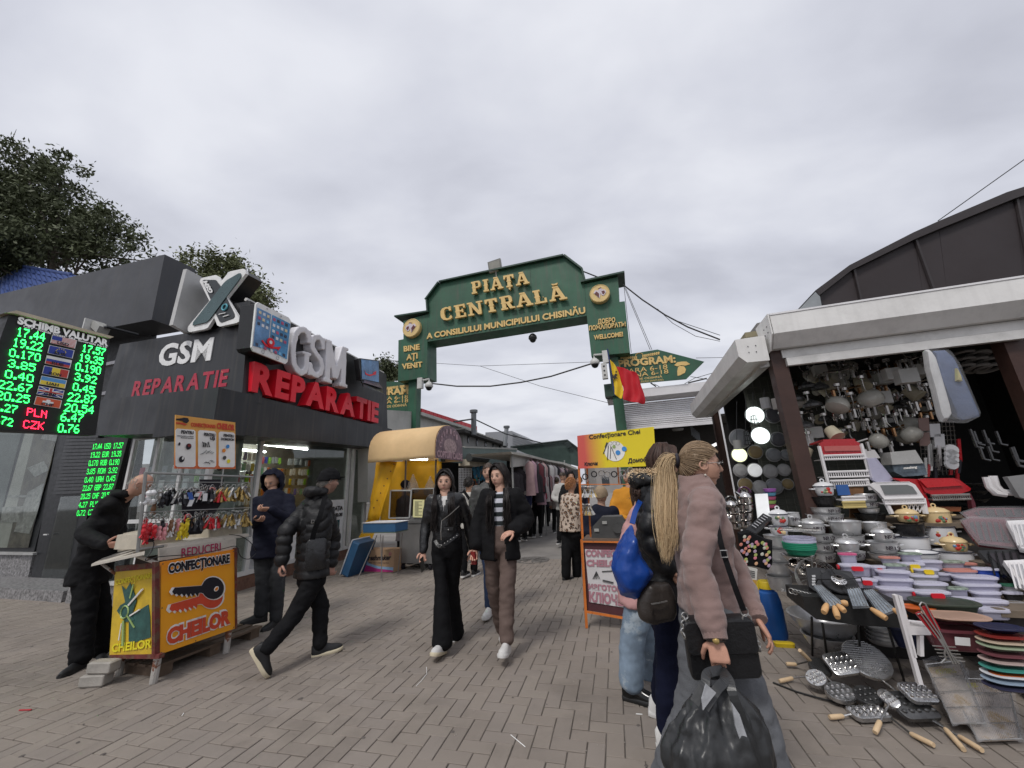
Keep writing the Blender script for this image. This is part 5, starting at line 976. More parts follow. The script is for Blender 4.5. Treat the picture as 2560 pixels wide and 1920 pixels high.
# ================= background lane =================
zm=Z(940,900,3.95); gwall=M('render_grey',(.5,.5,.47),.85,0,.12,1.2,.1,20,dirt=.35); redpl=M('red_cladding',(.55,.02,.03),.45,0,.06,2); roofg=M('roof_dark',(.06,.058,.055),.8); whitep=M('plastic_sheet',(.5,.49,.46),.5,0,.12,2)
PUa=PU(-6.4)
b1=thing('market_building',G(-7,14,0),'pale grey market building with a red parapet to the left beyond the gate','building')
poly('wall',PUa,[(-80,480),(450,515),(890,690),(1000,740),(1000,1400),(-80,1400)],.3,gwall,b1,zm)
for i in range(14):
 f0,f1=i/14,(i+.94)/14; P=lambda f,y0,y1:(450+550*f,y0+(y1-y0)*f); poly('parapet_panel',PU(-6.3),[P(f0,478,655),P(f1,478,655),P(f1,512,692),P(f0,512,692)],.1,redpl,b1,zm)
poly('cornice',PU(-6.2),[(450,512),(1000,692),(1000,712),(450,545)],.2,gwall,b1,zm); poly('sign_board',PU(-6.34),[(468,690),(658,722),(658,800),(468,800)],.03,M('sign_dark',(.03,.03,.035),.5),b1,zm)
mb=MB(); text(mb,'INGRID',PU(-6.33)(*zm(473,782)),PU(-6.33)(*zm(580,792)),PU(-6.33)(*zm(473,742)),bold=.0); obj('lettering',mb,wht,b1); poly('poster',PU(-6.33),[(590,715),(655,727),(655,790),(590,785)],.01,M('poster_cream',(.5,.48,.3),.6),b1,zm)
mb=MB(); mb.tube([PU(-6.2)(*zm(850,690)),PU(-6.2)(*zm(850,860))],.09,8); obj('downpipe',mb,M('pipe_white',(.5,.5,.48),.5),b1)
b2_=thing('market_hall',G(-7,22,0),'long low grey market hall with corrugated roof edge beyond the gate','building')
poly('wall',PU(-6.0),[(860,690),(1190,790),(1300,840),(1300,1300),(860,1300)],.4,M('wall_pale',(.27,.27,.26),.85,0,.15,1),b2_,zm); poly('roof_edge',PU(-5.7),[(880,680),(1180,780),(1300,820),(1300,850),(880,712)],.5,roofg,b2_,zm)
for i in range(22): f=i/22; a=(885+300*f,672+105*f); poly('roof_rib',PU(-5.68),[a,(a[0]+8,a[1]+3),(a[0]+8,a[1]+15),(a[0],a[1]+12)],.6,M('rib_light',(.42,.42,.4),.6),b2_,zm)
for k,x in enumerate((915,1000,1085,1160,1225)): y=760+(x-915)*.28; poly('window',PU(-5.97),[(x-7,y-10),(x+7,y-6),(x+7,y+62),(x-7,y+56)],.02,M('window_dark',(.04,.045,.05),.2),b2_,zm)
b3=thing('grey_block',PV(42)(1270,1130),'distant grey flat roofed block beyond the market hall','building'); q=PV(42)(1320,1120)
poly('wall',PV(42),[(1080,715),(1340,700),(1590,825),(1590,1200),(1080,1200)],6,M('block_grey',(.26,.27,.29),.8,0,.08,.3),b3,zm)
for k in range(5): poly('facade_band',PV(41.9),[(1345,722+k*24),(1575,835+k*14),(1575,837+k*14),(1345,725+k*24)],.1,M('band_grey',(.18,.19,.2),.7),b3,zm)
for a,b,l in (((965,520),(965,740),'tall grey vent pipe with a cap on the market hall roof'),((1290,672),(1270,855),'shorter grey vent pipe further down the market hall roof')):
 pl=PU(-5.6); A,B=pl(*zm(*a)),pl(*zm(*b)); t=thing('vent_pipe',B,l,'pipe'); mb=MB(); mb.cyl(B,A,.1,10); obj('pipe',mb,M('pipe_grey',(.16,.17,.18),.5,.3),t); mb=MB(); mb.cyl(A,A+UP*.1,.15,10); obj('cap',mb,M('pipe_grey'),t)
cable([PU(-5.6)(*zm(770,610)),PU(-5.6)(*zm(960,582))],.03,'dark cable from the red parapet to the tall vent pipe')
cable([PU(-5.6)(*zm(985,590)),PU(-5.3)(*zm(1280,730)),PU(-4)(*zm(1640,820))],.025,'dark cable sagging from the tall vent pipe down the lane')
# stalls along the left of the lane
tg=M('tarp_green',(.10,.14,.13),.6,0,.15,1.2,.3,10,dirt=.2); net=M('shade_net',(.035,.06,.052),.8,0,.2,3,alpha=.88)
s1_=thing('green_roof_stall',PU(-4.2)(*zm(1000,1250)),'market stall under grey green sheet roof left of the lane with small goods on racks','stall')
poly('roof_sheet',PU(-4.1),[(640,850),(890,862),(1390,880),(1385,1065),(640,1000)],.06,tg,s1_,zm); poly('roof_top',PU(-4.08),[(880,852),(1395,872),(1395,886),(880,868)],.8,M('roof_rim',(.3,.3,.28),.7),s1_,zm)
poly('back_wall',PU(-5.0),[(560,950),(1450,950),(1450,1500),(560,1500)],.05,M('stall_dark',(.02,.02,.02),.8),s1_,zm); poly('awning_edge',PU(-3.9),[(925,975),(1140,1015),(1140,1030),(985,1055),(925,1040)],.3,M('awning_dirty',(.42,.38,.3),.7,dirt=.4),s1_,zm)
mb=MB(); a,b=PU(-3.9)(*zm(920,960)),PU(-3.9)(*zm(1090,980)); mb.tube([a,b],.1,8); obj('rolled_tarp',mb,M('roll_dark',(.05,.055,.055),.6),s1_)
def grid(pl,x0,y0,x1,y1,n,m_,par,m,r=.008,nm='grid_panel'):
 mb=MB()
 for i in range(n+1): mb.tube([pl(*zm(x0+(x1-x0)*i/n,y0)),pl(*zm(x0+(x1-x0)*i/n,y1))],r,3)
 for j in range(m_+1): mb.tube([pl(*zm(x0,y0+(y1-y0)*j/m_)),pl(*zm(x1,y0+(y1-y0)*j/m_))],r,3)
 return lab(obj(nm,mb,m,par),kind='stuff')
grid(PU(-4.0),820,1070,943,1300,8,14,s1_,M('grid_white',(.6,.6,.6),.5))
pal2=[M('goods_%d'%i,c,.5,0,.1,9) for i,c in enumerate([(.04,.2,.35),(.35,.12,.04),(.3,.33,.1),(.45,.45,.43),(.06,.25,.22),(.5,.3,.2),(.02,.02,.02),(.1,.12,.2)])]
for i in range(46):
 x=955+R_.uniform(0,160); y=1055+R_.uniform(0,210); c=PU(-4.05)(*zm(x,y)); w=R_.uniform(.06,.13); mb=MB(); mb.rbox(c,[(0,0),(0,.04),(.01,.05)],GV,UP,w,w*1.5,.02,2,ax=GU); k=0 if y<1170 and R_.random()<.6 else R_.randrange(8)
 obj('packet',mb,pal2[k],label='small packet of goods on the rack of the green roofed stall',cat='packet',group='packets on the green roofed stall')
s2_=thing('clothes_stall',PU(-2.9)(*zm(1700,1350)),'clothes stall with whitish sheet awning and rows of hanging garments along the lane','stall')
poly('awning',PU(-2.7),[(1330,905),(1420,915),(1510,935),(1700,985),(1860,1012),(1985,1065),(1975,1082),(1850,1030),(1690,1000),(1500,955),(1340,925)],1.0,M('awning_white_dirty',(.5,.48,.42),.6,0,.15,2,dirt=.35),s2_,zm)
poly('plastic_curtain',PU(-2.85),[(1335,920),(1510,945),(1500,1040),(1595,1110),(1570,1110),(1480,1045),(1335,1060)],.03,whitep,s2_,zm)
for x in (1340,1640,1860): mb=MB(); a=PU(-2.8)(*zm(x,930 if x<1400 else 990)); mb.cyl(Vector((a.x,a.y,0)),a,.025,6); obj('pole',mb,steel,s2_)
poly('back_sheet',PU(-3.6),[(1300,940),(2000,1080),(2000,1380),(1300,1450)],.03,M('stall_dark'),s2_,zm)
gcol=[M('garment_%d'%i,c,.8,0,.2,5,.3,20) for i,c in enumerate([(.42,.28,.28),(.5,.45,.44),(.55,.53,.52),(.12,.03,.04),(.035,.03,.035),(.4,.25,.3),(.25,.2,.2),(.3,.03,.06)])]
gn=['dusty pink','pale grey pink','off white','dark red','black','rose pink','mauve grey','red']
def garment(p,w,h,m,lbl,grp,yd=GV):
 mb=MB(); rg=[]; n=10
 for z,ww in ((0,.12),(-.06,.7),(-.12,1),(-.5*h,.85),(-h,1.05)): rg.append([p+yd*(w/2*ww*cos(2*pi*j/n))+(yd.cross(UP))*(.05*sin(2*pi*j/n)+.012*sin(j*5+z*9))+UP*z for j in range(n)])
 mb.loft(rg); mb.tube([p+UP*.02,p+UP*.08],.006,3); return obj('garment',mb,m,smooth=True,label=lbl,cat='clothing',group=grp)
for i in range(52):
 f=i/52; x=1490+430*f; y=985+95*f+R_.uniform(-6,10); garment(PU(-2.75+R_.uniform(-.1,.1))(*zm(x,y)),.25,R_.uniform(.6,.95)*(1-.0*f),gcol[(gi:=R_.choice((0,1,2,5,6,6,3,4)))],'%s garment in the upper row at the %s of the clothes stall'%(gn[gi],['near end','middle','far end'][int(f*2.99)]),'upper row of garments',yd=(GV*.3+GU*.9).normalized())
for i in range(26):
 f=i/26; x=1600+260*f; y=1120+20*f; garment(PU(-2.7)(*zm(x,y)),.27,R_.uniform(.5,.9),gcol[(gi:=R_.choice((3,0,1,7,4,5,2)))],'%s garment in the lower row at the %s of the clothes stall'%(gn[gi],['near end','middle','far end'][int(f*2.99)]),'lower row of garments',yd=(GV*.3+GU*.9).normalized())
for i in range(14):
 x=1350+R_.uniform(0,200); y=1060+R_.uniform(0,50); garment(PU(-3.0)(*zm(x,y)),.35,.5,gcol[4],'black bag or garment hanging under the clear sheet of the clothes stall','black goods at the clothes stall',yd=(GV*.3+GU*.9).normalized())
nt_=thing('shade_net',PU(-1)(*zm(1700,1000)),'dark green shade net stretched over the lane behind the clothes stall','net')
poly('net_sheet',PV(19),[(1330,860),(1640,825),(1890,795),(1960,850),(2030,900),(2030,1060),(1880,1020),(1700,985),(1480,925)],.05,net,nt_,zm)
mb=MB(); mb.tube([PV(18.9)(*zm(*p)) for p in ((1330,858),(1640,823),(1890,793),(1965,852),(2035,905))],.05,5); obj('net_edge',mb,M('net_edge',(.02,.03,.03),.7),nt_)
poly('net_patch',PV(18.8),[(1860,820),(1900,798),(1940,850),(1890,862)],.03,M('net_edge'),nt_,zm)
# far skyline so the lane ends in buildings
for i,(x,y,h,w,c) in enumerate(((-30,60,7,26,(.28,.27,.25)),(-2,70,8,24,(.22,.23,.24)),(24,64,6,22,(.3,.28,.26)),(50,80,9,30,(.25,.25,.25)),(-60,75,9,30,(.27,.26,.26)))):
 t=thing('far_building',Vector((x,y,0)),['low pale building far left behind the shops','low grey building closing the end of the lane','low beige building far behind the kiosk','tall grey building far to the right','tall pale building at the far left'][i],'building'); mb=MB(); mb.obox(Vector((x-w/2,y,0)),Vector((w,0,0)),Vector((0,10,0)),UP*h); obj('wall',mb,M('far_wall_%d'%i,c,.85,0,.1,.4),t)
 for k in range(int(w/3)):
  for l_ in range(int(h/3)): mb=MB(); mb.obox(Vector((x-w/2+.9+k*3,y-.04,1.1+l_*3)),Vector((1.2,0,0)),Vector((0,.03,0)),UP*1.4); obj('window',mb,M('window_dark'),t)
# ================= kiosk with white roller shutter =================
VK=10.8; PKi=PV(VK); z6=Z(1500,860,4.424); whk=M('shutter_white',(.75,.74,.75),.45,0,.06,3,dirt=.15)
kio=thing('shutter_kiosk',G(.7,VK,0),'small white kiosk with a half raised roller shutter right of the gate','kiosk')
uk0=PKi(*z6(235,670)).dot(GU); uk1=PKi(*z6(1290,900)).dot(GU); zs0=PKi(*z6(250,930)).z; zs1=PKi(*z6(240,670)).z; zft=PV(VK-.35)(*z6(500,490)).z; zfb=PV(VK-.35)(*z6(500,582)).z
n=13
for i in range(n):
 a=zs0+(zs1-zs0)*i/n; h=(zs1-zs0)/n; mb=MB(); mb.prism([G(uk0,VK+.02,a),G(uk0,VK-.012,a+h*.2),G(uk0,VK-.012,a+h*.75),G(uk0,VK+.02,a+h*.92)],GU*(uk1-uk0)); obj('shutter_slat',mb,whk,kio)
mb=MB(); mb.obox(G(uk0,VK-.025,zs0-.09),GU*(uk1-uk0),GV*.05,UP*.085); obj('bottom_rail',mb,whk,kio)
mb=MB(); mb.prism([G(uk0-.35,VK-.35,zft),G(uk0-.35,VK-.35,zfb),G(uk0-.35,VK,zs1+.02),G(uk0-.35,VK+.05,zs1+.02),G(uk0-.35,VK+.05,zft)],GU*(uk1-uk0+.5)); obj('fascia',mb,whk,kio)
for u_ in (uk0-.14,uk1+.0): mb=MB(); mb.obox(G(u_,VK-.03,0),GU*.13,GV*.12,UP*(zs1+.1)); obj('door_jamb',mb,whk,kio)
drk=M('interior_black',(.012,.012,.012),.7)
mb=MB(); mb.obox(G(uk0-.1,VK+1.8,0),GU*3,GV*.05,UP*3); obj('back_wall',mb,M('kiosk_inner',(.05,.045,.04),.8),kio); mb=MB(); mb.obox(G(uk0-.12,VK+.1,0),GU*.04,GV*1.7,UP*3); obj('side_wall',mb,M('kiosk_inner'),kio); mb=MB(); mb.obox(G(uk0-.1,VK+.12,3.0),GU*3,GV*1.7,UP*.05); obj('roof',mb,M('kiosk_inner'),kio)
mb=MB(); mb.lathe(PV(VK+.9)(*z6(860,945))+UP*.02,[(.16,.0),(.14,-.05),(0,-.06)],16); obj('ceiling_lamp',mb,M('lamp_grey'),label='pale round ceiling lamp inside the shutter kiosk',cat='lamp')
mb=MB(); a=PV(VK+1.0)(*z6(1220,1140)); b=PV(VK+1.0)(*z6(1310,1095)); mb.cyl(a,b,.04,8); obj('light_tube',mb,M('lamp_tube_dim',(.8,.8,.8),.4,emit=1.2,var=0),label='lit tube inside the kiosk beside the blonde woman head',cat='light')
for k in range(6): mb=MB(); a=PV(VK+.6)(*z6(1010+k*18,955+k*16)); mb.cbox(a,GU*.03,GV*.02,UP*.28); obj('hanging_tool',mb,M('pipe_grey'),label='grey thin tool hanging inside the shutter kiosk',cat='tool',group='tools hanging in the kiosk')
for a,b,l in (((935,440),(1060,370),'thin cable rising from the kiosk roof to the tip of the arrow sign'),((975,430),(1180,380),'thick black cable bundle on the kiosk roof right of the arrow sign'),((1060,375),(1280,310),'thin cable rising right towards the stall casing above the kiosk'),((1000,360),(1240,400),'thin cable sloping down right behind the cable bundle'),((560,430),(620,470),'short thick black cable under the middle of the arrow sign'),((600,440),(660,475),'short thin cable beside the thick one under the arrow sign')):
 cable([PV(VK+.3)(*z6(*a)),PV(VK+.3)(*z6(*b))],.02 if a[0] in(975,560) else .008,l)
# ================= housewares stall (right) =================
z4=Z(1740,780,2.698); zr2=Z(1840,380,3.072); VS=4.6
hs=thing('housewares_stall',G(2.6,4.9,0),'housewares stall with white roller shutter casings and brown posts crowded with goods','stall')
cas=M('casing_white',(.74,.73,.71),.5,0,.08,2,.1,30,dirt=.25,streak=.1); brw=M('post_brown',(.05,.024,.018),.5,0,.2,4,.2,30,wear=((.3,.27,.24),.68,9)); galv=M('shutter_rail',(.6,.59,.57),.45,.2,.12,5,dirt=.3)
u0=1.63; u9=4.6
mb=MB(); mb.prism([G(u0,VS,3.17),G(u0,VS,2.955),G(u0,VS+.13,2.82),G(u0,VS+.3,2.82),G(u0,VS+.42,3.17)],GU*(u9-u0)); obj('front_casing',mb,cas,hs)
mb=MB(); mb.prism([G(u0-.012,VS-.012,3.19),G(u0-.012,VS-.012,2.95),G(u0-.012,VS+.13,2.8),G(u0-.012,VS+.33,2.8),G(u0-.012,VS+.44,3.19)],-GU*.012); obj('end_plate',mb,cas,hs)
mb=MB(); mb.obox(G(u0,VS-.008,3.172),GU*(u9-u0),GV*.4,UP*.02); obj('top_trim',mb,whk,hs)
for a in range(4): mb=MB(); mb.cyl(G(u0-.026,VS+.08+.1*(a%2),3.0+.07*(a//2)),G(u0-.03,VS+.08+.1*(a%2),3.0+.07*(a//2)),.008,6); obj('rivet',mb,blk,hs)
mb=MB(); mb.obox(G(u0+.1,VS+.2,2.72),GU*(u9-u0-.1),GV*.03,UP*.095); obj('shutter_strip',mb,galv,hs); mb=MB(); mb.obox(G(u0+.12,VS+.17,2.62),GU*2.0,GV*.06,UP*.09); obj('shutter_rail',mb,galv,hs)
P=[PV(4.72)(*z4(*p)) for p in ((262,188),(460,157),(498,325),(345,340),(288,300))]; mb=MB(); mb.prism(P,GV*4.05); obj('side_casing',mb,cas,hs)
for a,b in ((350,232),(402,226),(357,272),(407,268)): mb=MB(); p=PV(4.715)(*z4(a,b)); mb.cyl(p,p-GV*.004,.006,6); obj('rivet',mb,blk,hs)
P=[PV(4.9)(*z4(*p)) for p in ((430,345),(495,335),(500,365),(432,380))]; mb=MB(); mb.prism(P,GV*3.7); obj('side_rail',mb,galv,hs)
for u_,v_ in ((1.62,4.82),(3.62,4.85)):
 mb=MB(); mb.obox(G(u_,v_,0),GU*.15,GV*.15,UP*2.85); obj('post',mb,brw,hs)
mb=MB(); mb.obox(G(1.62,8.5,0),GU*.12,GV*.12,UP*2.8); obj('post',mb,brw,hs)
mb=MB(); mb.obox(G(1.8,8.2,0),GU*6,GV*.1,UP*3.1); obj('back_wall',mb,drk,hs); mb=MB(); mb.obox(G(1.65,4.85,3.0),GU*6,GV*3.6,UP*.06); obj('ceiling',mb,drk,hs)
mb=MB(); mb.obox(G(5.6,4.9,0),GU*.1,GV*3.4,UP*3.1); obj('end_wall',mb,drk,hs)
P=[PV(5.3)(*z4(*p)) for p in ((415,75),(450,66),(455,110),(415,130))]; mb=MB(); mb.prism([PV(5.3)(*z4(*p)) for p in ((410,75),(470,62),(480,200),(410,200))],GV*.3); obj('roof_block',mb,M('roof_block',(.2,.19,.18),.7),hs); mb=MB(); mb.prism([PV(5.1)(*z4(*p)) for p in ((330,138),(430,125),(435,160),(335,172))],GV*.5); obj('roof_block',mb,M('wood_block',(.25,.22,.14),.8),hs)
# dark arched roof behind
rf=thing('arched_roof_building',G(6,8.5,0),'building with a dark brown arched gable roof rising behind the housewares stall','building'); bra=M('roof_brown',(.032,.024,.025),.55,0,.12,.8,.1,10); PA_=PV(8.4)
OUT=[(610,1062),(872,868),(1360,618),(1545,535),(2080,308),(2700,110)]; INN=[(640,1100),(890,905),(1375,668),(1560,590),(2150,352),(2700,170)]
for i in range(5): poly('edge_trim',PV(8.3),[OUT[i],OUT[i+1],INN[i+1],INN[i]],1.0,M('roof_edge_brown',(.035,.028,.028),.4),rf,zr2)
JX=[640,905,1365,1545,2150,2700]
for i in range(5):
 a,b=INN[i],INN[i+1]; poly('gable_panel',PA_,[a,(b[0]-3,b[1]),(b[0]+90 if i<4 else b[0],1300),(a[0]+90,1300)],.1,bra,rf,zr2)
for x,y,x2 in ((905,905,980),(1375,668,1580),(2150,352,2330)): mb=MB(); mb.tube([PV(8.38)(*zr2(x,y)),PV(8.38)(*zr2(x2,1230))],.03,5); obj('rib',mb,M('roof_edge_brown'),rf)
poly('side_flashing',PV(8.3),[(465,1228),(610,1075),(645,1110),(665,1215)],.05,M('flash_grey',(.3,.32,.33),.4,.2),rf,zr2)
# round lamps on the pegboard seen through the side
PBd=PV(6.4); bd=thing('lamp_board',PBd(*z4(450,1150)),'dark board of round ceiling lamps inside the housewares stall beside the brown post','display'); mb=MB(); a=PBd(*z4(205,600)); mb.obox(G(1.72,6.45,.3),GU*1.35,GV*.04,UP*2.6); obj('panel',mb,M('board_olive',(.055,.058,.048),.7,0,.15,3),bd)
mb=MB()
for i in range(13): mb.tube([G(1.75+i*.1,6.44,.4),G(1.75+i*.1,6.44,2.85)],.0025,3)
for i in range(24): mb.tube([G(1.75,6.44,.45+i*.1),G(3.05,6.44,.45+i*.1)],.0025,3)
lab(obj('wire_grid',mb,M('wire_grid_grey',(.12,.12,.1),.6),bd),kind='stuff')
def lamp(x,y,r,m,label,V=6.36,ell=.95):
 c=PV(V)(*z4(x,y)); rr=(PV(V)(*z4(x+r,y))-c).length; t=thing('round_lamp',c,label,'lamp'); mb=MB(); mb.lathe(c,[(rr,0),(rr,.02),(rr*.93,.035),(rr*.88,.035),(rr*.8,.05),(0,.06)],28,axis=-GV); obj('diffuser',mb,m,t,smooth=True); mb=MB(); mb.torus(c-GV*.02,GV,rr,.008,28,5); obj('rim',mb,M('rim_grey',(.3,.3,.3),.4),t)
lit=M('lamp_lit',(.9,1,.97),.4,emit=1.35,var=0); lit2=M('lamp_lit_warm',(.95,1,.6),.4,emit=1.0,var=0); off1=M('lamp_off_white',(.17,.18,.19),.35); off2=M('lamp_off_grey',(.3,.3,.3),.35); br3=M('lamp_amber',(.2,.15,.07),.4)
lamp(393,697,66,lit,'lit round ceiling lamp with a thin ring, topmost beside the hanging wire lamp'); lamp(432,835,65,lit,'largest lit white round lamp on the board, just left of the brown post'); lamp(290,965,53,lit2,'lit yellowish round lamp at the left side of the lamp board'); lamp(393,1067,51,M('white_faint_glow',(.75,.76,.76),.35,emit=.35),'bright white plate lamp in the middle row of the lamp board')  # plate lamp is unlit; a faint emission is added to brighten it
for x,y,r,l,m in ((295,855,72,'large clear grey lamp behind the pendant at the left of the board',off1),(515,700,58,'dark disc lamp partly behind the brown post, upper',M('lamp_dark',(.07,.07,.08),.4)),(550,860,55,'dark disc lamp partly behind the brown post, below the upper one',M('lamp_dark')),(397,945,50,'clear brownish dome lamp with tubes inside, centre of the board',br3),(520,965,50,'grey lamp near the post in the row of the yellow lamp',off1),(605,965,40,'grey lamp half hidden by the post in the third row',off1),(298,1070,48,'plain grey lamp left of the bright white plate lamp',off2),(498,1075,50,'plain grey lamp right of the bright white plate lamp',off2),(590,1065,44,'grey lamp behind the post in the plate row',off2),(330,1165,50,'amber lamp low on the left of the board',br3),(430,1185,52,'ridged white lamp in the lowest row',off2),(525,1175,58,'ribbed glass dome lamp in the lowest row',off1),(615,1160,40,'amber lamp by the post in the lowest row',br3)): lamp(x,y,r,m,l)
blackw=M('wire_black',(.02,.02,.02),.4)
def pendant(x,y0,y1,w,h,V,label,m=None,cage=True):
 A=PV(V)(*z4(x,y0)); B=PV(V)(*z4(x,y1)); ww=(PV(V)(*z4(x+w,y1))-B).length; hh=(B-PV(V)(*z4(x,y1+h))).length; t=thing('pendant_lamp',B,label,'lamp'); mb=MB(); mb.tube([A,B],.004,4); obj('cord',mb,blackw,t)
 mb=MB()
 if cage:
  for k in range(10): a=2*pi*k/10; d=GU*cos(a)+GV*sin(a); mb.tube([B+d*ww*.25,B+d*ww*.5-UP*hh],.003,3)
  for z,f in ((0,.25),(.35,.34),(.7,.43),(1,.5)): mb.torus(B-UP*hh*z,UP,ww*f,.003,16,3)
  obj('cage',mb,blackw,t); t.children[-1]['kind']='stuff' if False else t.children[-1].get('kind','') or 'stuff'
 else: mb.lathe(B-UP*hh,[(ww*.5,0),(ww*.5,hh),(ww*.1,hh)],14); obj('shade',mb,m,t,smooth=True)
pendant(275,600,865,60,60,5.9,'grey drum pendant lamp hanging lowest at the left of the side opening',M('drum_grey',(.25,.25,.24),.6),False)
pendant(335,570,800,60,95,5.8,'black wire cage pendant on the left in front of the lit lamps'); pendant(385,540,700,70,70,5.7,'black wire basket pendant in front of the topmost lit lamp'); pendant(460,520,580,66,72,5.4,'clear glass block pendant by the brown post',M('glass_grey',(.35,.35,.35),.15),False); pendant(530,560,585,50,70,5.5,'white square pendant touching the brown post',M('white_dull',(.5,.48,.46),.6),False)
# mass of hanging lamps in the dark interior
gl=[M('shade_glass',(.38,.37,.33),.25),M('shade_paper',(.42,.38,.28),.5),M('chrome',(.4,.38,.36),.25,.95),M('brass_dark',(.35,.2,.1),.25,.9),M('shade_white',(.52,.52,.5),.5),M('shade_dark',(.06,.06,.06),.3)]
def ilamp(x,y,V,k,s):
 c=PV(V)(*z4(x,y)); mb=MB(); mb.mat(gl[k]); a=R_.uniform(0,6.28); ax=Vector((cos(a)*.6,sin(a)*.6,-.8)).normalized()
 if k==0: mb.lathe(c,[(.03,0),(.08*s,.03),(.095*s,.08),(.09*s,.13),(.05*s,.16)],12,axis=ax)
 elif k==1: mb.lathe(c,[(.055*s,0),(.07*s,.12*s)],12,axis=ax)
 elif k==4: mb.cbox(c,GU*.14*s,GV*.1*s,UP*.13*s)
 elif k==5: mb.lathe(c,[(.1*s,0),(.1*s,.03),(.02,.09)],12,axis=Vector((0,0,1)))
 else:
  mb.tube([c-GU*.14*s,c,c+GU*.14*s+UP*.03],.012,5)
  for q in (-.12,0,.12): mb.tube([c+GU*q*s,c+GU*q*s-UP*.1],.02,6)
 mb.mat(gl[2]); mb.tube([c,c-ax*.06+UP*.02,c+UP*.14-ax*.05],.007,4); mb.tube([c+UP*.12-ax*.05,c+UP*.15-ax*.05],.035,8)
 nm=['frosted glass globe lamp','patterned drum lamp','chrome arm lamp with short spots','dark brass arm lamp with short spots','square white cube lamp','dark dish lamp'][k]
 obj('hanging_lamp',mb,None,smooth=radians(50),label='%s, %s %s of the dark stall roof space'%(nm,'upper' if y<480 else 'middle' if y<680 else 'lower','left' if x<900 else 'centre' if x<1230 else 'right'),cat='lamp',group='each %s in the stall roof'%nm)
for x,y,k,s in ((930,455,1,1.2),(1105,455,1,1.2),(1010,520,3,1.1),(1150,540,0,1.3),(965,590,0,1.2),(1020,620,3,1),(1195,640,2,1),(1060,655,2,1.1),(1320,420,4,1),(1415,435,4,1.2),(1480,395,4,1),(1460,715,0,1.2),(1420,520,1,1.2),(755,515,5,1),(840,520,5,.9),(700,690,2,1),(730,780,5,1),(745,870,4,.9),(755,920,1,1),(900,790,1,1.1),(960,400,2,1.1),(1440,320,2,.9),(1250,580,4,1.1),(1400,790,0,1.0),(1195,830,0,.9),(1120,740,2,.8),(790,640,5,1),(670,600,5,1),(1080,880,2,.8),(1500,470,2,.9),(1560,600,2,.9),(1230,890,2,.9)): ilamp(x,y,R_.uniform(5.15,5.7),k,s)
for i in range(150):
 x=R_.uniform(600,1600); y=R_.uniform(330,900);
 ilamp(x,y,R_.uniform(5.6,7.4),R_.choice((0,0,1,2,3,4,5,5,5)),R_.uniform(.6,1.05))
for i in range(9): mb=MB(); c=PV(5.6)(*z4(1800+ (i%3)*90+R_.uniform(-10,10),290+(i//3)*45)); mb.torus(c,(UP+GV*.2),.1,.02,18,5); obj('ring_lamp',mb,M('lamp_ring_grey',(.17,.16,.15),.5),label='dim ring shaped lamp under the ceiling at the right end of the stall',cat='lamp',group='ring lamps under the stall ceiling')
# ironing board cover in plastic
ib=thing('ironing_board',PV(4.75)(*z4(1750,740)),'blue covered ironing board in clear plastic hanging from the stall shutter','ironing board')
PI=PV(4.72)
def pillow(pts,pl,th,nm,m,par,zz,bul=.03):
 P=[pl(*zz(*p)) for p in pts]; c=sum(P,Vector())/len(P); n=-pl.n if pl.n.dot(CAMC-c)<0 else pl.n; mb=MB(); rg=[[p-n*th for p in P],[c.lerp(p,1.02)for p in P],[c.lerp(p,.93)+n*bul*.8 for p in P],[c.lerp(p,.6)+n*bul for p in P],[c.lerp(p,.2)+n*bul*.9 for p in P]]; mb.loft(rg); return obj(nm,mb,m,par,smooth=True)
clr=M('clear_plastic',(.8,.81,.83),.12,alpha=.08,bump=1.0,bs=18,var=.1)
pillow([(1545,262),(1570,258),(1600,300),(1640,430),(1700,640),(1712,700),(1690,730),(1660,735),(1640,690),(1600,520),(1560,380)],PI,.04,'padded_roll',M('foam_white',(.5,.5,.5),.6,0,.1,6,.5,20),ib,z4,.04)
pillow([(1600,268),(1680,262),(1725,300),(1760,370),(1830,520),(1908,700),(1800,725),(1755,700),(1690,560),(1630,420)],PV(4.74),.04,'blue_cover',M('cover_blue',(.05,.08,.17),.6,0,.3,5,.6,14),ib,z4,.03)
pillow([(1543,258),(1700,258),(1765,350),(1912,700),(1820,745),(1660,740)],PV(4.70),.01,'plastic_sleeve',clr,ib,z4,.05)
pillow([(1750,380),(1775,430),(1785,470),(1752,465)],PV(4.70),.01,'yellow_patch',M('patch_yellow',(.45,.4,.2),.6),ib,z4,.03)
# ================= people =================
def limb(mb,P,R,side=None,flat=1.0,seg=14):
 """tapered limb; R radii; cross-section flattened across side"""
 P=[Vector(p) for p in P]; d0=(P[1]-P[0]).normalized(); d1=(P[-1]-P[-2]).normalized(); Q=[P[0]-d0*R[0]*.7,P[0]-d0*R[0]*.4]+P+[P[-1]+d1*R[-1]*.4,P[-1]+d1*R[-1]*.7]; RR=[R[0]*.45,R[0]*.85]+list(R)+[R[-1]*.85,R[-1]*.45]; rings=[]; prev=None
 for i,p in enumerate(Q):
  d=(Q[min(i+1,len(Q)-1)]-Q[max(i-1,0)]).normalized(); x=Vector(side) if side is not None else (prev or d.orthogonal()); x=x-d*x.dot(d); x=x.normalized() if x.length>1e-4 else d.orthogonal().normalized(); prev=x; y=d.cross(x)
  rings.append([p+x*(RR[i]*cos(2*pi*j/seg))+y*(RR[i]*flat*sin(2*pi*j/seg)) for j in range(seg)])
 mb.loft(rings)
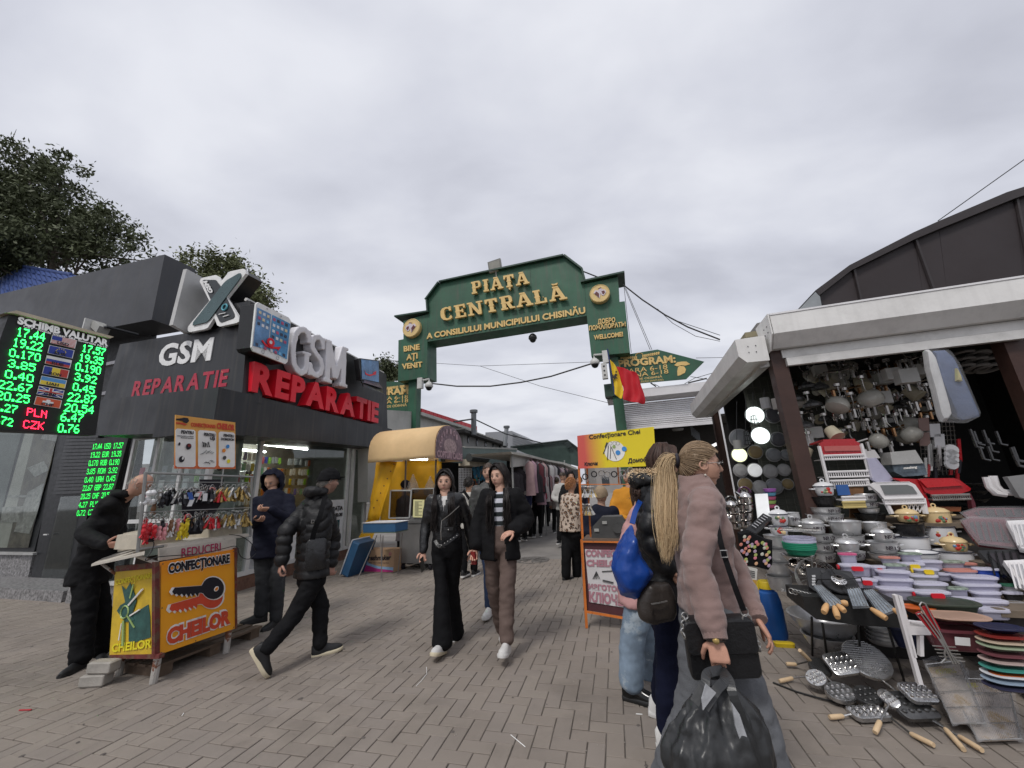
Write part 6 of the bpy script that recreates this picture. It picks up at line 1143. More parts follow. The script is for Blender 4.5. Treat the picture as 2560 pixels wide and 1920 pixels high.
def body_loft(mb,C,W,D,side,seg=22,pw=.85):
 rings=[]; side=Vector(side).normalized()
 for i,c in enumerate(C):
  d=(Vector(C[min(i+1,len(C)-1)])-Vector(C[max(i-1,0)])).normalized(); x=side-d*side.dot(d); x.normalize(); y=d.cross(x); rg=[]
  for j in range(seg):
   a=2*pi*j/seg; ca,sa=cos(a),sin(a); rg.append(Vector(c)+x*(W[i]*math.copysign(abs(ca)**pw,ca))+y*(D[i]*math.copysign(abs(sa)**pw,sa)))
  rings.append(rg)
 mb.loft(rings)
def smooth_pts(P,n=3):
 Q=[]
 for i in range(len(P)-1):
  p0=P[max(i-1,0)];p1=P[i];p2=P[i+1];p3=P[min(i+2,len(P)-1)]
  for k in range(n): t=k/n; Q.append(.5*((2*p1)+(p2-p0)*t+(2*p0-5*p1+4*p2-p3)*t*t+(3*p1-p0-3*p2+p3)*t**3))
 return Q+[P[-1]]
def head_pts(nu,nv,male,age=0):
 """unit head grid: x right, y forward, z up; metres for a 0.235 m head"""
 out=[];dirs=[]
 for i in range(nv+1):
  t=-pi/2+pi*i/nv
  for j in range(nu):
   # denser in front
   a=2*pi*j/nu; a=a-.35*sin(a); x=sin(a)*cos(t); y=cos(a)*cos(t); z=sin(t); dirs.append((x,y,z))
   X,Y,Zz=x*.076,y*.094,z*.118
   if z<0: k=1-.34*(-z)**1.4*(.8 if male else 1); X*=k
   if z<0 and y<0: Y*=1-.45*(-z)
   if z<-.1 and y>0: Y*=1-.10*(-z)
   if y>.0: Y=Y*(1-.10*y*y)
   if z<-.55 and y>.2: Zz+=.006
   f=max(0,y)**.5; g=lambda cx,cz,sx,sz:math.exp(-((abs(X)-cx)/sx)**2-((Zz-cz)/sz)**2)
   if y>0:
    nose=math.exp(-(X/.0105)**2)*max(0,min(1,(.02-Zz)/.045))*(1 if Zz>-.027 else max(0,1-(-.027-Zz)/.010)); Y+=.023*nose+.004*g(.011,-.024,.006,.007)
    Y-=.0115*g(.031,.006,.017,.012)*f; Y+=.0055*g(.028,.027,.022,.008)*f; Y+=.004*g(.042,-.022,.016,.018)*f
    Y+=.0075*math.exp(-(X/.022)**2)*(math.exp(-((Zz+.049)/.0045)**2)+1.1*math.exp(-((Zz+.060)/.005)**2))-.002*math.exp(-(X/.024)**2-((Zz+.0545)/.0025)**2)
    Y+=.009*math.exp(-(X/.022)**2-((Zz+.092)/.014)**2); Y-=.003*math.exp(-(X/.02)**2-((Zz+.076)/.006)**2)
   out.append((X,Y,Zz))
 return out,dirs
_HP={}
def add_head(c,f,up,s,skin,male,nu=56,nv=44,brow=(.03,.02,.015),lip=(.35,.1,.09),stub=0.0):
 key=(nu,nv,male)
 if key not in _HP: _HP[key]=head_pts(nu,nv,male)
 P,Dr=_HP[key]; f=Vector(f).normalized(); up=Vector(up); up=(up-f*up.dot(f)).normalized(); r=f.cross(up)
 V=[];C=[]; sk=np.array(skin)
 for (x,y,z),(dx,dy,dz) in zip(P,Dr):
  V.append(tuple(c+r*(x*s)+f*(y*s)+up*(z*s))); col=sk*(1-.04*sin(z*90)*0)
  if dy>0:
   ax=abs(x);
   b=math.exp(-((ax-.031)/.016)**2-((z-.026-.002*(1-abs(ax-.031)/.02))/.0045)**2)*1.2; col=col*(1-min(1,b)*.85)+np.array(brow)*min(1,b)*.85
   e=math.exp(-((ax-.031)/.016)**2-((z-.007)/.009)**2); col=col*(1-.05*e)  # shade of the eye sockets painted into the skin colour
   l=math.exp(-(x/.020)**2-((z+.0545)/.0085)**2); col=col*(1-min(1,l*1.1)*.8)+np.array(lip)*min(1,l*1.1)*.8
   m=math.exp(-(x/.021)**2-((z+.0545)/.0018)**2); col=col*(1-.6*m)
   ch=math.exp(-((ax-.042)/.018)**2-((z+.02)/.02)**2); col=col*(1-.0*ch)+np.array((.08,-.01,-.01))*ch*.35
   nn=math.exp(-((ax-.008)/.004)**2-((z+.032)/.003)**2); col=col*(1-.5*nn)
   if stub: q=1 if z<-.03 else max(0,1-(z+.03)/.02); col=col*(1-stub*q*(1-l))
  C.append(np.clip(col,0,1))
 F=[]
 for i in range(nv):
  for j in range(nu): a=i*nu+j; b=i*nu+(j+1)%nu; F.append((a,b,b+nu,a+nu))
 return V,F,C,r,f,up
def cap_shell(c,f,up,s,keep,off,nu=48,nv=36,amp=.004,fr=40,shape=None):
 key=(nu,nv,'cap')
 if key not in _HP: _HP[key]=head_pts(nu,nv,True)
 P,Dr=_HP[key]; f=Vector(f).normalized(); up=Vector(up); up=(up-f*up.dot(f)).normalized(); r=f.cross(up); V=[];ok=[]
 for (x,y,z),(dx,dy,dz) in zip(P,Dr):
  o=off(dx,dy,dz) if callable(off) else off; n=noise.noise(Vector((dx*fr*.1,dy*fr*.1,dz*fr*.1+s)))*amp*3
  bx,by,bz=dx*.076,dy*.092,dz*.116
  k=keep(dx,dy,dz); V.append(tuple(c+r*((bx+dx*(o+n))*s)+f*((by+dy*(o+n))*s)+up*((bz+dz*(o+n))*s))); ok.append(k)
 F=[]
 for i in range(nv):
  for j in range(nu):
   q=(i*nu+j,i*nu+(j+1)%nu,(i+1)*nu+(j+1)%nu,(i+1)*nu+j)
   if all(ok[t] for t in q): F.append(q)
 return V,F
def hairline(x,y,z,fr=.56,bk=-.62): return z>(bk+( -.02-bk)*min(1,(y+1)) if y<0 else -.02+(fr+.02)*min(1,y*1.15)**.8)
def hand(w,d,n,s=1.0,curl=.5,thumb=1,grip=None):
 """w wrist, d towards fingers, n palm normal; thumb=+1/-1 picks the side"""
 d=Vector(d).normalized(); n=Vector(n); n=(n-d*n.dot(d)).normalized(); x=d.cross(n)*thumb; mb=MB()
 body_loft(mb,[w-d*.02*s,w+d*.015*s,w+d*.05*s,w+d*.088*s,w+d*.098*s],[.022*s,.026*s,.038*s,.040*s,.034*s],[.017*s,.016*s,.0155*s,.013*s,.009*s],x,12,.9)
 for k,(ox,L_,r) in enumerate(((.030,.070,.0088),(.0105,.078,.0092),(-.0105,.073,.0088),(-.029,.058,.0078))):
  p=w+d*(.088 if k<3 else .080)*s+x*ox*s; a=0; P=[p-d*.01*s,p]; dd=(d+x*(ox*1.6)).normalized()
  for q,fr in enumerate((.45,.31,.24)):
   a+=curl*(.55,.95,.7)[q]*(1+.08*k); v=(dd*cos(a)+n*sin(a)); p=p+v*(L_*fr*s); P.append(p)
  mb.tube(P,[r*s*1.05,r*s,r*s*.98,r*s*.9,r*s*.7],7)
  mb.ball(P[-1],r*s*.72,6)
 p=w+d*.025*s+x*.026*s; v1=(x*.75+d*.6+n*.3).normalized(); v2=(d*.85+x*.2+n*.45*(.4+curl)).normalized(); P=[p-x*.01*s,p+v1*.03*s,p+v1*.045*s+v2*.022*s,p+v1*.045*s+v2*.048*s]; mb.tube(P,[.014*s,.0118*s,.0105*s,.008*s],7); mb.ball(P[-1],.008*s,6)
 return mb
def shoe(t,name,an,yaw,pitch,mu,ms,L_=.27,hh=.1,lift=.0,lace=None,sole=.03,h_sole=None):
 f=Vector((sin(yaw)*cos(pitch),cos(yaw)*cos(pitch),sin(pitch))); r=f.cross(UP).normalized(); u=r.cross(f).normalized(); h=an+f*(-L_*.27)-u*(hh)
 outl=[(0,.026),(.08,.033),(.25,.034),(.45,.037),(.65,.046),(.8,.046),(.92,.034),(1,.014)]
 mb=MB(); mb.mat(ms); ps=[]
 for z,e in ((0,0),(.012,.004),(sole*.8,.003),(sole,-.001)):
  rg=[h+f*(a*L_)+r*(b+e)+u*(z+(.02*max(0,a-.75)**1.0 if z<.02 else .012*max(0,a-.75))) for a,b in outl]+[h+f*(a*L_)-r*(b*.9+e)+u*(z+(.02*max(0,a-.75) if z<.02 else .012*max(0,a-.75))) for a,b in outl[::-1]]; ps.append(rg)
 mb.loft(ps); mb.mat(mu); rings=[]
 for a,w,H_ in ((.01,.024,.075),(.08,.034,.10),(.2,.037,.105),(.33,.037,.10),(.48,.037,.075),(.62,.041,.058),(.78,.042,.046),(.9,.033,.038),(.985,.014,.022)):
  c=h+f*(a*L_)+u*(sole*.75+.01*max(0,a-.75)); rings.append([c+r*(w*cos(q))+u*(max(0,sin(q))**.8*(H_-.0))  for q in np.linspace(-.15,pi+.15,11)])
 mb.loft(rings)
 if lace:
  mb.mat(lace)
  for a in (.36,.43,.5,.57): c=h+f*(a*L_)+u*(sole*.75+(.10-(a-.33)*.24)); mb.tube([c-r*.022-u*.004,c+u*.004,c+r*.022-u*.004],.0035,4)
 obj(name,mb,None,t,smooth=radians(50))
SK=(.50,.295,.205);
skinm=M('skin',(.5,.3,.2),.48,0,.06,25,.15,220,attr=True,spec=.4); eyem=M('eye_white',(.36,.33,.31),.2,0,0); irism=M('iris',(.03,.018,.012),.15,0,0)
def cloth(name,c,rough=.8,b=.25,bs=60,**k): return M(name,c,rough,0,k.pop('var',.12),k.pop('ns',5),b,bs,spec=k.pop('spec',.15),**k)
hairm=M('hair',(.02,.015,.012),.48,0,0,attr=True,spec=.4)
def ribbons(t,paths,w,base,var,name='hair',seed=1,mat=None):
 rnd=random.Random(seed); V=[];F=[];C=[]
 for P in paths:
  n=len(P); k=rnd.uniform(1-var,1+var); c=np.clip(np.array(base)*k,0,1); ww=w*rnd.uniform(.6,1.25); s0=None; st=len(V)
  for i,p in enumerate(P):
   d=(P[min(i+1,n-1)]-P[max(i-1,0)]).normalized(); x=d.orthogonal() if s0 is None else s0-d*s0.dot(d); x=x.normalized() if x.length>1e-5 else d.orthogonal().normalized(); s0=x; y=d.cross(x); f=i/(n-1); rr=ww*(1-.75*max(0,f-.55)/.45)
   for a in (0,2.1,4.2): V.append(tuple(p+x*cos(a)*rr+y*sin(a)*rr*.6)); C.append(c*(1+.25*f) if sum(base)>.3 else c)
  for i in range(n-1):
   for j in range(3): F.append((st+i*3+j,st+i*3+(j+1)%3,st+(i+1)*3+(j+1)%3,st+(i+1)*3+j))
 return raw(name,V,F,mat or hairm,t,cols=C,kind='stuff')
def wrinkle(V,Nn,amp,sc,seed=0,st=(1,1,1)):
 d=np.array([noise.fractal(Vector((v[0]*sc*st[0]+seed,v[1]*sc*st[1],v[2]*sc*st[2])),.9,2.1,3) for v in V]); return V+Nn*(amp*d)[:,None]
def grooves(V,Nn,axes,per,depth,w=.16):
 """quilting: axes = list of polylines; grooves every `per` metres along the nearest one"""
 segs=[]
 for P in axes:
  L0=0
  for a,b in zip(P[:-1],P[1:]): a=np.array(a);b=np.array(b); l=np.linalg.norm(b-a); segs.append((a,b,l,L0)); L0+=l
 best=np.full(len(V),1e9); S=np.zeros(len(V))
 for a,b,l,L0 in segs:
  t=np.clip(((V-a)@(b-a))/(l*l+1e-9),0,1); dd=np.linalg.norm(V-(a+t[:,None]*(b-a)),axis=1); m=dd<best; best[m]=dd[m]; S[m]=(L0+t*l)[m]
 ph=(S/per)%1.0; e=np.minimum(ph,1-ph)
 if w<.1: return V-Nn*(depth*np.exp(-(e/w)**2))[:,None]
 return V+Nn*(depth*(np.sin(pi*ph)**.6-.75))[:,None]-Nn*(depth*.8*np.exp(-(e/w*3)**2))[:,None]
def person(label,Y,J,fy,hy,top,legs,shoes,skin=SK,male=True,hair=None,vox=.013,group=None,H=1.0,hp=0.0,head_tilt=0,bw=1.0,hands=(.5,.5),foot=None,coat=None,hn=None,lip=(.36,.12,.1),stub=0,brow=(.03,.02,.015),det=1,hem=0,eyes=True,belly=1.0):
 """J: joints as (px,py,dY) read on the photo; fy/hy: body and head yaw (deg, 0 = away, 180 = to camera)"""
 j={k:pt(v[0],v[1],Y+(v[2] if len(v)>2 else 0)) for k,v in J.items()}
 ft=Vector((sin(radians(fy)),cos(radians(fy)),0)); side=ft.cross(UP); base=Vector(((j['aL'].x+j['aR'].x)/2,(j['aL'].y+j['aR'].y)/2,0)); t=thing('person',base,label,'person',group)
 hd=Vector((sin(radians(hy))*cos(hp),cos(radians(hy))*cos(hp),sin(hp))); hc=j['head']; s=H
 nk=j['neck']; ch=(j['sL']+j['sR'])/2; hip=j['hip']; sw=(j['sL']-j['sR']); sdir=sw.normalized() if sw.length>.12 else side
 # keep shoulder line consistent with the body yaw
 half=.5*max(.28*bw,min(.34*bw,sw.length)) if sw.length>.2 else .155*bw
 if 'free' not in J:
  j['sL']=ch-side*half; j['sR']=ch+side*half
  if (pt(J['sL'][0],J['sL'][1],Y)-pt(J['sR'][0],J['sR'][1],Y)).dot(side)>0: j['sL'],j['sR']=j['sR'],j['sL']
 wst=ch.lerp(hip,.55); chest=ch.lerp(hip,.25)
 # ---- body (skin), one mesh ----
 mb=MB(); body_loft(mb,[hip-UP*.05,hip.lerp(ch,.4),hip.lerp(ch,.8),ch+UP*.02],[.13*bw,.12*bw,.14*bw,.12*bw],[.08,.085,.095,.06],side,14)
 limb(mb,[ch+UP*.0,nk.lerp(ch,.25),nk.lerp(hc,.25)+UP*0,hc-UP*.03*s],[.07,.056*s,.053*s,.05*s])
 for a in 'LR':
  w=j['w'+a]; limb(mb,[j['s'+a],j['e'+a],w],[.042,.036,.025]); limb(mb,[hip+side*(.085*(-1 if (j['k'+a]-j['k'+('R' if a=='L' else 'L')]).dot(side)<0 else 1)),j['k'+a],j['a'+a]],[.05,.036,.028])
 V,Nn,F=remesh(mb,vox*1.35,2); C=np.tile(np.array(skin),(len(V),1))
 V=list(map(tuple,V)); C=list(C); F=list(F)
 hV,hF,hC,r,f,u=add_head(hc,hd,UP+side*head_tilt,s,skin,male,*( (64,52) if det>1 else (48,38) if det else (30,24)),lip=lip,stub=stub,brow=brow)
 def join(v,fc,c):
  k=len(V); V.extend(v); F.extend([tuple(k+i for i in q) for q in fc]); C.extend(c)
 join(hV,hF,hC)
 for sg in (-1,1):   # ears
  m=MB(); ec=hc+r*(sg*.076*s)-f*.004*s+u*.0*s; m.ball(ec,(.007*s,.017*s,.030*s),10,x=r,y=f,z=u); m.torus(ec+r*sg*.004*s+u*.002,r*sg+f*.3,.020*s,.005*s,14,5); join([tuple(p) for p in m.v],m.f,[np.array(skin)*.93]*len(m.v))
 for i,a in enumerate('LR'):
  if hn and hn.get(a)=='skip': continue
  w=j['w'+a]; dd=j['h'+a]-w if 'h'+a in j else (w-j['e'+a]); pn=(hn or {}).get(a) or (ft*.3+(ch-w)*1.0); m=hand(w,dd,pn,s*.98 if male else s*.9,hands[i],1 if (hn or {}).get('t'+a,1)>0 else -1)
  if det>1: hv,_,hf=remesh(m,.0032,1); join([tuple(p) for p in hv],hf,[np.array(skin)*np.array((1.0,.93,.92))]*len(hv))
  else: join([tuple(p) for p in m.v],m.f,[np.array(skin)*np.array((1.0,.93,.92))]*len(m.v))
 body=raw('body',np.array(V),F,skinm,t,cols=np.array(C))
 if eyes and det:
  for sg in (-1,1):
   m=MB(); ec=hc+r*(sg*.031*s)+f*(.0785*s)+u*.007*s; m.ball(ec,(.0125*s,.010*s,.0052*s),10,x=r,y=f,z=u); e=obj('eye',m,eyem,t,smooth=True); m=MB(); m.ball(ec+f*.0052*s,(.0064*s,.0058*s,.0062*s),8,x=r,y=f,z=u); obj('iris',m,irism,e,smooth=True)
   m=MB(); m.tube([ec+r*(-.014*s)+f*.004*s+u*.001*s,ec+r*(-.006*s)+f*.0098*s+u*.007*s,ec+r*(.005*s)+f*.0098*s+u*.0072*s,ec+r*(.014*s)+f*.004*s+u*.001*s],.0016*s,4); obj('eyelash',m,irism,t)
 # ---- trousers ----
 tm,r0,r1,r2=legs[:4]; mb=MB(); body_loft(mb,[hip+UP*.14,hip+UP*.05,hip-UP*.04,hip-UP*.11],[.148*bw,.168*bw,.172*bw,.12*bw],[.105*belly,.118*belly,.118,.09],side,18)
 lg=[]
 for a in 'LR':
  q=-1 if (j['k'+a]-j['k'+('R' if a=='L' else 'L')]).dot(side)<0 else 1
  hj=hip+side*(q*.088*bw)-UP*.06; an=j['a'+a]; kn=j['k'+a]; dn=(an-kn).normalized(); lg+=[[hj,kn,an]]
  limb(mb,smooth_pts([hj,hj.lerp(kn,.5),kn,kn.lerp(an,.55),an-dn*hem],2),list(np.interp(np.linspace(0,1,9),[0,.5,1],[r0,r1,r2])),None,.98,16)
 V,Nn,F=remesh(mb,vox,1); V=wrinkle(V,Nn,legs[4] if len(legs)>4 else .006,9,seed=hip.x,st=(1,1,1.6)); raw('trousers',V,F,tm,t)
 # ---- jacket / top ----
 jm=top['m']; q=top.get('puff'); loose=top.get('loose',1.0); hm=top.get('hem',.10); mb=MB(); hemc=hip-UP*hm+(hip-ch).normalized()*0
 dpt=top.get('dep',1.0); dW=[.178*bw*loose*top.get('hemw',1),.168*bw*loose,.168*bw*loose,.185*bw*loose,.175*bw,.115*bw,.07]; dD=[.13*loose*dpt*belly,.125*loose*dpt*belly,.125*loose*dpt,.13*loose*dpt,.105*loose*dpt,.085*dpt,.066]
 body_loft(mb,[hemc,hip+UP*.03,wst,chest,ch+UP*.0,ch.lerp(nk,.45)+UP*.025,nk+UP*top.get('collar',.0)],dW,dD,side,24)
 ar=top.get('arm',(.078,.066,.05)); ax=[[hemc,wst,ch,nk]]
 for a in 'LR':
  S_,E_,W_=j['s'+a],j['e'+a],j['w'+a]; e=(W_-E_).normalized(); P=smooth_pts([S_.lerp(ch,.12)+UP*.005,S_.lerp(E_,.5),E_,E_.lerp(W_,.5),W_-e*top.get('cuff',.0)],2); limb(mb,P,list(np.interp(np.linspace(0,1,9),[0,.5,1],ar)),None,.98,14); ax.append([S_,E_,W_])
 V,Nn,F=remesh(mb,vox,1); V=wrinkle(V,Nn,top.get('wr',.008),7,seed=hip.y*3,st=(1,1,1.5));
 if q: V=grooves(V,Nn,ax,*q)
 fr=top.get('front')      # (half width top, half width bottom, z0 frac) opening showing a shirt
 if fr:
  A=np.array(tuple(ch)); sd=np.array(tuple(side)); fw=np.array(tuple(ft)); rel=V-A; x=rel@sd; y=rel@fw; tot=(ch-hemc).z+.06; zz=((ch.z+.06)-V[:,2])/tot
  hw=np.interp(zz,fr[2],fr[3]); cx=fr[4]*np.array(1.0) if len(fr)>4 else 0; cut=(y>.02)&(np.abs(x-cx)<hw)&(zz>-.15)
  F=[q_ for q_ in F if not all(cut[i] for i in q_)]
  mb=MB(); body_loft(mb,[hip-UP*.02,wst,chest,ch,ch.lerp(nk,.5)+UP*.01],[.15*bw,.135*bw,.15*bw,.14*bw,.06],[.1*belly,.092*belly,.105,.085,.052],side,24); sV,sN,sF=remesh(mb,vox,2); raw('shirt',wrinkle(sV,sN,.004,8),sF,fr[0],t)
 mi=None; mats=[jm]
 o=raw('jacket' if top.get('name') is None else top['name'],V,F,jm,t)
 if fr: md=o.modifiers.new('s','SOLIDIFY'); md.thickness=.008
 # ---- shoes ----
 for i,a in enumerate('LR'):
  fy_,fp=(foot or {}).get(a,(fy,0)); shoe(t,'shoe',j['a'+a],radians(fy_),radians(fp),*shoes[:2],L_=.275 if male else .25,hh=shoes[3] if len(shoes)>3 else .10,lace=shoes[2] if len(shoes)>2 else None)
 # ---- hair ----
 if hair:
  kind,col=hair[0],hair[1]; rnd=random.Random(int(abs(hc.x*1000)))
  hcap=lambda fr_,off,amp=.004: cap_shell(hc,hd,UP+side*head_tilt,s,lambda x,y,z:hairline(x,y,z,fr_),off,48 if det else 30,36 if det else 22,amp)
  L=lambda x,y,z:hc+r*(x*s)+f*(y*s)+u*(z*s)
  v,fc=hcap(.52 if kind!='long' else .6,.010 if kind!='short' else .009); raw('hair',v,fc,hairm,t,cols=[np.array(col)*(.8+.4*rnd.random()) for _ in v])
  if kind=='short':
   P=[]
   for _ in range(hair[2] if len(hair)>2 else 260):
    while True:
     d=Vector((rnd.gauss(0,1),rnd.gauss(0,1),rnd.gauss(0,1))).normalized()
     if hairline(*d,fr=.5): break
    p=L(d.x*.084,d.y*.102,d.z*.125); q_=(r*d.x*.3+f*(d.y*.3-.2)+u*(d.z*.6-.6)).normalized(); P.append([p,p+q_*.012+(p-hc)*.03,p+q_*.028])
   ribbons(t,P,.004*s,col,.45,'hair')
  if kind in('long','bob'):
   P=[]; Ln=hair[2]; n=hair[3] if len(hair)>3 else 330
   for _ in range(n):
    a=rnd.uniform(-1,1)*(pi*.63); a=pi+a     # azimuth measured from face
    x,y=sin(a),cos(a); px_=rnd.gauss(0,.01); layer=rnd.uniform(0,.014); fr_=max(0,(abs(a-pi)-1.35)/.6)
    P0=[L(px_*.5+(.012 if x>0 else -.012),.055*min(1,fr_) -.02,.128+layer*.4),L(x*.045+px_*.3,y*.06+.01,.118+layer),L(x*(.080+layer),y*(.098+layer),.05),L(x*(.083+layer),y*(.1+layer),-.03),L(x*(.088+layer*1.6),y*.1-.006,-.10)]
    q_=P0[-1]; out=(r*x+f*y); bx=(q_-hc); L_=Ln*rnd.uniform(.8,1.0); st=out.copy(); st.z=0
    sx_=1 if st.dot(side)>0 else -1; yy=st.dot(ft)/max(.001,st.length); fw_=yy>.25 or (yy>-.45 and rnd.random()<(.55 if len(hair)>4 else .1))
    tgt=(Vector((ch.x,ch.y,0)).lerp(Vector((hc.x,hc.y,0)),.35)+UP*(q_.z-.02))+(side*sx_*rnd.uniform(.055,.115)+ft*rnd.uniform(.128,.15) if fw_ else side*rnd.uniform(-.12,.12)-ft*rnd.uniform(.13,.155))
    P0+=[tgt-UP*.08,tgt-UP*L_*.45+Vector((rnd.gauss(0,.006),rnd.gauss(0,.006),0)),tgt-UP*L_*.75+Vector((rnd.gauss(0,.012),rnd.gauss(0,.012),0)),tgt-UP*L_+Vector((rnd.gauss(0,.016),rnd.gauss(0,.016),0))] if kind=='long' else [q_-UP*.03-out*.01]
    P.append(smooth_pts(P0,2))
   for _ in range(150):
    g_=1 if rnd.random()<.5 else -1; q=rnd.random(); e=rnd.uniform(0,.006); P.append(smooth_pts([L(g_*.003,.02+.055*q,.122-.012*q+e),L(g_*.035,.03+.055*q,.108-.012*q+e),L(g_*(.068+e),.03+.045*q,.07-.02*q),L(g_*(.084+e),.02+.025*q,.015-.02*q),L(g_*(.088+e),.01+.01*q,-.04),L(g_*(.086+e),.005,-.10)],2))
   ribbons(t,P,.0052*s,col,.45,'hair')
  if kind=='pony':
   tie=L(-.0,-.112,.035); P=[]
   for _ in range(900):
    while True:
     d=Vector((rnd.gauss(0,1),rnd.gauss(0,1),rnd.gauss(0,1))).normalized()
     if hairline(*d,fr=.5): break
    p=L(d.x*.083,d.y*.101,d.z*.124); lay=rnd.uniform(.98,1.035); e2=Vector((0,-.93,.28)); q_=[(d.lerp(e2,k/7)+Vector((d.x,0,d.z))*.12*sin(pi*k/7)).normalized() for k in range(8)]; P.append([L(v.x*.087*lay,v.y*.106*lay,v.z*.128*lay) for v in q_]+[tie])
   ribbons(t,P,.0024*s,col,.3,'hair'); P=[]
   col2=hair[2]; end=hair[3]
   for _ in range(1500):
    o_=Vector((rnd.gauss(0,1),rnd.gauss(0,1),rnd.gauss(0,1))); w_=rnd.gauss(0,1); w2=Vector((sin(w_*2),cos(w_*2),0)); v=[tie+o_*.007,tie-f*.03+u*.012+o_*.010,tie-f*.062-u*.04+o_*.017,tie-f*.07-u*.13+o_*.022,tie.lerp(end,.62)-f*.02+o_*.022+w2*.006,tie.lerp(end,.85)+o_*.018-w2*.006,end+o_*.012+w2*.006+UP*rnd.uniform(-.03,.12)]; P.append(smooth_pts(v,3))
   ribbons(t,P,.0012*s,col2,.12,'ponytail')
   m=MB(); m.torus(tie+f*.002,(f*.9-u*.15+UP*.1),.030,.010,20,7); obj('hair_tie',m,blk,t,smooth=True)
 t_j=j; t_info=dict(j=j,hc=hc,r=r,f=f,u=u,side=side,ft=ft,ch=ch,hip=hip,t=t,s=s); return t_info
def hood_up(I,m,off=.035,nm='hood'):
 v,fc=cap_shell(I['hc']-I['f']*.012,I['f'],I['u'],I['s'],lambda x,y,z:not(y>.42 and z<.74 and z>-1.1 and abs(x)<.9) and z>-.93,lambda x,y,z:off+.02*max(0,-z),48,36,.006,30); o=raw(nm,v,fc,m,I['t']); md=o.modifiers.new('s','SOLIDIFY'); md.thickness=.012
def hood_down(I,m,r_=.1,fur=None,nm='hood'):
 n=I['j']['neck']; mb=MB(); P=[]
 for k in range(15): a=pi*(-.62+1.24*k/14)+pi; P.append(n+UP*(.015-.0*abs(k-7))+(I['ft']*cos(a)+I['side']*sin(a))*r_+I['ft']*.0)
 mb.tube(P,[.028+.028*sin(pi*k/14) for k in range(15)],10); V,Nn,F=remesh(mb,.01,1); raw(nm,wrinkle(V,Nn,.012,14),F,m,I['t'])
 if fur:
  rnd=random.Random(4); Q=[]
  for _ in range(900):
   k=rnd.uniform(0,13.9); i=int(k); p=P[i].lerp(P[i+1],k-i)+UP*.03; d=Vector((rnd.gauss(0,1),rnd.gauss(0,1),rnd.gauss(0,1)+.5)).normalized(); Q.append([p+d*.01,p+d*.035,p+d*.06+UP*-.008])
  ribbons(I['t'],Q,.0026,fur,.5,'fur_trim')
def strap(I,pts,w,m,nm='strap',par=None,thick=.004,out=None):
 P=smooth_pts([Vector(p) for p in pts],5); mb=MB(); rg=[]
 for i,p in enumerate(P):
  d=(P[min(i+1,len(P)-1)]-P[max(i-1,0)]).normalized(); n=(CAMC-p).normalized() if out is None else Vector(out); n=(n-d*n.dot(d)).normalized(); x=d.cross(n); rg.append([p+x*w/2,p+x*w/2+n*thick,p-x*w/2+n*thick,p-x*w/2])
 mb.loft(rg); return obj(nm,mb,m,par or I['t'])
blackc=cloth('cloth_black',(.009,.009,.010),.85); navyc=cloth('cloth_navy',(.012,.013,.024),.8); leather=M('leather_black',(.014,.014,.015),.32,0,.15,8,.5,30,spec=.6); denim=cloth('denim_grey',(.065,.068,.072),.85,.3,160,wear=((.15,.155,.16),.58,6)); puffb=M('puffer_black',(.008,.008,.009),.6,0,.1,6,.5,22)
shw=M('shoe_white',(.62,.61,.59),.5,0,.06,9); shb=M('shoe_black',(.012,.012,.013),.5); solew=M('sole_cream',(.6,.53,.38),.6,dirt=.3); tee=cloth('tee_white',(.6,.59,.57))
def px(x,y,Y): return pt(x,y,Y)
# -- the key vendor bending at his cart
I=person('bent old man in a black jacket and black trousers working at the orange key cart',4.15,dict(head=(350,1213,-.02),neck=(318,1240),sL=(282,1262,-.17),sR=(282,1262,.17),eL=(212,1335,-.25),eR=(300,1350,.25),wL=(262,1362,-.3),wR=(340,1370,.15),hL=(290,1362,-.28),hR=(365,1372,.1),hip=(228,1425,.05),kL=(212,1545,-.08),kR=(252,1545,.12),aL=(203,1645,-.1),aR=(250,1625,.2)),56,50,dict(m=cloth('jacket_black',(.010,.010,.011),.7),hem=.12,arm=(.092,.078,.056),loose=1.1,wr=.014,collar=.02),(blackc,.105,.09,.085,.01),(shb,shb),hair=None,hp=-.55,hands=(.9,.6),stub=.12,skin=(.46,.26,.19),H=1.02,bw=1.1,foot={'L':(168,0),'R':(120,0)},belly=1.15)
P=[]; rnd=random.Random(2)
for _ in range(240):
 a=rnd.uniform(pi*.45,pi*1.55); z=rnd.uniform(-.3,.35); P.append([I['hc']+I['r']*(sin(a)*.078)+I['f']*(cos(a)*.096)+I['u']*(z*.118),I['hc']+I['r']*(sin(a)*.08)+I['f']*(cos(a)*.098)+I['u']*(z*.118-.014)])
ribbons(I['t'],P,.0022,(.25,.24,.22),.4); hood_down(I,M('jacket_black'),.085)
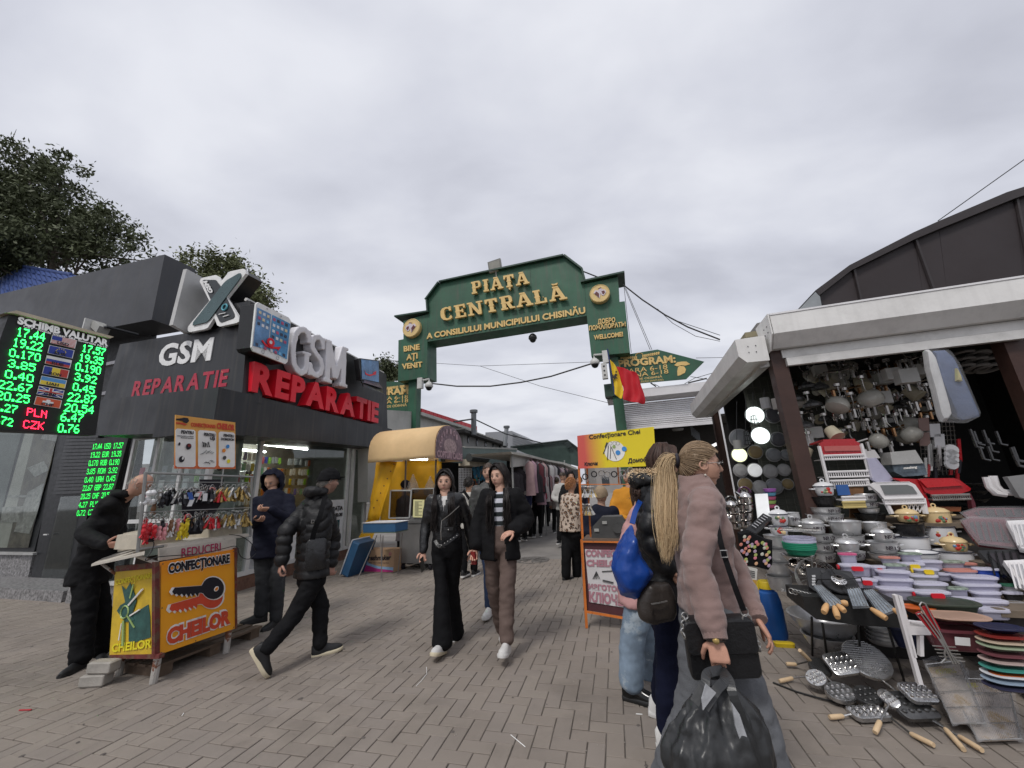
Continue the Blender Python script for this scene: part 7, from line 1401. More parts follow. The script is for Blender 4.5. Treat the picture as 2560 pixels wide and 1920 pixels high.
# -- hooded man with phone
I=person('man in a dark navy hooded jacket and grey jeans looking down at a small item',5.0,dict(head=(680,1204),neck=(683,1228),sL=(648,1251),sR=(718,1249),eL=(634,1308,-.08),eR=(728,1304,-.08),wL=(640,1300,-.32),wR=(676,1272,-.3),hL=(655,1302,-.38),hR=(657,1273,-.36),hip=(678,1358),kL=(657,1445,-.03),kR=(696,1447),aL=(652,1532,-.05),aR=(690,1545,.03)),162,178,dict(m=navyc,hem=.16,loose=1.08,arm=(.078,.066,.05),wr=.012,collar=.03),(cloth('jeans_grey',(.045,.047,.05),.85,.3,160,wear=((.09,.092,.096),.6,5)),.098,.078,.07,.008),(shb,shb),H=1.0,hp=-.45,hands=(.7,.9),stub=.22,foot={'L':(232,0),'R':(190,0)},bw=1.08)
hood_up(I,navyc,.04)
mb=MB(); c=I['j']['wL']+Vector((.07,-.05,.03)); mb.cbox(c,Vector((.09,.03,.02)),Vector((-.01,.05,.0)),UP*.012); obj('held_item',mb,shb,label='small dark item held in the hands of the hooded man',cat='item')
# -- striding man in black puffer
I=person('striding man in a black quilted puffer jacket, black cap and cream soled trainers',4.1,dict(head=(822,1206),neck=(800,1232),sL=(770,1262,-.12),sR=(812,1258,.14),eL=(716,1330,-.18),eR=(832,1345,.2),wL=(704,1405,-.2),wR=(829,1408,.15),hL=(697,1437,-.22),hR=(828,1432,.12),hip=(778,1430),kL=(738,1535,-.15),kR=(800,1510,.08),aL=(667,1622,-.42),aR=(800,1610,.02)),44,48,dict(m=puffb,hem=.05,loose=1.12,arm=(.092,.08,.062),puff=(.085,.013),wr=.006,collar=.03,name='puffer_jacket'),(blackc,.105,.08,.062,.012),(shb,solew,shw),skin=(.42,.25,.19),hair=('short',(.12,.11,.10),120),H=1.0,hands=(.9,.9),stub=.35,foot={'L':(66,-58),'R':(60,4)},bw=1.12)
v,fc=cap_shell(I['hc']+I['u']*.012,I['f'],I['u'],1.0,lambda x,y,z:z>(.10 if y>0 else -.02),lambda x,y,z:.018,40,30,.004); o=raw('cap',v,fc,blackc,I['t']); md=o.modifiers.new('s','SOLIDIFY'); md.thickness=.006
mb=MB(); c=I['hc']+I['f']*.105+I['u']*.045; mb.prism([c-I['r']*.06-I['f']*.01,c-I['r']*.035+I['f']*.045,c+I['r']*.035+I['f']*.045,c+I['r']*.06-I['f']*.01],I['u']*.008); obj('cap_peak',mb,blackc,I['t']); hood_down(I,puffb,.105)
bg_=thing('sling_bag',px(793,1378,3.9),'black leather sling bag hanging at the back of the striding man','bag'); c=px(790,1385,3.93); mb=MB(); mb.rbox(c-UP*.0,[(.01,-.03),(0,-.02),(0,.02),(.01,.03)],Vector((.8,.5,0)),UP,.18,.28,.04,4,ax=Vector((.5,-.8,0))); obj('pouch',mb,leather,bg_,smooth=radians(40)); strap(None,[px(812,1243,3.95),px(800,1290,3.86),px(785,1330,3.87),px(778,1370,3.92)],.045,blackc,'strap',bg_); mb=MB(); mb.torus(px(782,1304,3.85),Vector((.1,-1,.1)),.018,.004,4,4); obj('buckle',mb,kp[0],bg_)
# -- woman in leather jacket
hcB=(.016,.012,.011)
I=person('young woman with long black hair in a black leather biker jacket and flared black trousers',4.1,dict(head=(1112,1206),neck=(1113,1232),sL=(1078,1248),sR=(1150,1248),eL=(1066,1312,.02),eR=(1170,1305,.08),wL=(1058,1378,-.05),wR=(1184,1378,.14),hL=(1056,1405,-.1),hR=(1186,1402,.1),hip=(1118,1363),kL=(1103,1462,-.06),kR=(1132,1470,.12),aL=(1106,1606,-.12),aR=(1136,1582,.28)),180,178,dict(m=leather,hem=.02,loose=.95,arm=(.068,.056,.044),wr=.010,name='leather_jacket',front=(tee,None,(0,.12,.35,.5),(.045,.035,.004,.0))),(cloth('trousers_black',(.008,.008,.009),.8),.085,.062,.10,.006),(shw,solew,shw,.09),male=False,hair=('long',hcB,.38,420,.05),H=1.0,hands=(.7,.5),skin=(.56,.34,.25),foot={'L':(195,14),'R':(185,-20)},bw=.9,lip=(.42,.12,.12),hem=.0)
zip_=[px(1116,1262,3.93),px(1104,1290,3.93),px(1103,1345,3.94)]
mb=MB(); mb.tube([px(1148,1265,3.9),px(1125,1286,3.9),px(1104,1302,3.92),px(1102,1330,3.92),px(1103,1350,3.94)],.004,4); obj('zip',mb,kp[0],I['t'])
strap(I,[px(1088,1352,3.96),px(1100,1366,3.92),px(1125,1352,3.92),px(1146,1335,3.98)],.028,leather,'belt');
for k in range(6): mb=MB(); f_=k/5; p=px(1104+38*f_,1363-24*f_,3.90); mb.ball(p,.006,6); obj('stud',mb,kp[0],I['t'])
mb=MB(); mb.torus(px(1099,1365,3.9),Vector((0,-1,0)),.016,.004,4,4); obj('buckle',mb,kp[0],I['t'])
mb=MB(); mb.cbox(px(1121,1322,3.92),Vector((.09,0,0)),Vector((0,.01,0)),UP*.03); obj('pocket_flap',mb,leather,I['t']); mb=MB(); mb.ball(px(1121,1324,3.905),.007,6); obj('stud',mb,kp[0],I['t'])
mb=MB(); mb.cbox(px(1056,1411,3.95),Vector((.035,-.02,.03)),Vector((.0,.02,.0)),Vector((-.02,0,.12))); obj('phone',mb,M('black_gloss'),label='black phone held low in the hand of the leather jacket woman',cat='phone')
# -- woman in striped shirt
I=person('young woman with long black hair in an open black jacket, striped top and brown trousers',3.95,dict(head=(1248,1192),neck=(1252,1222),sL=(1216,1238),sR=(1292,1238),eL=(1196,1312,.02),eR=(1318,1300,.02),wL=(1188,1372,-.05),wR=(1284,1328,-.22),hL=(1184,1395,-.1),hR=(1262,1337,-.27),hip=(1250,1350),kL=(1234,1465,.1),kR=(1268,1468,-.06),aL=(1256,1572,.38),aR=(1266,1600,-.12)),192,212,dict(m=cloth('jacket_wool_black',(.011,.011,.012),.9,.4,120),hem=.17,hemw=1.1,loose=1.08,arm=(.085,.08,.072),wr=.012,cuff=.03,front=(M('shirt_striped',(.55,.56,.62),.8,0,.04,5,.1,60,stripe=(2,.083,(.012,.018,.02),.5,.72)),None,(0,.1,1.1),(.045,.052,.062),0)),(cloth('trousers_brown',(.135,.098,.085),.85,.3,120),.09,.074,.066,.010),(shw,shw,shw,.105),male=False,hair=('long',hcB,.42,430,.06),H=1.02,hands=(.55,.35),skin=(.56,.34,.25),foot={'L':(190,-35),'R':(192,10)},bw=.95,lip=(.4,.14,.13),hn={'R':Vector((-.2,.3,-1))})
mb=MB(); mb.cbox(px(1184,1395,3.85),Vector((.04,-.02,.0)),Vector((.01,.02,.0)),Vector((-.01,0,.11))); obj('phone',mb,M('phone_red',(.2,.02,.02),.3),label='dark red phone held beside the striped top woman',cat='phone')
# -- man walking behind the women
person('short haired man in grey leather jacket and blue jeans half hidden between two women',5.1,dict(head=(1222,1182),neck=(1224,1207),sL=(1188,1224),sR=(1256,1224),eL=(1182,1280),eR=(1262,1280),wL=(1183,1340,-.05),wR=(1258,1340),hip=(1226,1330),kL=(1222,1420,-.1),kR=(1240,1420,.1),aL=(1224,1514,-.12),aR=(1240,1490,.4)),183,190,dict(m=M('leather_grey',(.05,.05,.048),.5,0,.15,8,.4,30),hem=.06,arm=(.08,.065,.05)),(cloth('jeans_blue',(.03,.045,.09),.8,.3,150,wear=((.08,.1,.15),.6,5)),.095,.072,.06),(shw,shw,shw),hair=('short',(.06,.04,.03),240),vox=.016,stub=.18,skin=(.5,.3,.22),foot={'L':(195,0),'R':(185,-25)})
# -- background people
def bgp(label,Y,x,yt,yf,fy,hy,topm,legm,hair,male=True,dx=0,arms=0,**k):
 hh=(yf-yt); a=lambda X,Yf,d=0:(x+X*hh,yt+Yf*hh,d); sx=.105 if abs(sin(radians(fy)))<.75 else .03
 J=dict(head=a(0,.07),neck=a(0,.155),sL=a(-sx,.2,0),sR=a(sx,.2,0),eL=a(-sx*1.25,.37,-.02),eR=a(sx*1.25,.37,.02),wL=a(-sx*(1.1 if arms==0 else .2),.50 if arms==0 else .42,-.0 if arms==0 else -.28),wR=a(sx*(1.1 if arms<2 else .2),.50 if arms<2 else .43,.0 if arms<2 else -.28),hip=a(.0,.5),kL=a(-.045,.73,-.03),kR=a(.05,.73,.05),aL=a(-.05,.945,-.05),aR=a(.055,.935,.12))
 return person(label,Y,J,fy,hy,topm,legm,k.pop('sh',(shb,shw)),male=male,hair=hair,vox=.02,det=0 if Y>8 else 1,**k)
legk=(blackc,.09,.07,.062)
I=bgp('man in a white jacket with a black cross strap seen from behind',7.1,1172,1192,1440,20,10,dict(m=cloth('jacket_white',(.5,.48,.44)),hem=.03),legk,('short',(.015,.012,.01),200)); strap(I,[px(1158,1226,6.93),px(1172,1245,6.9),px(1186,1262,6.93)],.05,blackc)
I=bgp('woman with short curly reddish hair in a leopard print pullover and black trousers',6.7,1428,1193,1455,55,60,dict(m=M('leopard_print',(.5,.38,.3),.85,0,.06,4,.2,60),hem=.02,loose=1.15,arm=(.085,.07,.05)),(blackc,.11,.085,.075),('short',(.30,.13,.05),900),male=False,sh=(shb,shb),bw=1.08,belly=1.15,arms=0)
m=MC['leopard_print']; nt_m=m.node_tree; vo=nt_m.nodes.new('ShaderNodeTexVoronoi'); vo.inputs['Scale'].default_value=17; vo.inputs['Randomness'].default_value=.9; tcx=nt_m.nodes.new('ShaderNodeTexCoord'); dn=nt_m.nodes.new('ShaderNodeTexNoise'); dn.inputs['Scale'].default_value=25; ad=nt_m.nodes.new('ShaderNodeMixRGB'); ad.blend_type='ADD'; ad.inputs[0].default_value=.06; nt_m.links.new(tcx.outputs['Object'],ad.inputs[1]); nt_m.links.new(dn.outputs['Color'],ad.inputs[2]); nt_m.links.new(ad.outputs[0],vo.inputs['Vector'])
cr=nt_m.nodes.new('ShaderNodeValToRGB'); cr.color_ramp.interpolation='CONSTANT'; el=cr.color_ramp.elements; el[0].color=(.3,.17,.1,1); el[0].position=0; el[1].position=.26; el[1].color=(.035,.02,.015,1); e3=el.new(.46); e3.color=(.52,.42,.34,1); nt_m.links.new(vo.outputs['Distance'],cr.inputs[0]); nt_m.links.new(cr.outputs[0],nt_m.nodes['Principled BSDF'].inputs['Base Color'])
bgp('man in black jacket and sunglasses standing in the lane facing the camera',12,1343,1187,1342,185,185,dict(m=cloth('black_coat',(.013,.013,.014)),hem=.02,arm=(.08,.07,.055)),legk,('short',(.03,.02,.015),160),arms=2)
mb=MB(); p=px(1342,1198,11.87); mb.cbox(p-Vector((.033,0,0)),Vector((.05,0,0)),Vector((0,.01,0)),UP*.03); mb.cbox(p+Vector((.033,0,0)),Vector((.05,0,0)),Vector((0,.01,0)),UP*.03); mb.cbox(p,Vector((.13,0,0)),Vector((0,.008,0)),UP*.006); obj('sunglasses',mb,M('black_gloss'),label='dark sunglasses on the man in black standing in the lane',cat='sunglasses')
bgp('man in a navy jacket with his back turned in the lane',11,1304,1190,1352,330,330,dict(m=cloth('jacket_navyblue',(.03,.035,.08)),hem=.08),legk,('short',(.03,.02,.015),140))
bgp('person with a white hooded top and dark hair beside the navy jacket man',11.6,1318,1187,1345,300,290,dict(m=cloth('hood_white',(.5,.48,.46)),hem=.05),legk,('short',(.04,.03,.02),140))
bgp('young man in a white and black hooded top walking in the lane',10,1407,1180,1358,200,230,dict(m=cloth('hoodie_white',(.45,.44,.42)),hem=.05),legk,('short',(.05,.035,.025),150),hp=-.4,arms=1)
bgp('dark haired woman in black behind the leopard print pullover woman',9.4,1427,1178,1372,182,180,dict(m=cloth('black_top',(.014,.014,.015)),hem=.05),legk,('bob',hcB,.1,150),male=False)
bgp('small figure in dark clothes far down the lane',17,1378,1199,1312,180,180,dict(m=cloth('grey_coat',(.06,.06,.065)),hem=.15),legk,('short',(.04,.03,.02),90))
bgp('small figure in a brown coat far down the lane behind the clothes stall',19,1268,1203,1302,180,170,dict(m=cloth('brown_coat',(.09,.06,.04)),hem=.15),legk,('short',(.03,.02,.02),90))
bgp('person in an orange jacket standing behind the orange key stall',5.9,1572,1172,1475,200,250,dict(m=cloth('jacket_orange',(.55,.24,.03)),hem=.06,loose=1.1),legk,('short',(.05,.03,.02),150),arms=1)
I=bgp('key stall vendor in navy with a beige cap behind the key machine',5.3,1503,1216,1520,190,200,dict(m=cloth('vendor_navy',(.012,.014,.025)),hem=.06,loose=1.1),legk,None,arms=2,hp=-.5); v,fc=cap_shell(I['hc'],I['f'],I['u'],1,lambda x,y,z:z>.12,.016,36,26,.002); raw('cap',v,fc,cloth('cap_beige',(.33,.25,.17)),I['t'])
I=bgp('food cart vendor in a pale grey smock and dark cap bending behind the glass',PV(v0+.5)(1012,1300).y,1012,1195,1480,120,130,dict(m=cloth('smock_grey',(.22,.2,.21)),hem=.1,loose=1.15),legk,None,arms=1,hp=-.6); v,fc=cap_shell(I['hc'],I['f'],I['u'],1.05,lambda x,y,z:z>-.05,.02,36,26,.002); raw('cap',v,fc,navyc,I['t'])
for i,(x,Y,yt,yf,fy,c,l) in enumerate(((1283,14,1196,1325,185,(.05,.05,.06),'person in a grey coat in the lane behind the navy jacket man'),(1362,15,1198,1322,175,(.02,.02,.03),'person in dark clothes right of the man in sunglasses'),(1392,13,1192,1332,20,(.35,.3,.28),'person in a beige top walking away down the lane'),(1327,17,1199,1312,190,(.12,.03,.03),'person in a dark red coat far down the lane'),(1296,20,1203,1300,0,(.03,.05,.09),'person in a blue coat deep in the lane on the left'),(1400,19,1202,1303,185,(.02,.02,.02),'person in black deep in the lane on the right'),(1372,22,1204,1294,180,(.3,.3,.3),'tiny figure in light grey at the end of the lane'),(1345,24,1205,1290,180,(.04,.03,.03),'tiny dark figure at the very end of the lane'),(1448,11,1190,1350,200,(.03,.03,.05),'person in dark clothes behind the left post of the orange stall'),(1250,9.5,1196,1372,60,(.04,.045,.05),'person in a dark jacket at the counter under the green roof'))):
 bgp(l,Y,x,yt,yf,fy,fy,dict(m=cloth('lane_coat_%d'%i,c),hem=.08+.02*(i%3)),legk,('short',(.04,.03,.02),80),dx=0)
# -- pink jacket person, mostly hidden
person('person in a pale pink jacket and light blue jeans behind the blue bag',3.15,dict(head=(1610,1232,.1),neck=(1598,1270,.05),sL=(1570,1292,-.05),sR=(1640,1290,.1),eL=(1562,1370,-.05),eR=(1650,1370,.15),wL=(1570,1440,-.02),wR=(1650,1440,.1),hip=(1592,1480,.0),kL=(1580,1605,-.05),kR=(1622,1590,.15),aL=(1578,1705,-.05),aR=(1622,1680,.28)),103,103,dict(m=cloth('jacket_pink',(.5,.28,.27),.8),hem=.06,loose=1.1,wr=.014),(M('denim_light',(.19,.25,.32),.85,0,.25,9,.3,170,wear=((.36,.42,.47),.55,4)),.1,.088,.086,.006),(M('patent_black',(.008,.008,.008),.12),M('sole_black',(.015,.015,.015),.5),None,.11),male=False,hair=('bob',(.05,.03,.02),.1,150),foot={'L':(120,0),'R':(125,0)},H=.95)
# -- woman in parka
I=person('woman with brown hair in a black parka with fur hood and dark blue jeans',2.55,dict(head=(1660,1158,.1),neck=(1640,1205,.08),sL=(1620,1238,-.12),sR=(1655,1238,.2),eL=(1625,1340,-.14),eR=(1700,1330,.25),wL=(1668,1420,-.14),wR=(1740,1400,.25),hip=(1658,1468,.02),kL=(1672,1640,-.08),kR=(1668,1610,.12),aL=(1668,1822,-.06),aR=(1650,1745,.35)),103,100,dict(m=M('parka_black',(.009,.009,.010),.5,0,.1,6,.4,25),hem=.04,loose=1.08,arm=(.085,.07,.056),puff=(.12,.007),wr=.012,name='parka'),(cloth('jeans_navy',(.008,.010,.026),.8,.3,170),.1,.072,.056,.008),(shw,shw,shw,.105),male=False,hair=('long',(.055,.03,.022),.12,420),hands=(.6,.6),foot={'L':(100,0),'R':(105,-10)},det=1)
hood_down(I,M('parka_black'),.13,(.62,.47,.30))
bb=thing('blue_tote',px(1590,1400,2.3),'large creased blue plastic tote bag slung behind the parka woman','bag')
def bag(pts,Yd,th,m,par,nm,zz,amp=.02,vox=.012,push=0):
 P=[pt(*zz(*p),Yd) for p in pts]; c=sum(P,Vector())/len(P); mb=MB(); F_=Vector((0,1,0)); rg=[[c+(p-c)*k+F_*(z*th) for p in P] for k,z in ((.35,-1),(.7,-.9),(.92,-.55),(1,0),(.92,.55),(.7,.9),(.35,1))]; mb.loft(rg); V,Nn,F=remesh(mb,vox,2); V=wrinkle(V,Nn,amp,9,seed=3); return raw(nm,V,F,m,par)
z44=Z(1400,1040,3.19); zbq=Z(1460,1400,3.19)
bag([(570,850),(600,1000),(660,1130),(732,1250),(660,1350),(600,1465),(480,1430),(462,1370),(410,1205),(450,1080),(520,930)],2.3,.10,M('tarp_blue',(.008,.05,.26),.35,0,.15,4,.5,12),bb,'sack',z44,.014)
strap(None,[pt(*z44(575,860),2.35),pt(*z44(600,760),2.42),pt(*z44(640,680),2.5)],.03,M('tarp_blue'),'handle',bb)
hb=thing('brown_bag',px(1650,1500,2.25),'dark brown leather shoulder bag with a zip pocket on the parka woman','bag'); brl=M('leather_brown',(.035,.028,.024),.4,0,.15,6,.4,40)
bag([(680,1320),(860,1330),(905,1400),(930,1560),(900,1640),(760,1665),(640,1620),(610,1520),(625,1400)],2.27,.06,brl,hb,'bag_body',z44,.008)
mb=MB(); mb.tube([pt(*z44(725,1500),2.19),pt(*z44(790,1490),2.185),pt(*z44(855,1475),2.19)],.004,4); obj('zip',mb,kp[0],hb); mb=MB(); mb.tube([pt(*z44(725,1500),2.19),pt(*z44(730,1560),2.19)],.006,4); obj('zip_pull',mb,brl,hb)
# -- foreground woman
mauve=M('jacket_mauve',(.235,.155,.138),.85,0,.07,4,.35,300,sheen=.25)
I=person('blonde woman with a ponytail and sunglasses in a mauve quilted jacket and grey jeans',2.05,dict(head=(1752,1166,.0),neck=(1734,1212,.0),sL=(1716,1250,-.16),sR=(1765,1245,.16),eL=(1742,1400,-.24),eR=(1842,1440,.2),wL=(1787,1588,-.34),wR=(1892,1545,.02),hL=(1800,1650,-.36),hR=(1928,1602,-.02),hip=(1768,1500,.02),kL=(1855,1730,-.12),kR=(1752,1745,.1),aL=(1925,1990,-.15),aR=(1690,1960,.15)),98,103,dict(m=mauve,hem=.05,loose=1.0,arm=(.08,.07,.055),puff=(.16,.005,.06),wr=.016,collar=.055,cuff=.015,name='quilted_jacket',hemw=.93),(M('denim_grey_wash',(.12,.125,.135),.85,0,.2,5,.3,180,wear=((.2,.205,.215),.55,3)),.115,.105,.115,.01),(shb,shb),male=False,hair=('pony',(.24,.165,.10),(.56,.41,.24),px(1665,1385,2.02)),hands=(1.25,.45),skin=(.52,.30,.215),det=2,vox=.0095,H=1.02,bw=1.0,lip=(.38,.15,.13),brow=(.2,.12,.07),hn={'L':Vector((.5,1,.0)),'R':Vector((-.8,.4,-.3)),'tL':-1},foot={'L':(98,0),'R':(98,0)})
w=I['j']['wL']; d=(w-I['j']['eL']).normalized()
for nm,W_,E_ in (('L',I['j']['wL'],I['j']['eL']),('R',I['j']['wR'],I['j']['eR'])):
 d=(W_-E_).normalized(); x=d.orthogonal().normalized(); y=d.cross(x); mb=MB(); rg=[]
 for z,rr in ((-.055,.05),(-.045,.049),(-.005,.043),(.012,.042),(.014,.036)): rg.append([W_+d*z+(x*cos(2*pi*k/32)+y*sin(2*pi*k/32))*(rr+(.0025 if k%2 else 0)) for k in range(32)])
 mb.loft(rg); obj('cuff',mb,mauve,I['t'],smooth=True)
hc,r,f,u=I['hc'],I['r'],I['f'],I['u']; near=r if r.dot(CAMC-hc)>0 else -r
gm=kp[0]; mb=MB()
for sg in (-1,1): mb.tube([hc+r*sg*.079-f*.0+u*.012,hc+r*sg*.07+f*.06+u*.014,hc+r*sg*.055+f*.088+u*.014],.0016,4)
sgn=obj('sunglasses',mb,gm,label='thin metal framed dark sunglasses on the blonde woman',cat='sunglasses')
for sg in (-1,1): mb=MB(); c=hc+r*sg*.032+f*.098+u*.006; mb.lathe(c,[(.021,0),(.021,.002),(0,.003)],16,axis=f+r*sg*.25,xd=u,sx=.85,sy=1.1); obj('lens',mb,M('black_gloss'),sgn,smooth=True)
mb=MB(); mb.ball(hc+near*.083-f*.004-u*.045,.006,8); obj('earring',mb,M('pearl',(.6,.55,.48),.15),I['t'],smooth=True)
mb=MB(); mb.torus(w+(I['j']['hL']-w).normalized()*.018,(I['j']['hL']-w),.032,.004,22,5); obj('watch_strap',mb,brl,I['t']); mb=MB(); c=w+(I['j']['hL']-w).normalized()*.018+(CAMC-w).normalized()*.033; mb.lathe(c,[(.012,0),(.012,.006),(.009,.008)],14,axis=(CAMC-w)); obj('watch',mb,kp[1],I['t'],smooth=True)
# black shoulder bag with chain
sb=thing('shoulder_bag',px(1810,1690,1.75),'black structured shoulder bag with silver chain links carried by the blonde woman','bag'); ba=M('bag_black',(.008,.008,.009),.45,0,.1,9,.3,60)
pc=[pt(*zbq(*p),1.80) for p in ((800,520),(1340,500),(1362,915),(850,800))]; P=pc; n=Vector((0,1,0)).normalized()
mb=MB(); A,B,C_,D_=pc; mb.rbox((A+B+C_+D_)/4,[(.006,-.045),(0,-.035),(0,.035),(.006,.045)],(B-A),UP,(B-A).length,.21,.02,3,ax=Vector((.25,1,0)).normalized()*1); obj('bag_body',mb,ba,sb,smooth=radians(40))
c=(A+B+C_+D_)/4; ex=(B-A).normalized(); mb=MB(); mb.rbox(c+UP*.045-Vector((.25,1,0)).normalized()*.052,[(.004,-.006),(0,0),(.002,.006)],ex,UP,(B-A).length*1.0,.12,.015,3,ax=Vector((.25,1,0)).normalized()); obj('bag_flap',mb,ba,sb,smooth=radians(40))
mb=MB(); mb.cbox(c-UP*.01-Vector((.25,1,0)).normalized()*.062,ex*.025,UP*.02,Vector((0,.006,0))); obj('clasp',mb,kp[1],sb)
def chain(a,b,n,r_=.014):
 for i in range(n): p=a.lerp(b,(i+.5)/n); mb=MB(); mb.torus(p,Vector((1,0,.2)) if i%2 else Vector((.1,1,0)),r_,.0035,12,5); obj('chain_link',mb,kp[0],sb)
chain(pt(*zbq(805,430),1.78),pt(*zbq(798,620),1.78),6,.012); chain(pt(*zbq(1330,570),1.78),pt(*zbq(1395,710),1.78),6,.013)
mb=MB(); mb.torus(pt(*zbq(1278,412),1.76),Vector((0,1,0)),.016,.003,16,5); obj('ring',mb,kp[0],sb); mb=MB(); mb.torus(pt(*zbq(1300,475),1.76),Vector((0,1,0)),.018,.0035,12,5); obj('snap_hook',mb,kp[0],sb); mb=MB(); mb.tube([pt(*zbq(1305,500),1.76),pt(*zbq(1325,560),1.77)],.005,6); obj('snap_hook',mb,kp[0],sb)
strap(None,[pt(*z44(1230,760),1.86),pt(*z44(1275,980),1.78),pt(*z44(1310,1110),1.765),pt(*z44(1390,1350),1.75),pt(*z44(1465,1550),1.755)],.022,blackc,'strap',sb); mb=MB(); mb.torus(pt(*z44(1308,1100),1.75),Vector((.1,1,0)),.019,.003,4,4); obj('strap_buckle',mb,kp[0],sb)
# black carrier bag held in the near hand
pb=thing('carrier_bag',px(1790,1900,1.62),'stretched translucent black plastic carrier bag hanging from the blonde woman hand','bag'); hx=I['j']['hL']+(I['j']['hL']-w).normalized()*.03; bm=M('bag_black_film',(.024,.025,.026),.38,0,.15,3,.3,9,spec=.6)
top=pt(*zbq(1090,965),1.66); mb=MB(); rg=[]; n=44; cdn=pt(1793,1990,1.66)
prof=[(0,.012,.010,0),(.07,.05,.03,0),(.16,.10,.05,1),(.27,.135,.07,1),(.40,.165,.09,.8),(.55,.185,.11,.5),(.70,.19,.115,.3),(.85,.16,.10,.2),(.92,.08,.06,0)]
Hh=(top-cdn).z
for fz,wx,wy,pl_ in prof:
 c=top.lerp(cdn,fz); rg.append([c+Vector((wx*cos(2*pi*k/n)*(1+.10*pl_*sin(k*2*pi*9/n)+.05*pl_*sin(k*2*pi*17/n)),wy*sin(2*pi*k/n)*(1+.16*pl_*sin(k*2*pi*9/n+1)),0)) for k in range(n)])
mb.loft(rg); V,Nn,F=remesh(mb,.008,1); V=wrinkle(V,Nn,.012,13,st=(1.8,1.8,.3)); raw('film',V,F,bm,pb)
for a,b,c_ in (((985,905),(960,1000),(880,1140)),((1160,960),(1190,1080),(1310,1380)),((1120,960),(1060,1030),(960,1180))): strap(None,[hx,pt(*zbq(*a),1.63),pt(*zbq(*b),1.6),pt(*zbq(*c_),1.585)],.03,bm,'handle',pb)
for pts in ([(975,990),(1055,1060),(1000,1130),(950,1200),(940,1110)],[(1180,1140),(1240,1230),(1310,1440),(1255,1465),(1210,1330)]): poly('white_package',Plane(Vector((0,1.565,0)),Vector((0,1,0))),[zbq(*p) for p in pts],.006,M('package_grey',(.4,.41,.43),.3,0,.25,20,.3,30),pb)
# ================= housewares on display =================
zg=Z(1860,1180,3.16); zh=Z(1860,1480,3.16); zw=z4
alu_=M('aluminium',(.6,.6,.6),.34,.6,.12,5,.1,40); inox=M('stainless',(.62,.6,.58),.12,1,.06,6); enw=M('enamel_white',(.66,.66,.67),.2,0,.04,5); enc=M('enamel_cream',(.66,.5,.27),.25,0,.05,5); enb=M('enamel_black',(.015,.015,.016),.3); rimk=M('rim_dark',(.02,.025,.05),.3)
marker=M('marker_ink',(.03,.02,.03),.6); flr=M('decal_red',(.45,.03,.02),.4); flg=M('decal_green',(.12,.2,.1),.4); flb=M('decal_blue',(.15,.25,.4),.4)
def pot(x,y,w,h,V,kind,label,txt=None,lid=False,hand=False,decal=False,taper=.88,zz=zg,nm=None):
 """x,y bottom centre in zoom px, w rim width, h height"""
 B=PV(V)(*zz(x,y)); R=(PV(V)(*zz(x+w/2,y-h))-PV(V)(*zz(x-w/2,y-h))).length/2; T=PV(V)(*zz(x,y-h)); H=(T-B).length*.93; B=B+GV*R;
 m={'alu':alu_,'white':enw,'cream':enc,'black':enb,'inox':inox}[kind]; cat='pot' if lid or hand else 'basin'; t=thing(nm or ('cooking_pot' if lid or hand else 'metal_basin'),B,label,cat)
 mb=MB(); r0=R*taper; mb.lathe(B,[(r0*.9,0),(r0*.98,.008),(r0+(R-r0)*.5,H*.5),(R*.985,H*.96),(R*1.03,H*.975),(R*1.03,H),(R*.97,H),(R*.95,H*.95),(r0*.9,.02),(0,.015)],32); obj('body',mb,m,t,smooth=radians(35))
 if kind in('white',) : mb=MB(); mb.torus(B+UP*H,UP,R*1.03,.004,32,5); obj('rim',mb,rimk,t)
 if lid: mb=MB(); mb.lathe(B+UP*(H+.001),[(R*1.02,0),(R*1.0,.008),(R*.7,.03),(R*.2,.042),(0,.044)],32); l=obj('lid',mb,m,t,smooth=radians(50)); mb=MB(); mb.torus(B+UP*(H+.055),GV,.016,.006,14,6); obj('knob',mb,m,l,smooth=True)
 if hand or lid:
  for s in (-1,1): mb=MB(); a=B+GU*s*R*.99+UP*H*.72; mb.tube([a+GV*.04,a+GU*s*.03+GV*.03,a+GU*s*.035,a+GU*s*.03-GV*.03,a-GV*.04],.007,6); obj('handle',mb,m,t,smooth=True)
 if txt:
  mb=MB(); q=B-GV*(R*.97)+UP*H*.38; wd=min(R*.9,.02*len(txt)); txt=txt.replace('№ ','№'); text(mb,txt,q-GU*wd*.3,q+GU*wd*.9,q-GU*wd*.3+UP*.028,bold=.0,depth=.004,off=.004); o=obj('marker_text',mb,marker,t)
 if decal:
  for k in range(9): mb=MB(); a=radians(R_.uniform(-125,-75)); q=B+(GU*cos(a)+GV*sin(a))*(R*.985)+UP*H*R_.uniform(.3,.75); n=(GU*cos(a)+GV*sin(a)); mb.lathe(q,[(R_.uniform(.008,.02),0),(.002,.005)],7,axis=n); obj('flower_decal',mb,[flr,flr,flg,enc if kind!='cream' else flb][k%4],t)
 return t,B,R,H
# display tables under the goods
dk=M('table_dark',(.03,.027,.025),.8,0,.2,5); pl_=M('table_plank',(.14,.11,.08),.8,0,.25,6,.3,40)
tbl=thing('display_table',G(2.9,4.1,0),'stepped dark display table carrying the pots and plastic boxes','table')
def step(u0,u1,v0,v1,z): mb=MB(); mb.obox(G(u0,v0,z-.04),GU*(u1-u0),GV*(v1-v0),UP*.04); obj('shelf_board',mb,pl_,tbl); mb=MB(); mb.obox(G(u0+.03,v0+.05,0),GU*(u1-u0-.06),GV*.03,UP*(z-.045)); obj('front_skirt',mb,dk,tbl)
def zof(x,y,V,zz=zg): return PV(V)(*zz(x,y)).z
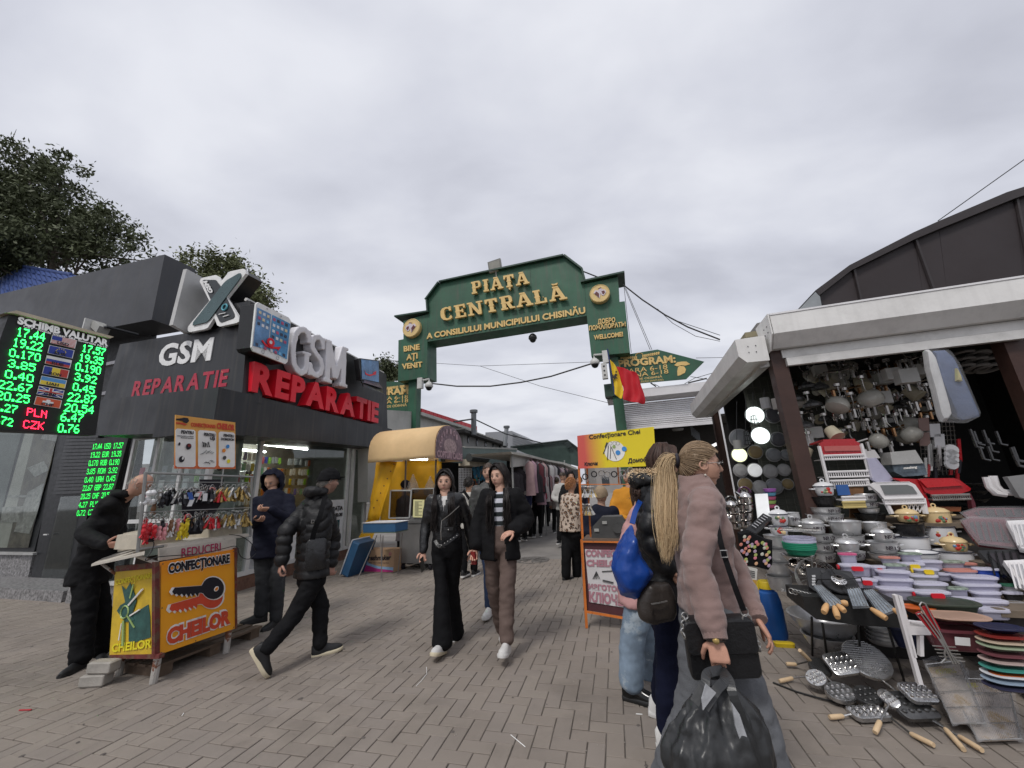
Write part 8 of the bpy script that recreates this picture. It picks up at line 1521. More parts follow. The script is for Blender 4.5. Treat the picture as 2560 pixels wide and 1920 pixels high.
# (x,y,w,h,V,kind,label,kw)
PT_=[
(675,188,165,80,4.72,'white','white enamel pot with red berries, topmost on the black cauldron by the brown post',dict(lid=1,decal=1,taper=.8)),
(685,285,200,95,4.72,'black','round black cast iron cauldron under the topmost white berry pot',dict(taper=.75)),
(700,345,250,68,4.70,'alu','aluminium basin marked 38 under the black cauldron',dict(txt='№ 38')),
(708,408,300,72,4.68,'alu','wide aluminium basin beneath the basin marked 38',dict(txt='№ 40л')),
(415,425,120,108,4.55,'alu','tall aluminium pot marked 8 behind the lower white berry pots',dict(txt='№ 8l',taper=.97)),
(312,425,150,95,4.45,'white','white enamel pot with red berries standing left of the tall aluminium pot',dict(lid=1,decal=1,taper=.8)),
(305,500,150,72,4.43,'white','squat white enamel pot with a berry beneath another berry pot',dict(hand=1,decal=1)),
(300,610,200,108,4.3,'alu','uppermost large aluminium basin of the left stack beside the green baskets',{}),
(300,720,195,108,4.28,'alu','second large aluminium basin of the left stack',{}),(305,830,200,108,4.26,'alu','third large aluminium basin of the left stack',{}),(325,950,200,118,4.24,'alu','lowest large aluminium basin of the left stack behind the blue can',{}),
(585,492,195,88,4.5,'alu','lidded aluminium pot marked 19 left of the big polished pot',dict(txt='№ 19',lid=1,taper=.95)),
(660,560,170,62,4.48,'alu','aluminium pot marked 17 below the lidded pot marked 19',dict(txt='№ 17')),(665,640,175,72,4.46,'alu','aluminium pot marked 18 in the middle of the second stack',dict(txt='№ 18')),(680,720,185,72,4.44,'alu','aluminium pot marked 21 low in the second stack',dict(txt='№ 21')),
(870,505,262,115,4.45,'alu','big polished aluminium pot in the centre of the display',dict(taper=.84)),(890,605,275,100,4.42,'alu','wide aluminium pot marked 24 under the big polished pot',dict(txt='№ 24')),
(868,638,180,72,4.2,'alu','small lidded aluminium pot with a white label in front of the pot marked 24',dict(lid=1)),
(905,705,220,68,4.2,'alu','aluminium basin behind the pink lidded round container',dict(txt='№ 3')),
(1010,235,175,62,4.75,'alu','aluminium bowl marked 20 on top of the stack beside the white bread box',dict(txt='№20')),(1022,285,165,45,4.73,'alu','aluminium bowl with a white label, second in the stack by the white bread box',dict(txt='№18')),(1030,330,165,42,4.71,'alu','plain shallow aluminium bowl, third in the stack by the white bread box',{}),(1065,400,255,68,4.7,'black','wide black frying pan under the stack of aluminium bowls',dict(taper=.78)),
(1090,492,200,92,4.55,'alu','aluminium pot under the black frying pan',{}),(1145,555,165,75,4.3,'alu','small lidded aluminium pot marked 3 with a dark knob',dict(txt='№ 3',lid=1)),(1165,650,240,92,4.28,'alu','aluminium pot marked 19 under the small pot marked 3',dict(txt='№ 19',hand=1)),(1172,712,235,58,4.26,'alu','aluminium pot marked 22 lowest in its stack',dict(txt='№ 22')),
(1350,400,180,72,4.6,'cream','low cream enamel pot with brown flowers on the dark roasting pot',dict(lid=1,decal=1,taper=.85)),(1382,515,250,105,4.55,'black','dark roasting pot with a gold leaf print under the low cream pot',dict(hand=1,decal=0)),
(1405,640,310,125,4.45,'white','large white enamel pot with a lid rim under the dark roasting pot',dict(hand=1,taper=.95)),(1480,712,280,66,4.2,'white','wide white enamel basin with dark rim behind the yellow clip boxes',{}),
(1600,420,210,105,4.65,'cream','tall cream enamel pot with a flower garland, highest at the right of the display',dict(lid=1,decal=1,taper=.95)),(1645,590,250,160,4.6,'white','tall white enamel pot with blue and pink flowers under the tall cream pot',dict(hand=1,decal=1,taper=.98)),
(1735,635,200,78,4.35,'cream','cream enamel pot with flowers standing on the lowest wide white pot',dict(lid=1,decal=1,taper=.88)),(1762,742,290,105,4.33,'white','wide white enamel pot marked under the right cream pot',dict(hand=1,taper=.96)),
(490,742,285,72,3.95,'inox','shiny steel bowl under the green plastic baskets',dict(taper=.7)),(500,820,250,60,3.93,'inox','second steel bowl under the green baskets',dict(taper=.7)),
(1600,330,240,40,5.0,'cream','brown terracotta coloured low pot behind the tall cream pot',dict(taper=.9)),
]
for x,y,w,h,V,k,l,kw in PT_: pot(x,y,w,h,V,k,l,**kw)
# stacked shiny pots and kettles by the post
def kettle(x,y,w,h,V,label,hc=enb):
 B=PV(V)(*zg(x,y)); R=(PV(V)(*zg(x+w/2,y))-PV(V)(*zg(x-w/2,y))).length/2; H=R*1.15; B=B+GV*R; t=thing('kettle',B,label,'kettle'); mb=MB(); mb.lathe(B,[(R*.9,0),(R,.02),(R*.98,H*.3),(R*.75,H*.75),(R*.35,H),(0,H*1.03)],26); obj('body',mb,inox,t,smooth=radians(50)); mb=MB(); mb.tube([B-GU*R*.8+UP*H*.45,B-GU*R*1.15+UP*H*.75,B-GU*R*1.3+UP*H*.9],[.022,.016,.012],8); obj('spout',mb,inox,t,smooth=True)
 mb=MB(); mb.tube([B+GU*(R*.85*cos(a))+UP*(H*.7+R*.95*sin(a)) for a in np.linspace(.1,pi-.1,9)],.011,7); obj('handle',mb,hc,t,smooth=True); mb=MB(); mb.ball(B+UP*(H*1.1),.016,8); obj('knob',mb,enb,t)
zk4=lambda X,Y:(1400+X/3.19,1040+Y/3.19)
def zgc(X,Y): a=zk4(X,Y); return ((a[0]-1860)*3.16,(a[1]-1180)*3.16)
for X,Y,w,l in ((1495,660,115,'shiny steel kettle with a purple handle, highest of the kettle group by the lamp board'),(1380,725,100,'steel kettle with black handle left of the highest kettle'),(1335,830,110,'steel kettle low at the left edge of the kettle group')): a=zgc(X,Y); kettle(a[0],a[1],w,90,4.6,l,M('handle_purple',(.06,.015,.05),.3) if X>1450 else enb)
for X,Y,w,h,l in ((1495,705,125,45,'shiny lidded steel pot directly under the highest kettle'),(1500,765,130,55,'second steel pot under the highest kettle'),(1500,835,130,60,'third steel pot under the highest kettle'),(1500,890,120,50,'lowest steel pot under the highest kettle'),(1410,780,95,50,'small steel pot under the left kettle'),(1420,850,95,60,'steel pot between the kettle stacks'),(1425,905,90,45,'small steel pot low between the kettle stacks')): a=zgc(X,Y); pot(a[0],a[1],w,h,4.58,'inox',l,taper=.96)
# coloured stack of bowls, green baskets, cutlery case
for i,(c,nm_) in enumerate((((.4,.08,.16),'pink'),((.25,.38,.1),'lime'),((.4,.08,.16),'pink'),((.08,.25,.35),'teal'),((.3,.1,.35),'purple'))):
 a=zgc(1690,725-i*32); t,B,R,H=pot(a[0],a[1]+10,105,28,4.62,'alu','%s mesh bowl, %s from the bottom of the coloured stack'%(nm_,['first','second','third','fourth','fifth'][i]),nm='mesh_bowl');
 for ch in t.children: ch.data.materials.clear(); ch.data.materials.append(M('bowl_'+nm_,c,.5))
mb=MB(); p=PV(4.55)(*zgc(0,0) and zk4(1615,720)); mb.cbox(p,GU*.11,GV*.02,UP*.24+GU*.02); obj('white_tag_board',mb,M('white_faint_glow'),label='white blank tag board beside the coloured bowls stack',cat='board')  # board is no lamp; its material adds a faint glow
grn=M('basket_green',(.02,.25,.14),.45,0,.1,9); lil=M('plastic_lilac',(.56,.55,.70),.3,0,.06,4,alpha=.5); lil2=M('plastic_lilac_lid',(.66,.65,.76),.25,0,.06,4,alpha=.72); clrp=M('plastic_clear',(.5,.5,.52),.2,0,.06,4,alpha=.5)
def basket(x,y,w,h,V,m,label,n=3):
 B=PV(V)(*zg(x,y)); R=(PV(V)(*zg(x+w/2,y-h))-PV(V)(*zg(x-w/2,y-h))).length/2; H=(PV(V)(*zg(x,y-h))-B).length; B+=GV*R; t=thing('plastic_basket',B,label,'basket')
 mb=MB(); pr=[(R*.8,0)]
 for k in range(n): z=H*(.55+.45*k/max(1,n-1)); pr+=[(R*.97,z-.012),(R*1.04,z-.01),(R*1.04,z)]
 mb.lathe(B,pr+[(R*.96,H),(R*.78,.01),(0,.01)],30); obj('body',mb,m,t,smooth=radians(30))
 for k in range(24): a=2*pi*k/24; d=GU*cos(a)+GV*sin(a); mb=MB(); mb.tube([B+d*R*.82+UP*.01,B+d*R*.975+UP*H*.5],.0035,4); obj('rib',mb,m,t)
 return t
basket(495,665,262,95,3.95,grn,'stack of green plastic baskets nested together on a steel bowl',4); basket(487,590,255,60,3.95,lil,'lilac plastic basket nested in the green baskets with a wire mesh on top',2)
mb=MB(); B=PV(3.95)(*zg(487,470))+GV*.13
for k in range(6): mb.torus(B,UP,.02+.025*k,.002,24,3)
for k in range(8): a=pi*k/8; d=GU*cos(a)+GV*sin(a); mb.tube([B-d*.145,B+d*.145],.002,3)
lab(obj('wire_mesh_lid',mb,kp[0],label='round wire mesh lid lying on the lilac basket',cat='lid'),kind=None)
cs=thing('cutlery_case',PV(4.3)(*zk4(1600,900)),'black open cutlery case tilted beside the kettles','case'); PCt=Plane(PV(4.3)(*zk4(1600,860)),(-GV+UP*1.1)); poly('case',PCt,[(1480,905),(1620,775),(1690,810),(1560,940)],.03,enb,cs,zk4)
for k in range(6): mb=MB(); a=PCt(*zk4(1530+k*18,880-k*15))+UP*.012-GV*.01; mb.tube([a,a+(PCt(*zk4(1590,905))-PCt(*zk4(1550,880)))*.9],.006,5); obj('cutlery_piece',mb,inox,cs)
# macaron patterned bag and food pouch
mbg=thing('patterned_bag',PV(4.0)(*zk4(1560,1190)),'black cloth bag printed with coloured macarons hanging left of the basins','bag'); PMb=PV(3.98);
o=pillow([(1420,930),(1500,910),(1640,980),(1690,990),(1690,1180),(1660,1225),(1560,1200),(1470,1190),(1440,1060)],PMb,.04,'bag_body',blackc,mbg,zk4,.05)
mc_=[M('dot_%d'%i,c,.7,0,.1,20) for i,c in enumerate([(.55,.2,.15),(.35,.4,.12),(.6,.35,.2),(.4,.3,.4),(.5,.5,.42),(.6,.2,.25)])]
for i in range(46):
 x=R_.uniform(1440,1675); y=R_.uniform(955,1195);
 if y<955+(x-1500)*.25 or (x<1465 and y>1100): continue
 c=PV(3.925)(*zk4(x,y)); mb=MB(); mb.lathe(c,[(.014,0),(.012,.006),(0,.007)],10,axis=-GV,sx=1.2,sy=.8); obj('macaron_print',mb,mc_[i%6],mbg)
pcx=thing('paper_pouch',PV(3.9)(*zk4(1515,1400)),'white and mustard printed paper pouch below the macaron bag','packet'); poly('pouch',PV(3.9),[(1468,1200),(1575,1222),(1560,1410),(1480,1395)],.03,M('pouch_white',(.55,.54,.5),.6),pcx,zk4); poly('printed_band',PV(3.895),[(1478,1295),(1570,1310),(1562,1408),(1482,1394)],.002,M('pouch_mustard',(.45,.26,.05),.6),pcx,zk4)
for k in range(4): poly('printed_line',PV(3.894),[(1485,1225+k*15),(1555,1240+k*15),(1555,1246+k*15),(1485,1231+k*15)],.001,M('print_grey'),pcx,zk4)
# blue drums with yellow caps
def drum(X,Y,w,h,V,label):
 B=PV(V)(*zbq(X,Y)); B=Vector((B.x,B.y,max(0,B.z))); R=(PV(V)(*zbq(X+w/2,Y))-PV(V)(*zbq(X-w/2,Y))).length/2; H=(PV(V)(*zbq(X,Y-h))-PV(V)(*zbq(X,Y))).length; t=thing('blue_drum',B,label,'drum'); mb=MB(); mb.lathe(B,[(R*.9,0),(R,.03),(R,H*.55),(R*.97,H*.6),(R*.97,H*.72),(R*.8,H*.9),(R*.62,H*.93),(R*.62,H)],28); obj('body',mb,M('drum_blue',(.01,.09,.33),.4,0,.12,4,dirt=.3),t,smooth=radians(40)); mb=MB(); mb.lathe(B+UP*(H-.01),[(R*.66,0),(R*.66,.055),(R*.6,.065),(0,.065)],28); obj('cap',mb,M('cap_yellow',(.62,.45,.02),.4,dirt=.3),t,smooth=radians(40))
gB=gr(*zbq(1540,650)); drum(1540,650,195,395,gB.dot(GV)+.1,'large blue plastic drum with a yellow cap standing on the pavers')
drum(1475,560,120,330,4.6,'smaller blue drum with a yellow cap behind the large one')
mb=MB(); a=gr(*zbq(1600,690)); mb.rbox(a,[(.005,0),(0,.03),(.01,.035)],GU,GV,.16,.07,.02,2); obj('yellow_base',mb,M('cap_yellow'),label='yellow plastic block on the pavers at the foot of the blue drum',cat='block')
# bread boxes, dish racks
def arc_box(pts,V,m,th,nm,par,zz=zw): return poly(nm,PV(V),pts,th,m,par,zz)
wpl=M('plastic_white',(.68,.66,.66),.35,0,.05,5); rpl=M('plastic_red',(.38,.012,.018),.28,0,.08,4,coat=.3); smk=M('smoky_lid',(.16,.17,.17),.15,0,.08,3); dkr=M('plastic_maroon',(.10,.02,.03),.35)
def rack(t,x0,x1,y,V,m,n,h,dx=0,zz=zw,slant=.06):
 A,B=PV(V)(*zz(x0,y)),PV(V)(*zz(x1,y+(x1-x0)*slant*-.5)); hh=(A-PV(V)(*zz(x0,y+h))).length
 mb=MB(); mb.tube([A,B],.012,6); obj('rail',mb,m,t); mb=MB(); mb.tube([A-UP*hh,B-UP*hh],.009,6); obj('rail',mb,m,t); mb=MB(); mb.prism([A-UP*hh*.9+GV*.02,B-UP*hh*.9+GV*.02,B-UP*hh*.9+GV*.26,A-UP*hh*.9+GV*.26],-UP*.006); obj('rack_floor',mb,m,t)
 for i in range(n): p=A.lerp(B,(i+.5)/n); mb=MB(); mb.tube([p-UP*.005,p-UP*hh],.005,4); obj('slat',mb,m,t)
r1=thing('dish_rack',PV(4.95)(*zw(1000,1180)),'three tier white dish rack with a red arched lid on top','dish rack')
Vr=4.95
for k,(pts) in enumerate(([(835,885),(860,872),(1075,868),(1105,885),(1125,955),(1120,965),(865,970),(845,930)],)):
 P=[PV(Vr)(*zw(*p)) for p in pts]; mb=MB(); top_=[P[1],P[2]]; mb.prism(P,GV*.03); obj('red_lid',mb,rpl,r1); mb=MB(); mb.prism([P[1],P[2],P[3]+GV*.26,P[0]+GV*.26],UP*.02); obj('red_lid_top',mb,rpl,r1)
mb=MB(); mb.prism([PV(Vr-.004)(*zw(*p)) for p in ((860,905),(1100,900),(1108,935),(868,940))],-GV*.008); obj('lid_window',mb,M('lid_window_pink',(.42,.1,.09),.12),r1)
for xa,ya,xb,yb in ((830,905,880,1110),(1115,895,1180,1120),(880,1110,890,1150),(1150,1130,1180,1200)):
 mb=MB(); mb.tube([PV(Vr)(*zw(xa,ya)),PV(Vr)(*zw(xb,yb))],.018,6); mb.tube([PV(Vr+.24)(*zw(xa,ya-8)),PV(Vr+.24)(*zw(xb,yb-8))],.014,6); lab(obj('side_frame',mb,wpl,r1),kind='stuff')
rack(r1,860,1130,970,Vr-.01,wpl,18,25); rack(r1,885,1170,1080,Vr-.01,wpl,18,35); rack(r1,905,1165,1140,Vr-.01,wpl,18,35)
r2=thing('bread_box',PV(4.7)(*zw(1350,1320)),'white plastic bread box with a grey roll lid over a slatted rack','bread box')
poly('frame',PV(4.7),[(1175,1170),(1215,1150),(1440,1145),(1480,1165),(1535,1245),(1530,1260),(1265,1258),(1240,1225)],.05,wpl,r2,zw); poly('roll_lid',PV(4.69),[(1245,1168),(1425,1165),(1460,1178),(1495,1225),(1275,1232)],.02,smk,r2,zw); rack(r2,1265,1535,1262,4.68,wpl,26,34)
for a,b in (((1270,1260),(1320,1360)),((1530,1255),(1550,1360))): mb=MB(); mb.tube([PV(4.7)(*zw(*a)),PV(4.7)(*zw(*b))],.022,6); obj('leg',mb,wpl,r2)
for k in range(4):
 for s in (0,1): mb=MB(); mb.tube([PV(4.7)(*zw(1425+k*28+s*28,1290)),PV(4.7)(*zw(1453+k*28-s*28,1352))],.005,4); obj('lattice_slat',mb,wpl,r2)
mb=MB(); mb.prism([PV(4.7)(*zw(*p)) for p in ((1215,1150),(1440,1145),(1440,1145),(1215,1150))][:2]+[PV(5.0)(*zw(1440,1140)),PV(5.0)(*zw(1215,1145))],-UP*.01); obj('top_panel',mb,wpl,r2)
r3=thing('bread_box',PV(4.8)(*zw(1680,1330)),'red plastic bread box with an open lid over a dark red rack','bread box')
poly('red_lid',PV(4.82),[(1500,1130),(1545,1122),(1740,1120),(1775,1130),(1855,1190),(1850,1205),(1790,1225),(1590,1232),(1545,1215)],.05,rpl,r3,zw); poly('lid_inside',PV(4.80),[(1515,1138),(1735,1130),(1800,1170),(1560,1185)],.02,M('plastic_red_bright',(.5,.015,.02),.3,coat=.3),r3,zw)
poly('side_panel',PV(4.84),[(1330,1120),(1500,1128),(1545,1215),(1600,1340),(1560,1345),(1500,1200)],.05,rpl,r3,zw); rack(r3,1585,1845,1240,4.78,kp[0],18,28); poly('side_panel',PV(4.84),[(1845,1205),(1885,1290),(1890,1330),(1865,1330)],.05,dkr,r3,zw)
poly('shelf',PV(4.83),[(1590,1315),(1790,1315),(1785,1345),(1600,1345)],.1,M('terracotta',(.25,.08,.03),.5),r3,zw)
r4=thing('dish_rack',PV(4.9)(*zw(1050,1400)),'white and straw coloured slatted rack below the three tier dish rack','dish rack'); rack(r4,980,1140,1250,4.72,wpl,18,22); rack(r4,985,1140,1285,4.70,M('plastic_straw',(.5,.4,.16),.45),20,34)
mb=MB(); mb.cbox(PV(4.75)(*zw(990,1200)),GU*.1,GV*.02,UP*.1); obj('blue_box',mb,M('box_blue',(.03,.1,.3),.5),label='small blue box behind the slats of the white rack',cat='box')
for (x0,y0,x1,y1) in ((1030,1180,1130,1240),(1310,1300,1400,1360),(1040,1320,1130,1390)): poly('cardboard_panel',PV(4.95),[(x0,y0),(x1,y0),(x1,y1),(x0,y1)],.02,M('cardboard_brown',(.18,.09,.04),.8,0,.3,9),tbl,zw)
mb=MB();
sm2=thing('clear_box_lid',PV(4.85)(*zw(1230,1140)),'clear lilac plastic tray leaning between the dish rack and bread box','tray'); poly('tray_body',PV(4.9),[(1155,985),(1215,982),(1330,1125),(1320,1145),(1215,1148),(1190,1130)],.04,M('plastic_lilac'),sm2,zw)
b5=thing('boxed_set',PV(5.3)(*zw(1440,1110)),'grey white boxed household set with a clear top behind the bread boxes','box'); poly('box_body',PV(5.3),[(1320,1010),(1540,1020),(1560,1100),(1400,1110),(1340,1080)],.2,M('box_print_blue',(.10,.13,.16),.5,0,.5,18),b5,zw); poly('clear_cover',PV(5.28),[(1310,945),(1480,930),(1535,1020),(1325,1030)],.2,M('cover_grey',(.4,.4,.39),.25),b5,zw)
mb=MB(); text(mb,'meeleng',PV(5.27)(*zw(1400,1060)),PV(5.27)(*zw(1490,1052)),PV(5.27)(*zw(1400,1045)),bold=.04); obj('lettering',mb,wht,b5)
b6=thing('boxed_hob',PV(5.4)(*zw(1180,1000)),'white boxed hob with round knobs behind the dish rack','box'); poly('box_body',PV(5.4),[(1140,925),(1205,930),(1245,985),(1150,990)],.1,wpl,b6,zw)
for k in range(14):
 x=R_.uniform(1530,1800); y=R_.uniform(920,1090); mb=MB(); p=PV(5.5)(*zw(x,y)); m=R_.choice([rpl,kp[0],kp[0],blk,wpl]); mb.cbox(p,GU*.025,GV*.02,UP*R_.uniform(.12,.25)+GU*.05); obj('kitchen_tool',mb,m,label='packed kitchen tool hanging on the wire grid behind the red bread box',cat='tool',group='tools on the wire grid')
for k in range(4):
 mb=MB(); p=PV(5.4)(*zw(1720,930+k*32)); mb.lathe(p,[(.06,0),(.055,.02),(0,.02)],16,axis=-GV); obj('small_dish',mb,enw,label='white round dish in a vertical strip behind the red bread box',cat='dish',group='dishes in a vertical strip')
mb=MB()
for i in range(10): mb.tube([PV(5.6)(*zw(1500+i*26,740)),PV(5.6)(*zw(1530+i*27,1100))],.004,3)
for j in range(12): mb.tube([PV(5.6)(*zw(1500+j*3,745+j*30)),PV(5.6)(*zw(1740+j*4,740+j*30))],.004,3)
lab(obj('wire_grid',mb,kp[0],hs),kind='stuff')
for k,(x,y) in enumerate(((1535,760),(1610,800),(1540,860),(1640,870))): poly('packed_board',PV(5.5),[(x-35,y-45),(x+35,y-48),(x+42,y+40),(x-28,y+44)],.01,[M('board_pinkish',(.25,.16,.14),.5),enw][k%2],hs,zw)
# plastic food boxes
def fbox(x,y,w,h,V,label,m=lil,lid=None,clip=None,nm='food_box'):
 B=PV(V)(*zg(x,y)); ww=(PV(V)(*zg(x+w/2,y))-PV(V)(*zg(x-w/2,y))).length; H=(PV(V)(*zg(x,y-h))-B).length*.95; dd=ww*.45; B+=GV*dd/2; t=thing(nm,B,label,'box')
 rot=R_.uniform(-.12,.12); xd=(GU+GV*rot).normalized(); yd=UP.cross(xd); mb=MB(); mb.rbox(B,[(.018,0),(.006,.008),(0,H*.82),(-.006,H*.83),(-.006,H*.9),(.004,H*.9)],xd,yd,ww*.97,dd,.04,3); obj('body',mb,m,t,smooth=radians(35))
 mb=MB(); mb.rbox(B+UP*(H*.9+.001),[(-.009,0),(-.009,.010),(.0,.013),(.02,.009),(.03,.009)],xd,yd,ww*.97,dd,.045,3); l=obj('lid',mb,lid or lil2,t,smooth=radians(35))
 if clip:
  mb=MB(); c=B-yd*(dd/2+.012)+UP*(H*.78); mb.rbox(c,[(0,-.006),(0,.006)],xd,UP,ww*.38,.032,.01,2,ax=-yd); obj('clip',mb,clip,t)
  mb=MB(); c=B-xd*(ww/2+.010)+UP*(H*.78); mb.rbox(c,[(0,-.006),(0,.006)],yd,UP,dd*.42,.032,.01,2,ax=-xd); obj('clip',mb,clip,t)
clr_=M('clip_red',(.6,.015,.03),.35); cly=M('clip_yellow',(.7,.5,.02),.35); sal=M('lid_salmon',(.6,.25,.2),.35,alpha=.85); pkl=M('lid_pink',(.55,.1,.22),.35); lace=M('lid_lace_green',(.22,.27,.22),.4,0,.6,35); grl=M('lid_green',(.03,.12,.07),.4); bll=M('box_blue2',(.02,.06,.35),.35)
FB=[(850,742,135,95,4.0,'round lilac tub with a pink lid, first from the left',dict(lid=pkl)),(915,835,235,95,3.9,'lilac food box with red clips under the pink lidded tub',dict(clip=clr_)),(985,930,200,75,3.8,'flat lilac food box with a red clip right of the camp stove',dict(clip=clr_)),
(1180,740,150,60,4.05,'small lilac box with a salmon lid in the middle row',dict(lid=sal)),(1100,900,130,160,3.95,'lilac food box standing on edge with a red clip',dict(clip=clr_)),(1350,722,170,75,4.1,'box with a green lace pattern lid below the white basins',dict(lid=lace)),(1225,800,165,60,3.95,'box with a grey lace lid under the salmon lidded box',dict(lid=lace)),(1360,800,200,70,4.0,'clear box with a yellow clip',dict(clip=cly,m=clrp)),(1500,780,200,70,4.05,'lilac box with no clip behind the yellow clipped boxes',{}),(1470,830,190,55,3.95,'clear box with a bright yellow clip in front',dict(clip=cly,m=clrp)),
(1680,775,190,60,4.1,'box with a dark green lace lid right of the yellow clip boxes',dict(lid=lace)),(1790,790,160,60,4.15,'small box with a salmon lid at the right of the lace box',dict(lid=sal)),(1760,850,250,65,4.0,'long box with a salmon lid in front of the lace box',dict(lid=sal)),
(1215,850,250,55,3.85,'lilac box, upper of three stacked left of centre',{}),(1230,930,280,75,3.8,'lilac box, middle of three stacked left of centre',{}),(1245,1020,280,90,3.72,'large lilac box, lowest of three left of centre',{}),
(1450,890,230,65,3.9,'clear box with brown contents in the middle',dict(m=clrp)),(1510,960,280,70,3.8,'clear lilac box left of the lace lid box in the middle row',dict(m=clrp)),(1530,1030,290,70,3.7,'long lilac box with two red clips near the front',dict(clip=clr_)),(1720,995,160,70,3.8,'small box with a grey lace lid right of the red clipped box',dict(lid=lace)),
(1960,850,190,80,4.0,'blue bodied food box with a pale lilac lid at the right',dict(m=bll)),(1880,905,330,65,3.9,'wide lilac box, upper of the right stack',{}),(1900,960,340,60,3.85,'wide lilac box, second of the right stack',{}),(1960,1035,230,75,3.8,'lilac box, third of the right stack',{}),(1760,1065,180,55,3.7,'lilac box left of the right stack',{}),(1990,1110,290,80,3.7,'lilac box, fourth of the right stack',{}),(2000,1180,310,80,3.6,'lilac box, lowest of the right stack above the navy tubs',{}),
(1590,870,150,60,4.0,'plain lilac box behind the clear lilac box',{}),(2150,970,140,70,3.9,'dark green lidded box at the right edge of the boxes',dict(lid=grl,m=clrp)),(2165,1040,150,80,3.85,'black food box with grey lid at the right edge',dict(m=enb)),(2170,1110,170,70,3.8,'dark box under the black food box at the right edge',dict(m=enb,lid=clrp))]
for x,y,w,h,V,l,kw in FB: fbox(x,y,w,h,V,l,**kw)
# plastic covered trays at the right edge
pv=PV(4.5)
for pts,m,l,V in (([(1720,385),(1780,365),(2070,375),(2180,600),(1860,560),(1790,480)],dkr,'maroon plastic rack wrapped in clear film at the right edge',4.45),([(2075,385),(2400,370),(2400,640),(2190,600)],wpl,'white plastic frame wrapped in clear film at the right edge',4.3),([(1730,320),(1850,285),(2400,280),(2400,365),(1800,370)],dkr,'dark slatted maroon rack under clear film at the far right',4.7),([(2050,700),(2400,680),(2400,990),(2180,880)],wpl,'white plastic cutlery tray with compartments at the right edge',4.0),([(1850,620),(2400,600),(2400,700),(2060,690),(2160,880),(1960,740)],enb,'black slatted plastic drainer behind the white cutlery tray',4.15)):
 P=Plane(PV(V)(*zg(*pts[0])),(-GV*.75+UP)); t=thing('wrapped_tray',P(*zg(*pts[0])),l,'tray'); poly('frame',P,pts,.04,m,t,zg); c=(sum(p[0] for p in pts)/len(pts),sum(p[1] for p in pts)/len(pts)); ins=[(c[0]+(p[0]-c[0])*.72,c[1]+(p[1]-c[1])*.72) for p in pts]; poly('recess',Plane(P.P+P.n*.004,P.n),ins,.002,M('recess_dark',(.03,.025,.03),.4) if m is not wpl else M('recess_grey',(.4,.4,.42),.3),t,zg)
 x0=min(p[0] for p in ins); x1=max(p[0] for p in ins); y0=min(p[1] for p in ins); y1=max(p[1] for p in ins)
 for k in range(7): xx=x0+(x1-x0)*(k+.5)/7; mb=MB(); mb.tube([P(*zg(xx-(y1-y0)*.15,y0+8))+P.n*.012,P(*zg(xx+(y1-y0)*.1,y1-8))+P.n*.012],.006,4); obj('slat',mb,m,t)
 if 'film' in l: pillow([(c[0]+(p[0]-c[0])*1.08,c[1]+(p[1]-c[1])*1.12) for p in pts],Plane(P.P+P.n*.03,P.n),.006,'film',clr,t,zg,.02)
for (x,y,l) in ((1925,60,'bent white plastic pipe sticking out at the right of the stall'),(1975,50,'second bent white pipe next to the first at the right of the stall')): mb=MB(); mb.tube([PV(4.7)(*zg(x-10,y-20)),PV(4.7)(*zg(x+15,y+60)),PV(4.7)(*zg(x+60,y+105)),PV(4.7)(*zg(x+140,y+115))],.028,8); obj('white_pipe',mb,wpl,label=l,cat='pipe',smooth=True)
for k in range(5): pot(1880+R_.uniform(-10,10),120+k*62,250,30,5.4,'black','black frying pan on the dark shelves behind the white pipes, %s from the top'%['first','second','third','fourth','fifth'][k],taper=.8,nm='frying_pan')
for k in range(12):
 x=R_.uniform(1800,2150); y=R_.uniform(780,960); mb=MB(); a=PV(5.6)(*zw(x,y)); mb.tube([a,a-UP*.14,a-UP*.16+GU*.05],.014,5); obj('steel_hook',mb,M('dark_steel',(.12,.12,.12),.3,.6),label='dim steel handle hanging in the dark right part of the stall',cat='handle',group='handles hanging in the dark')
poly('grey_seat',PV(4.6),[(2080,40),(2250,20),(2250,220),(2180,200)],.05,M('seat_grey',(.2,.2,.2),.7),hs,zg)
# camp stove, wire basket, grill clamps on the black barbecue box
bbq=thing('barbecue_box',PV(3.35)(*zh(860,500)),'long black metal barbecue on thin legs carrying the camp stove','barbecue'); bm_=M('barbecue_black',(.018,.018,.018),.55,.2,.2,7,.2,40)
Vb=3.5; P=[PV(Vb)(*zh(*p)) for p in ((465,35),(1230,75),(1255,285),(900,265),(570,215),(480,140))]; mb=MB(); mb.prism(P,GV*.35); obj('box_body',mb,bm_,bbq)
for a,b in (((535,200),(540,500)),((620,250),(660,540)),((1140,285),(1265,700)),((900,260),(930,600))): mb=MB(); A=PV(Vb+.03)(*zh(*a)); B=gr(*zh(*b)); mb.tube([A,Vector((B.x,B.y,0))],.008,6); obj('leg',mb,bm_,bbq)
st=thing('camp_stove',PV(3.75)(*zg(720,920)),'square black portable gas stove with a round silver burner tilted on the barbecue','stove'); PSt=Plane(PV(3.7)(*zg(720,850)),(-GV*.7+UP)); n_=PSt.n if PSt.n.z>0 else -PSt.n
def sp_(pts,th,m,o=0,nm='part'): return poly(nm,Plane(PSt.P+n_*o,n_),pts,th,m,st,zg)
sp_([(488,760),(560,752),(845,785),(920,915),(700,945),(560,940),(515,905)],.07,M('stove_black',(.02,.02,.021),.35),0,'case'); sp_([(600,775),(840,800),(905,905),(690,915)],.004,M('stove_top',(.035,.035,.036),.25),.006,'top_plate')
c=PSt(*zg(748,880))+n_*.012;
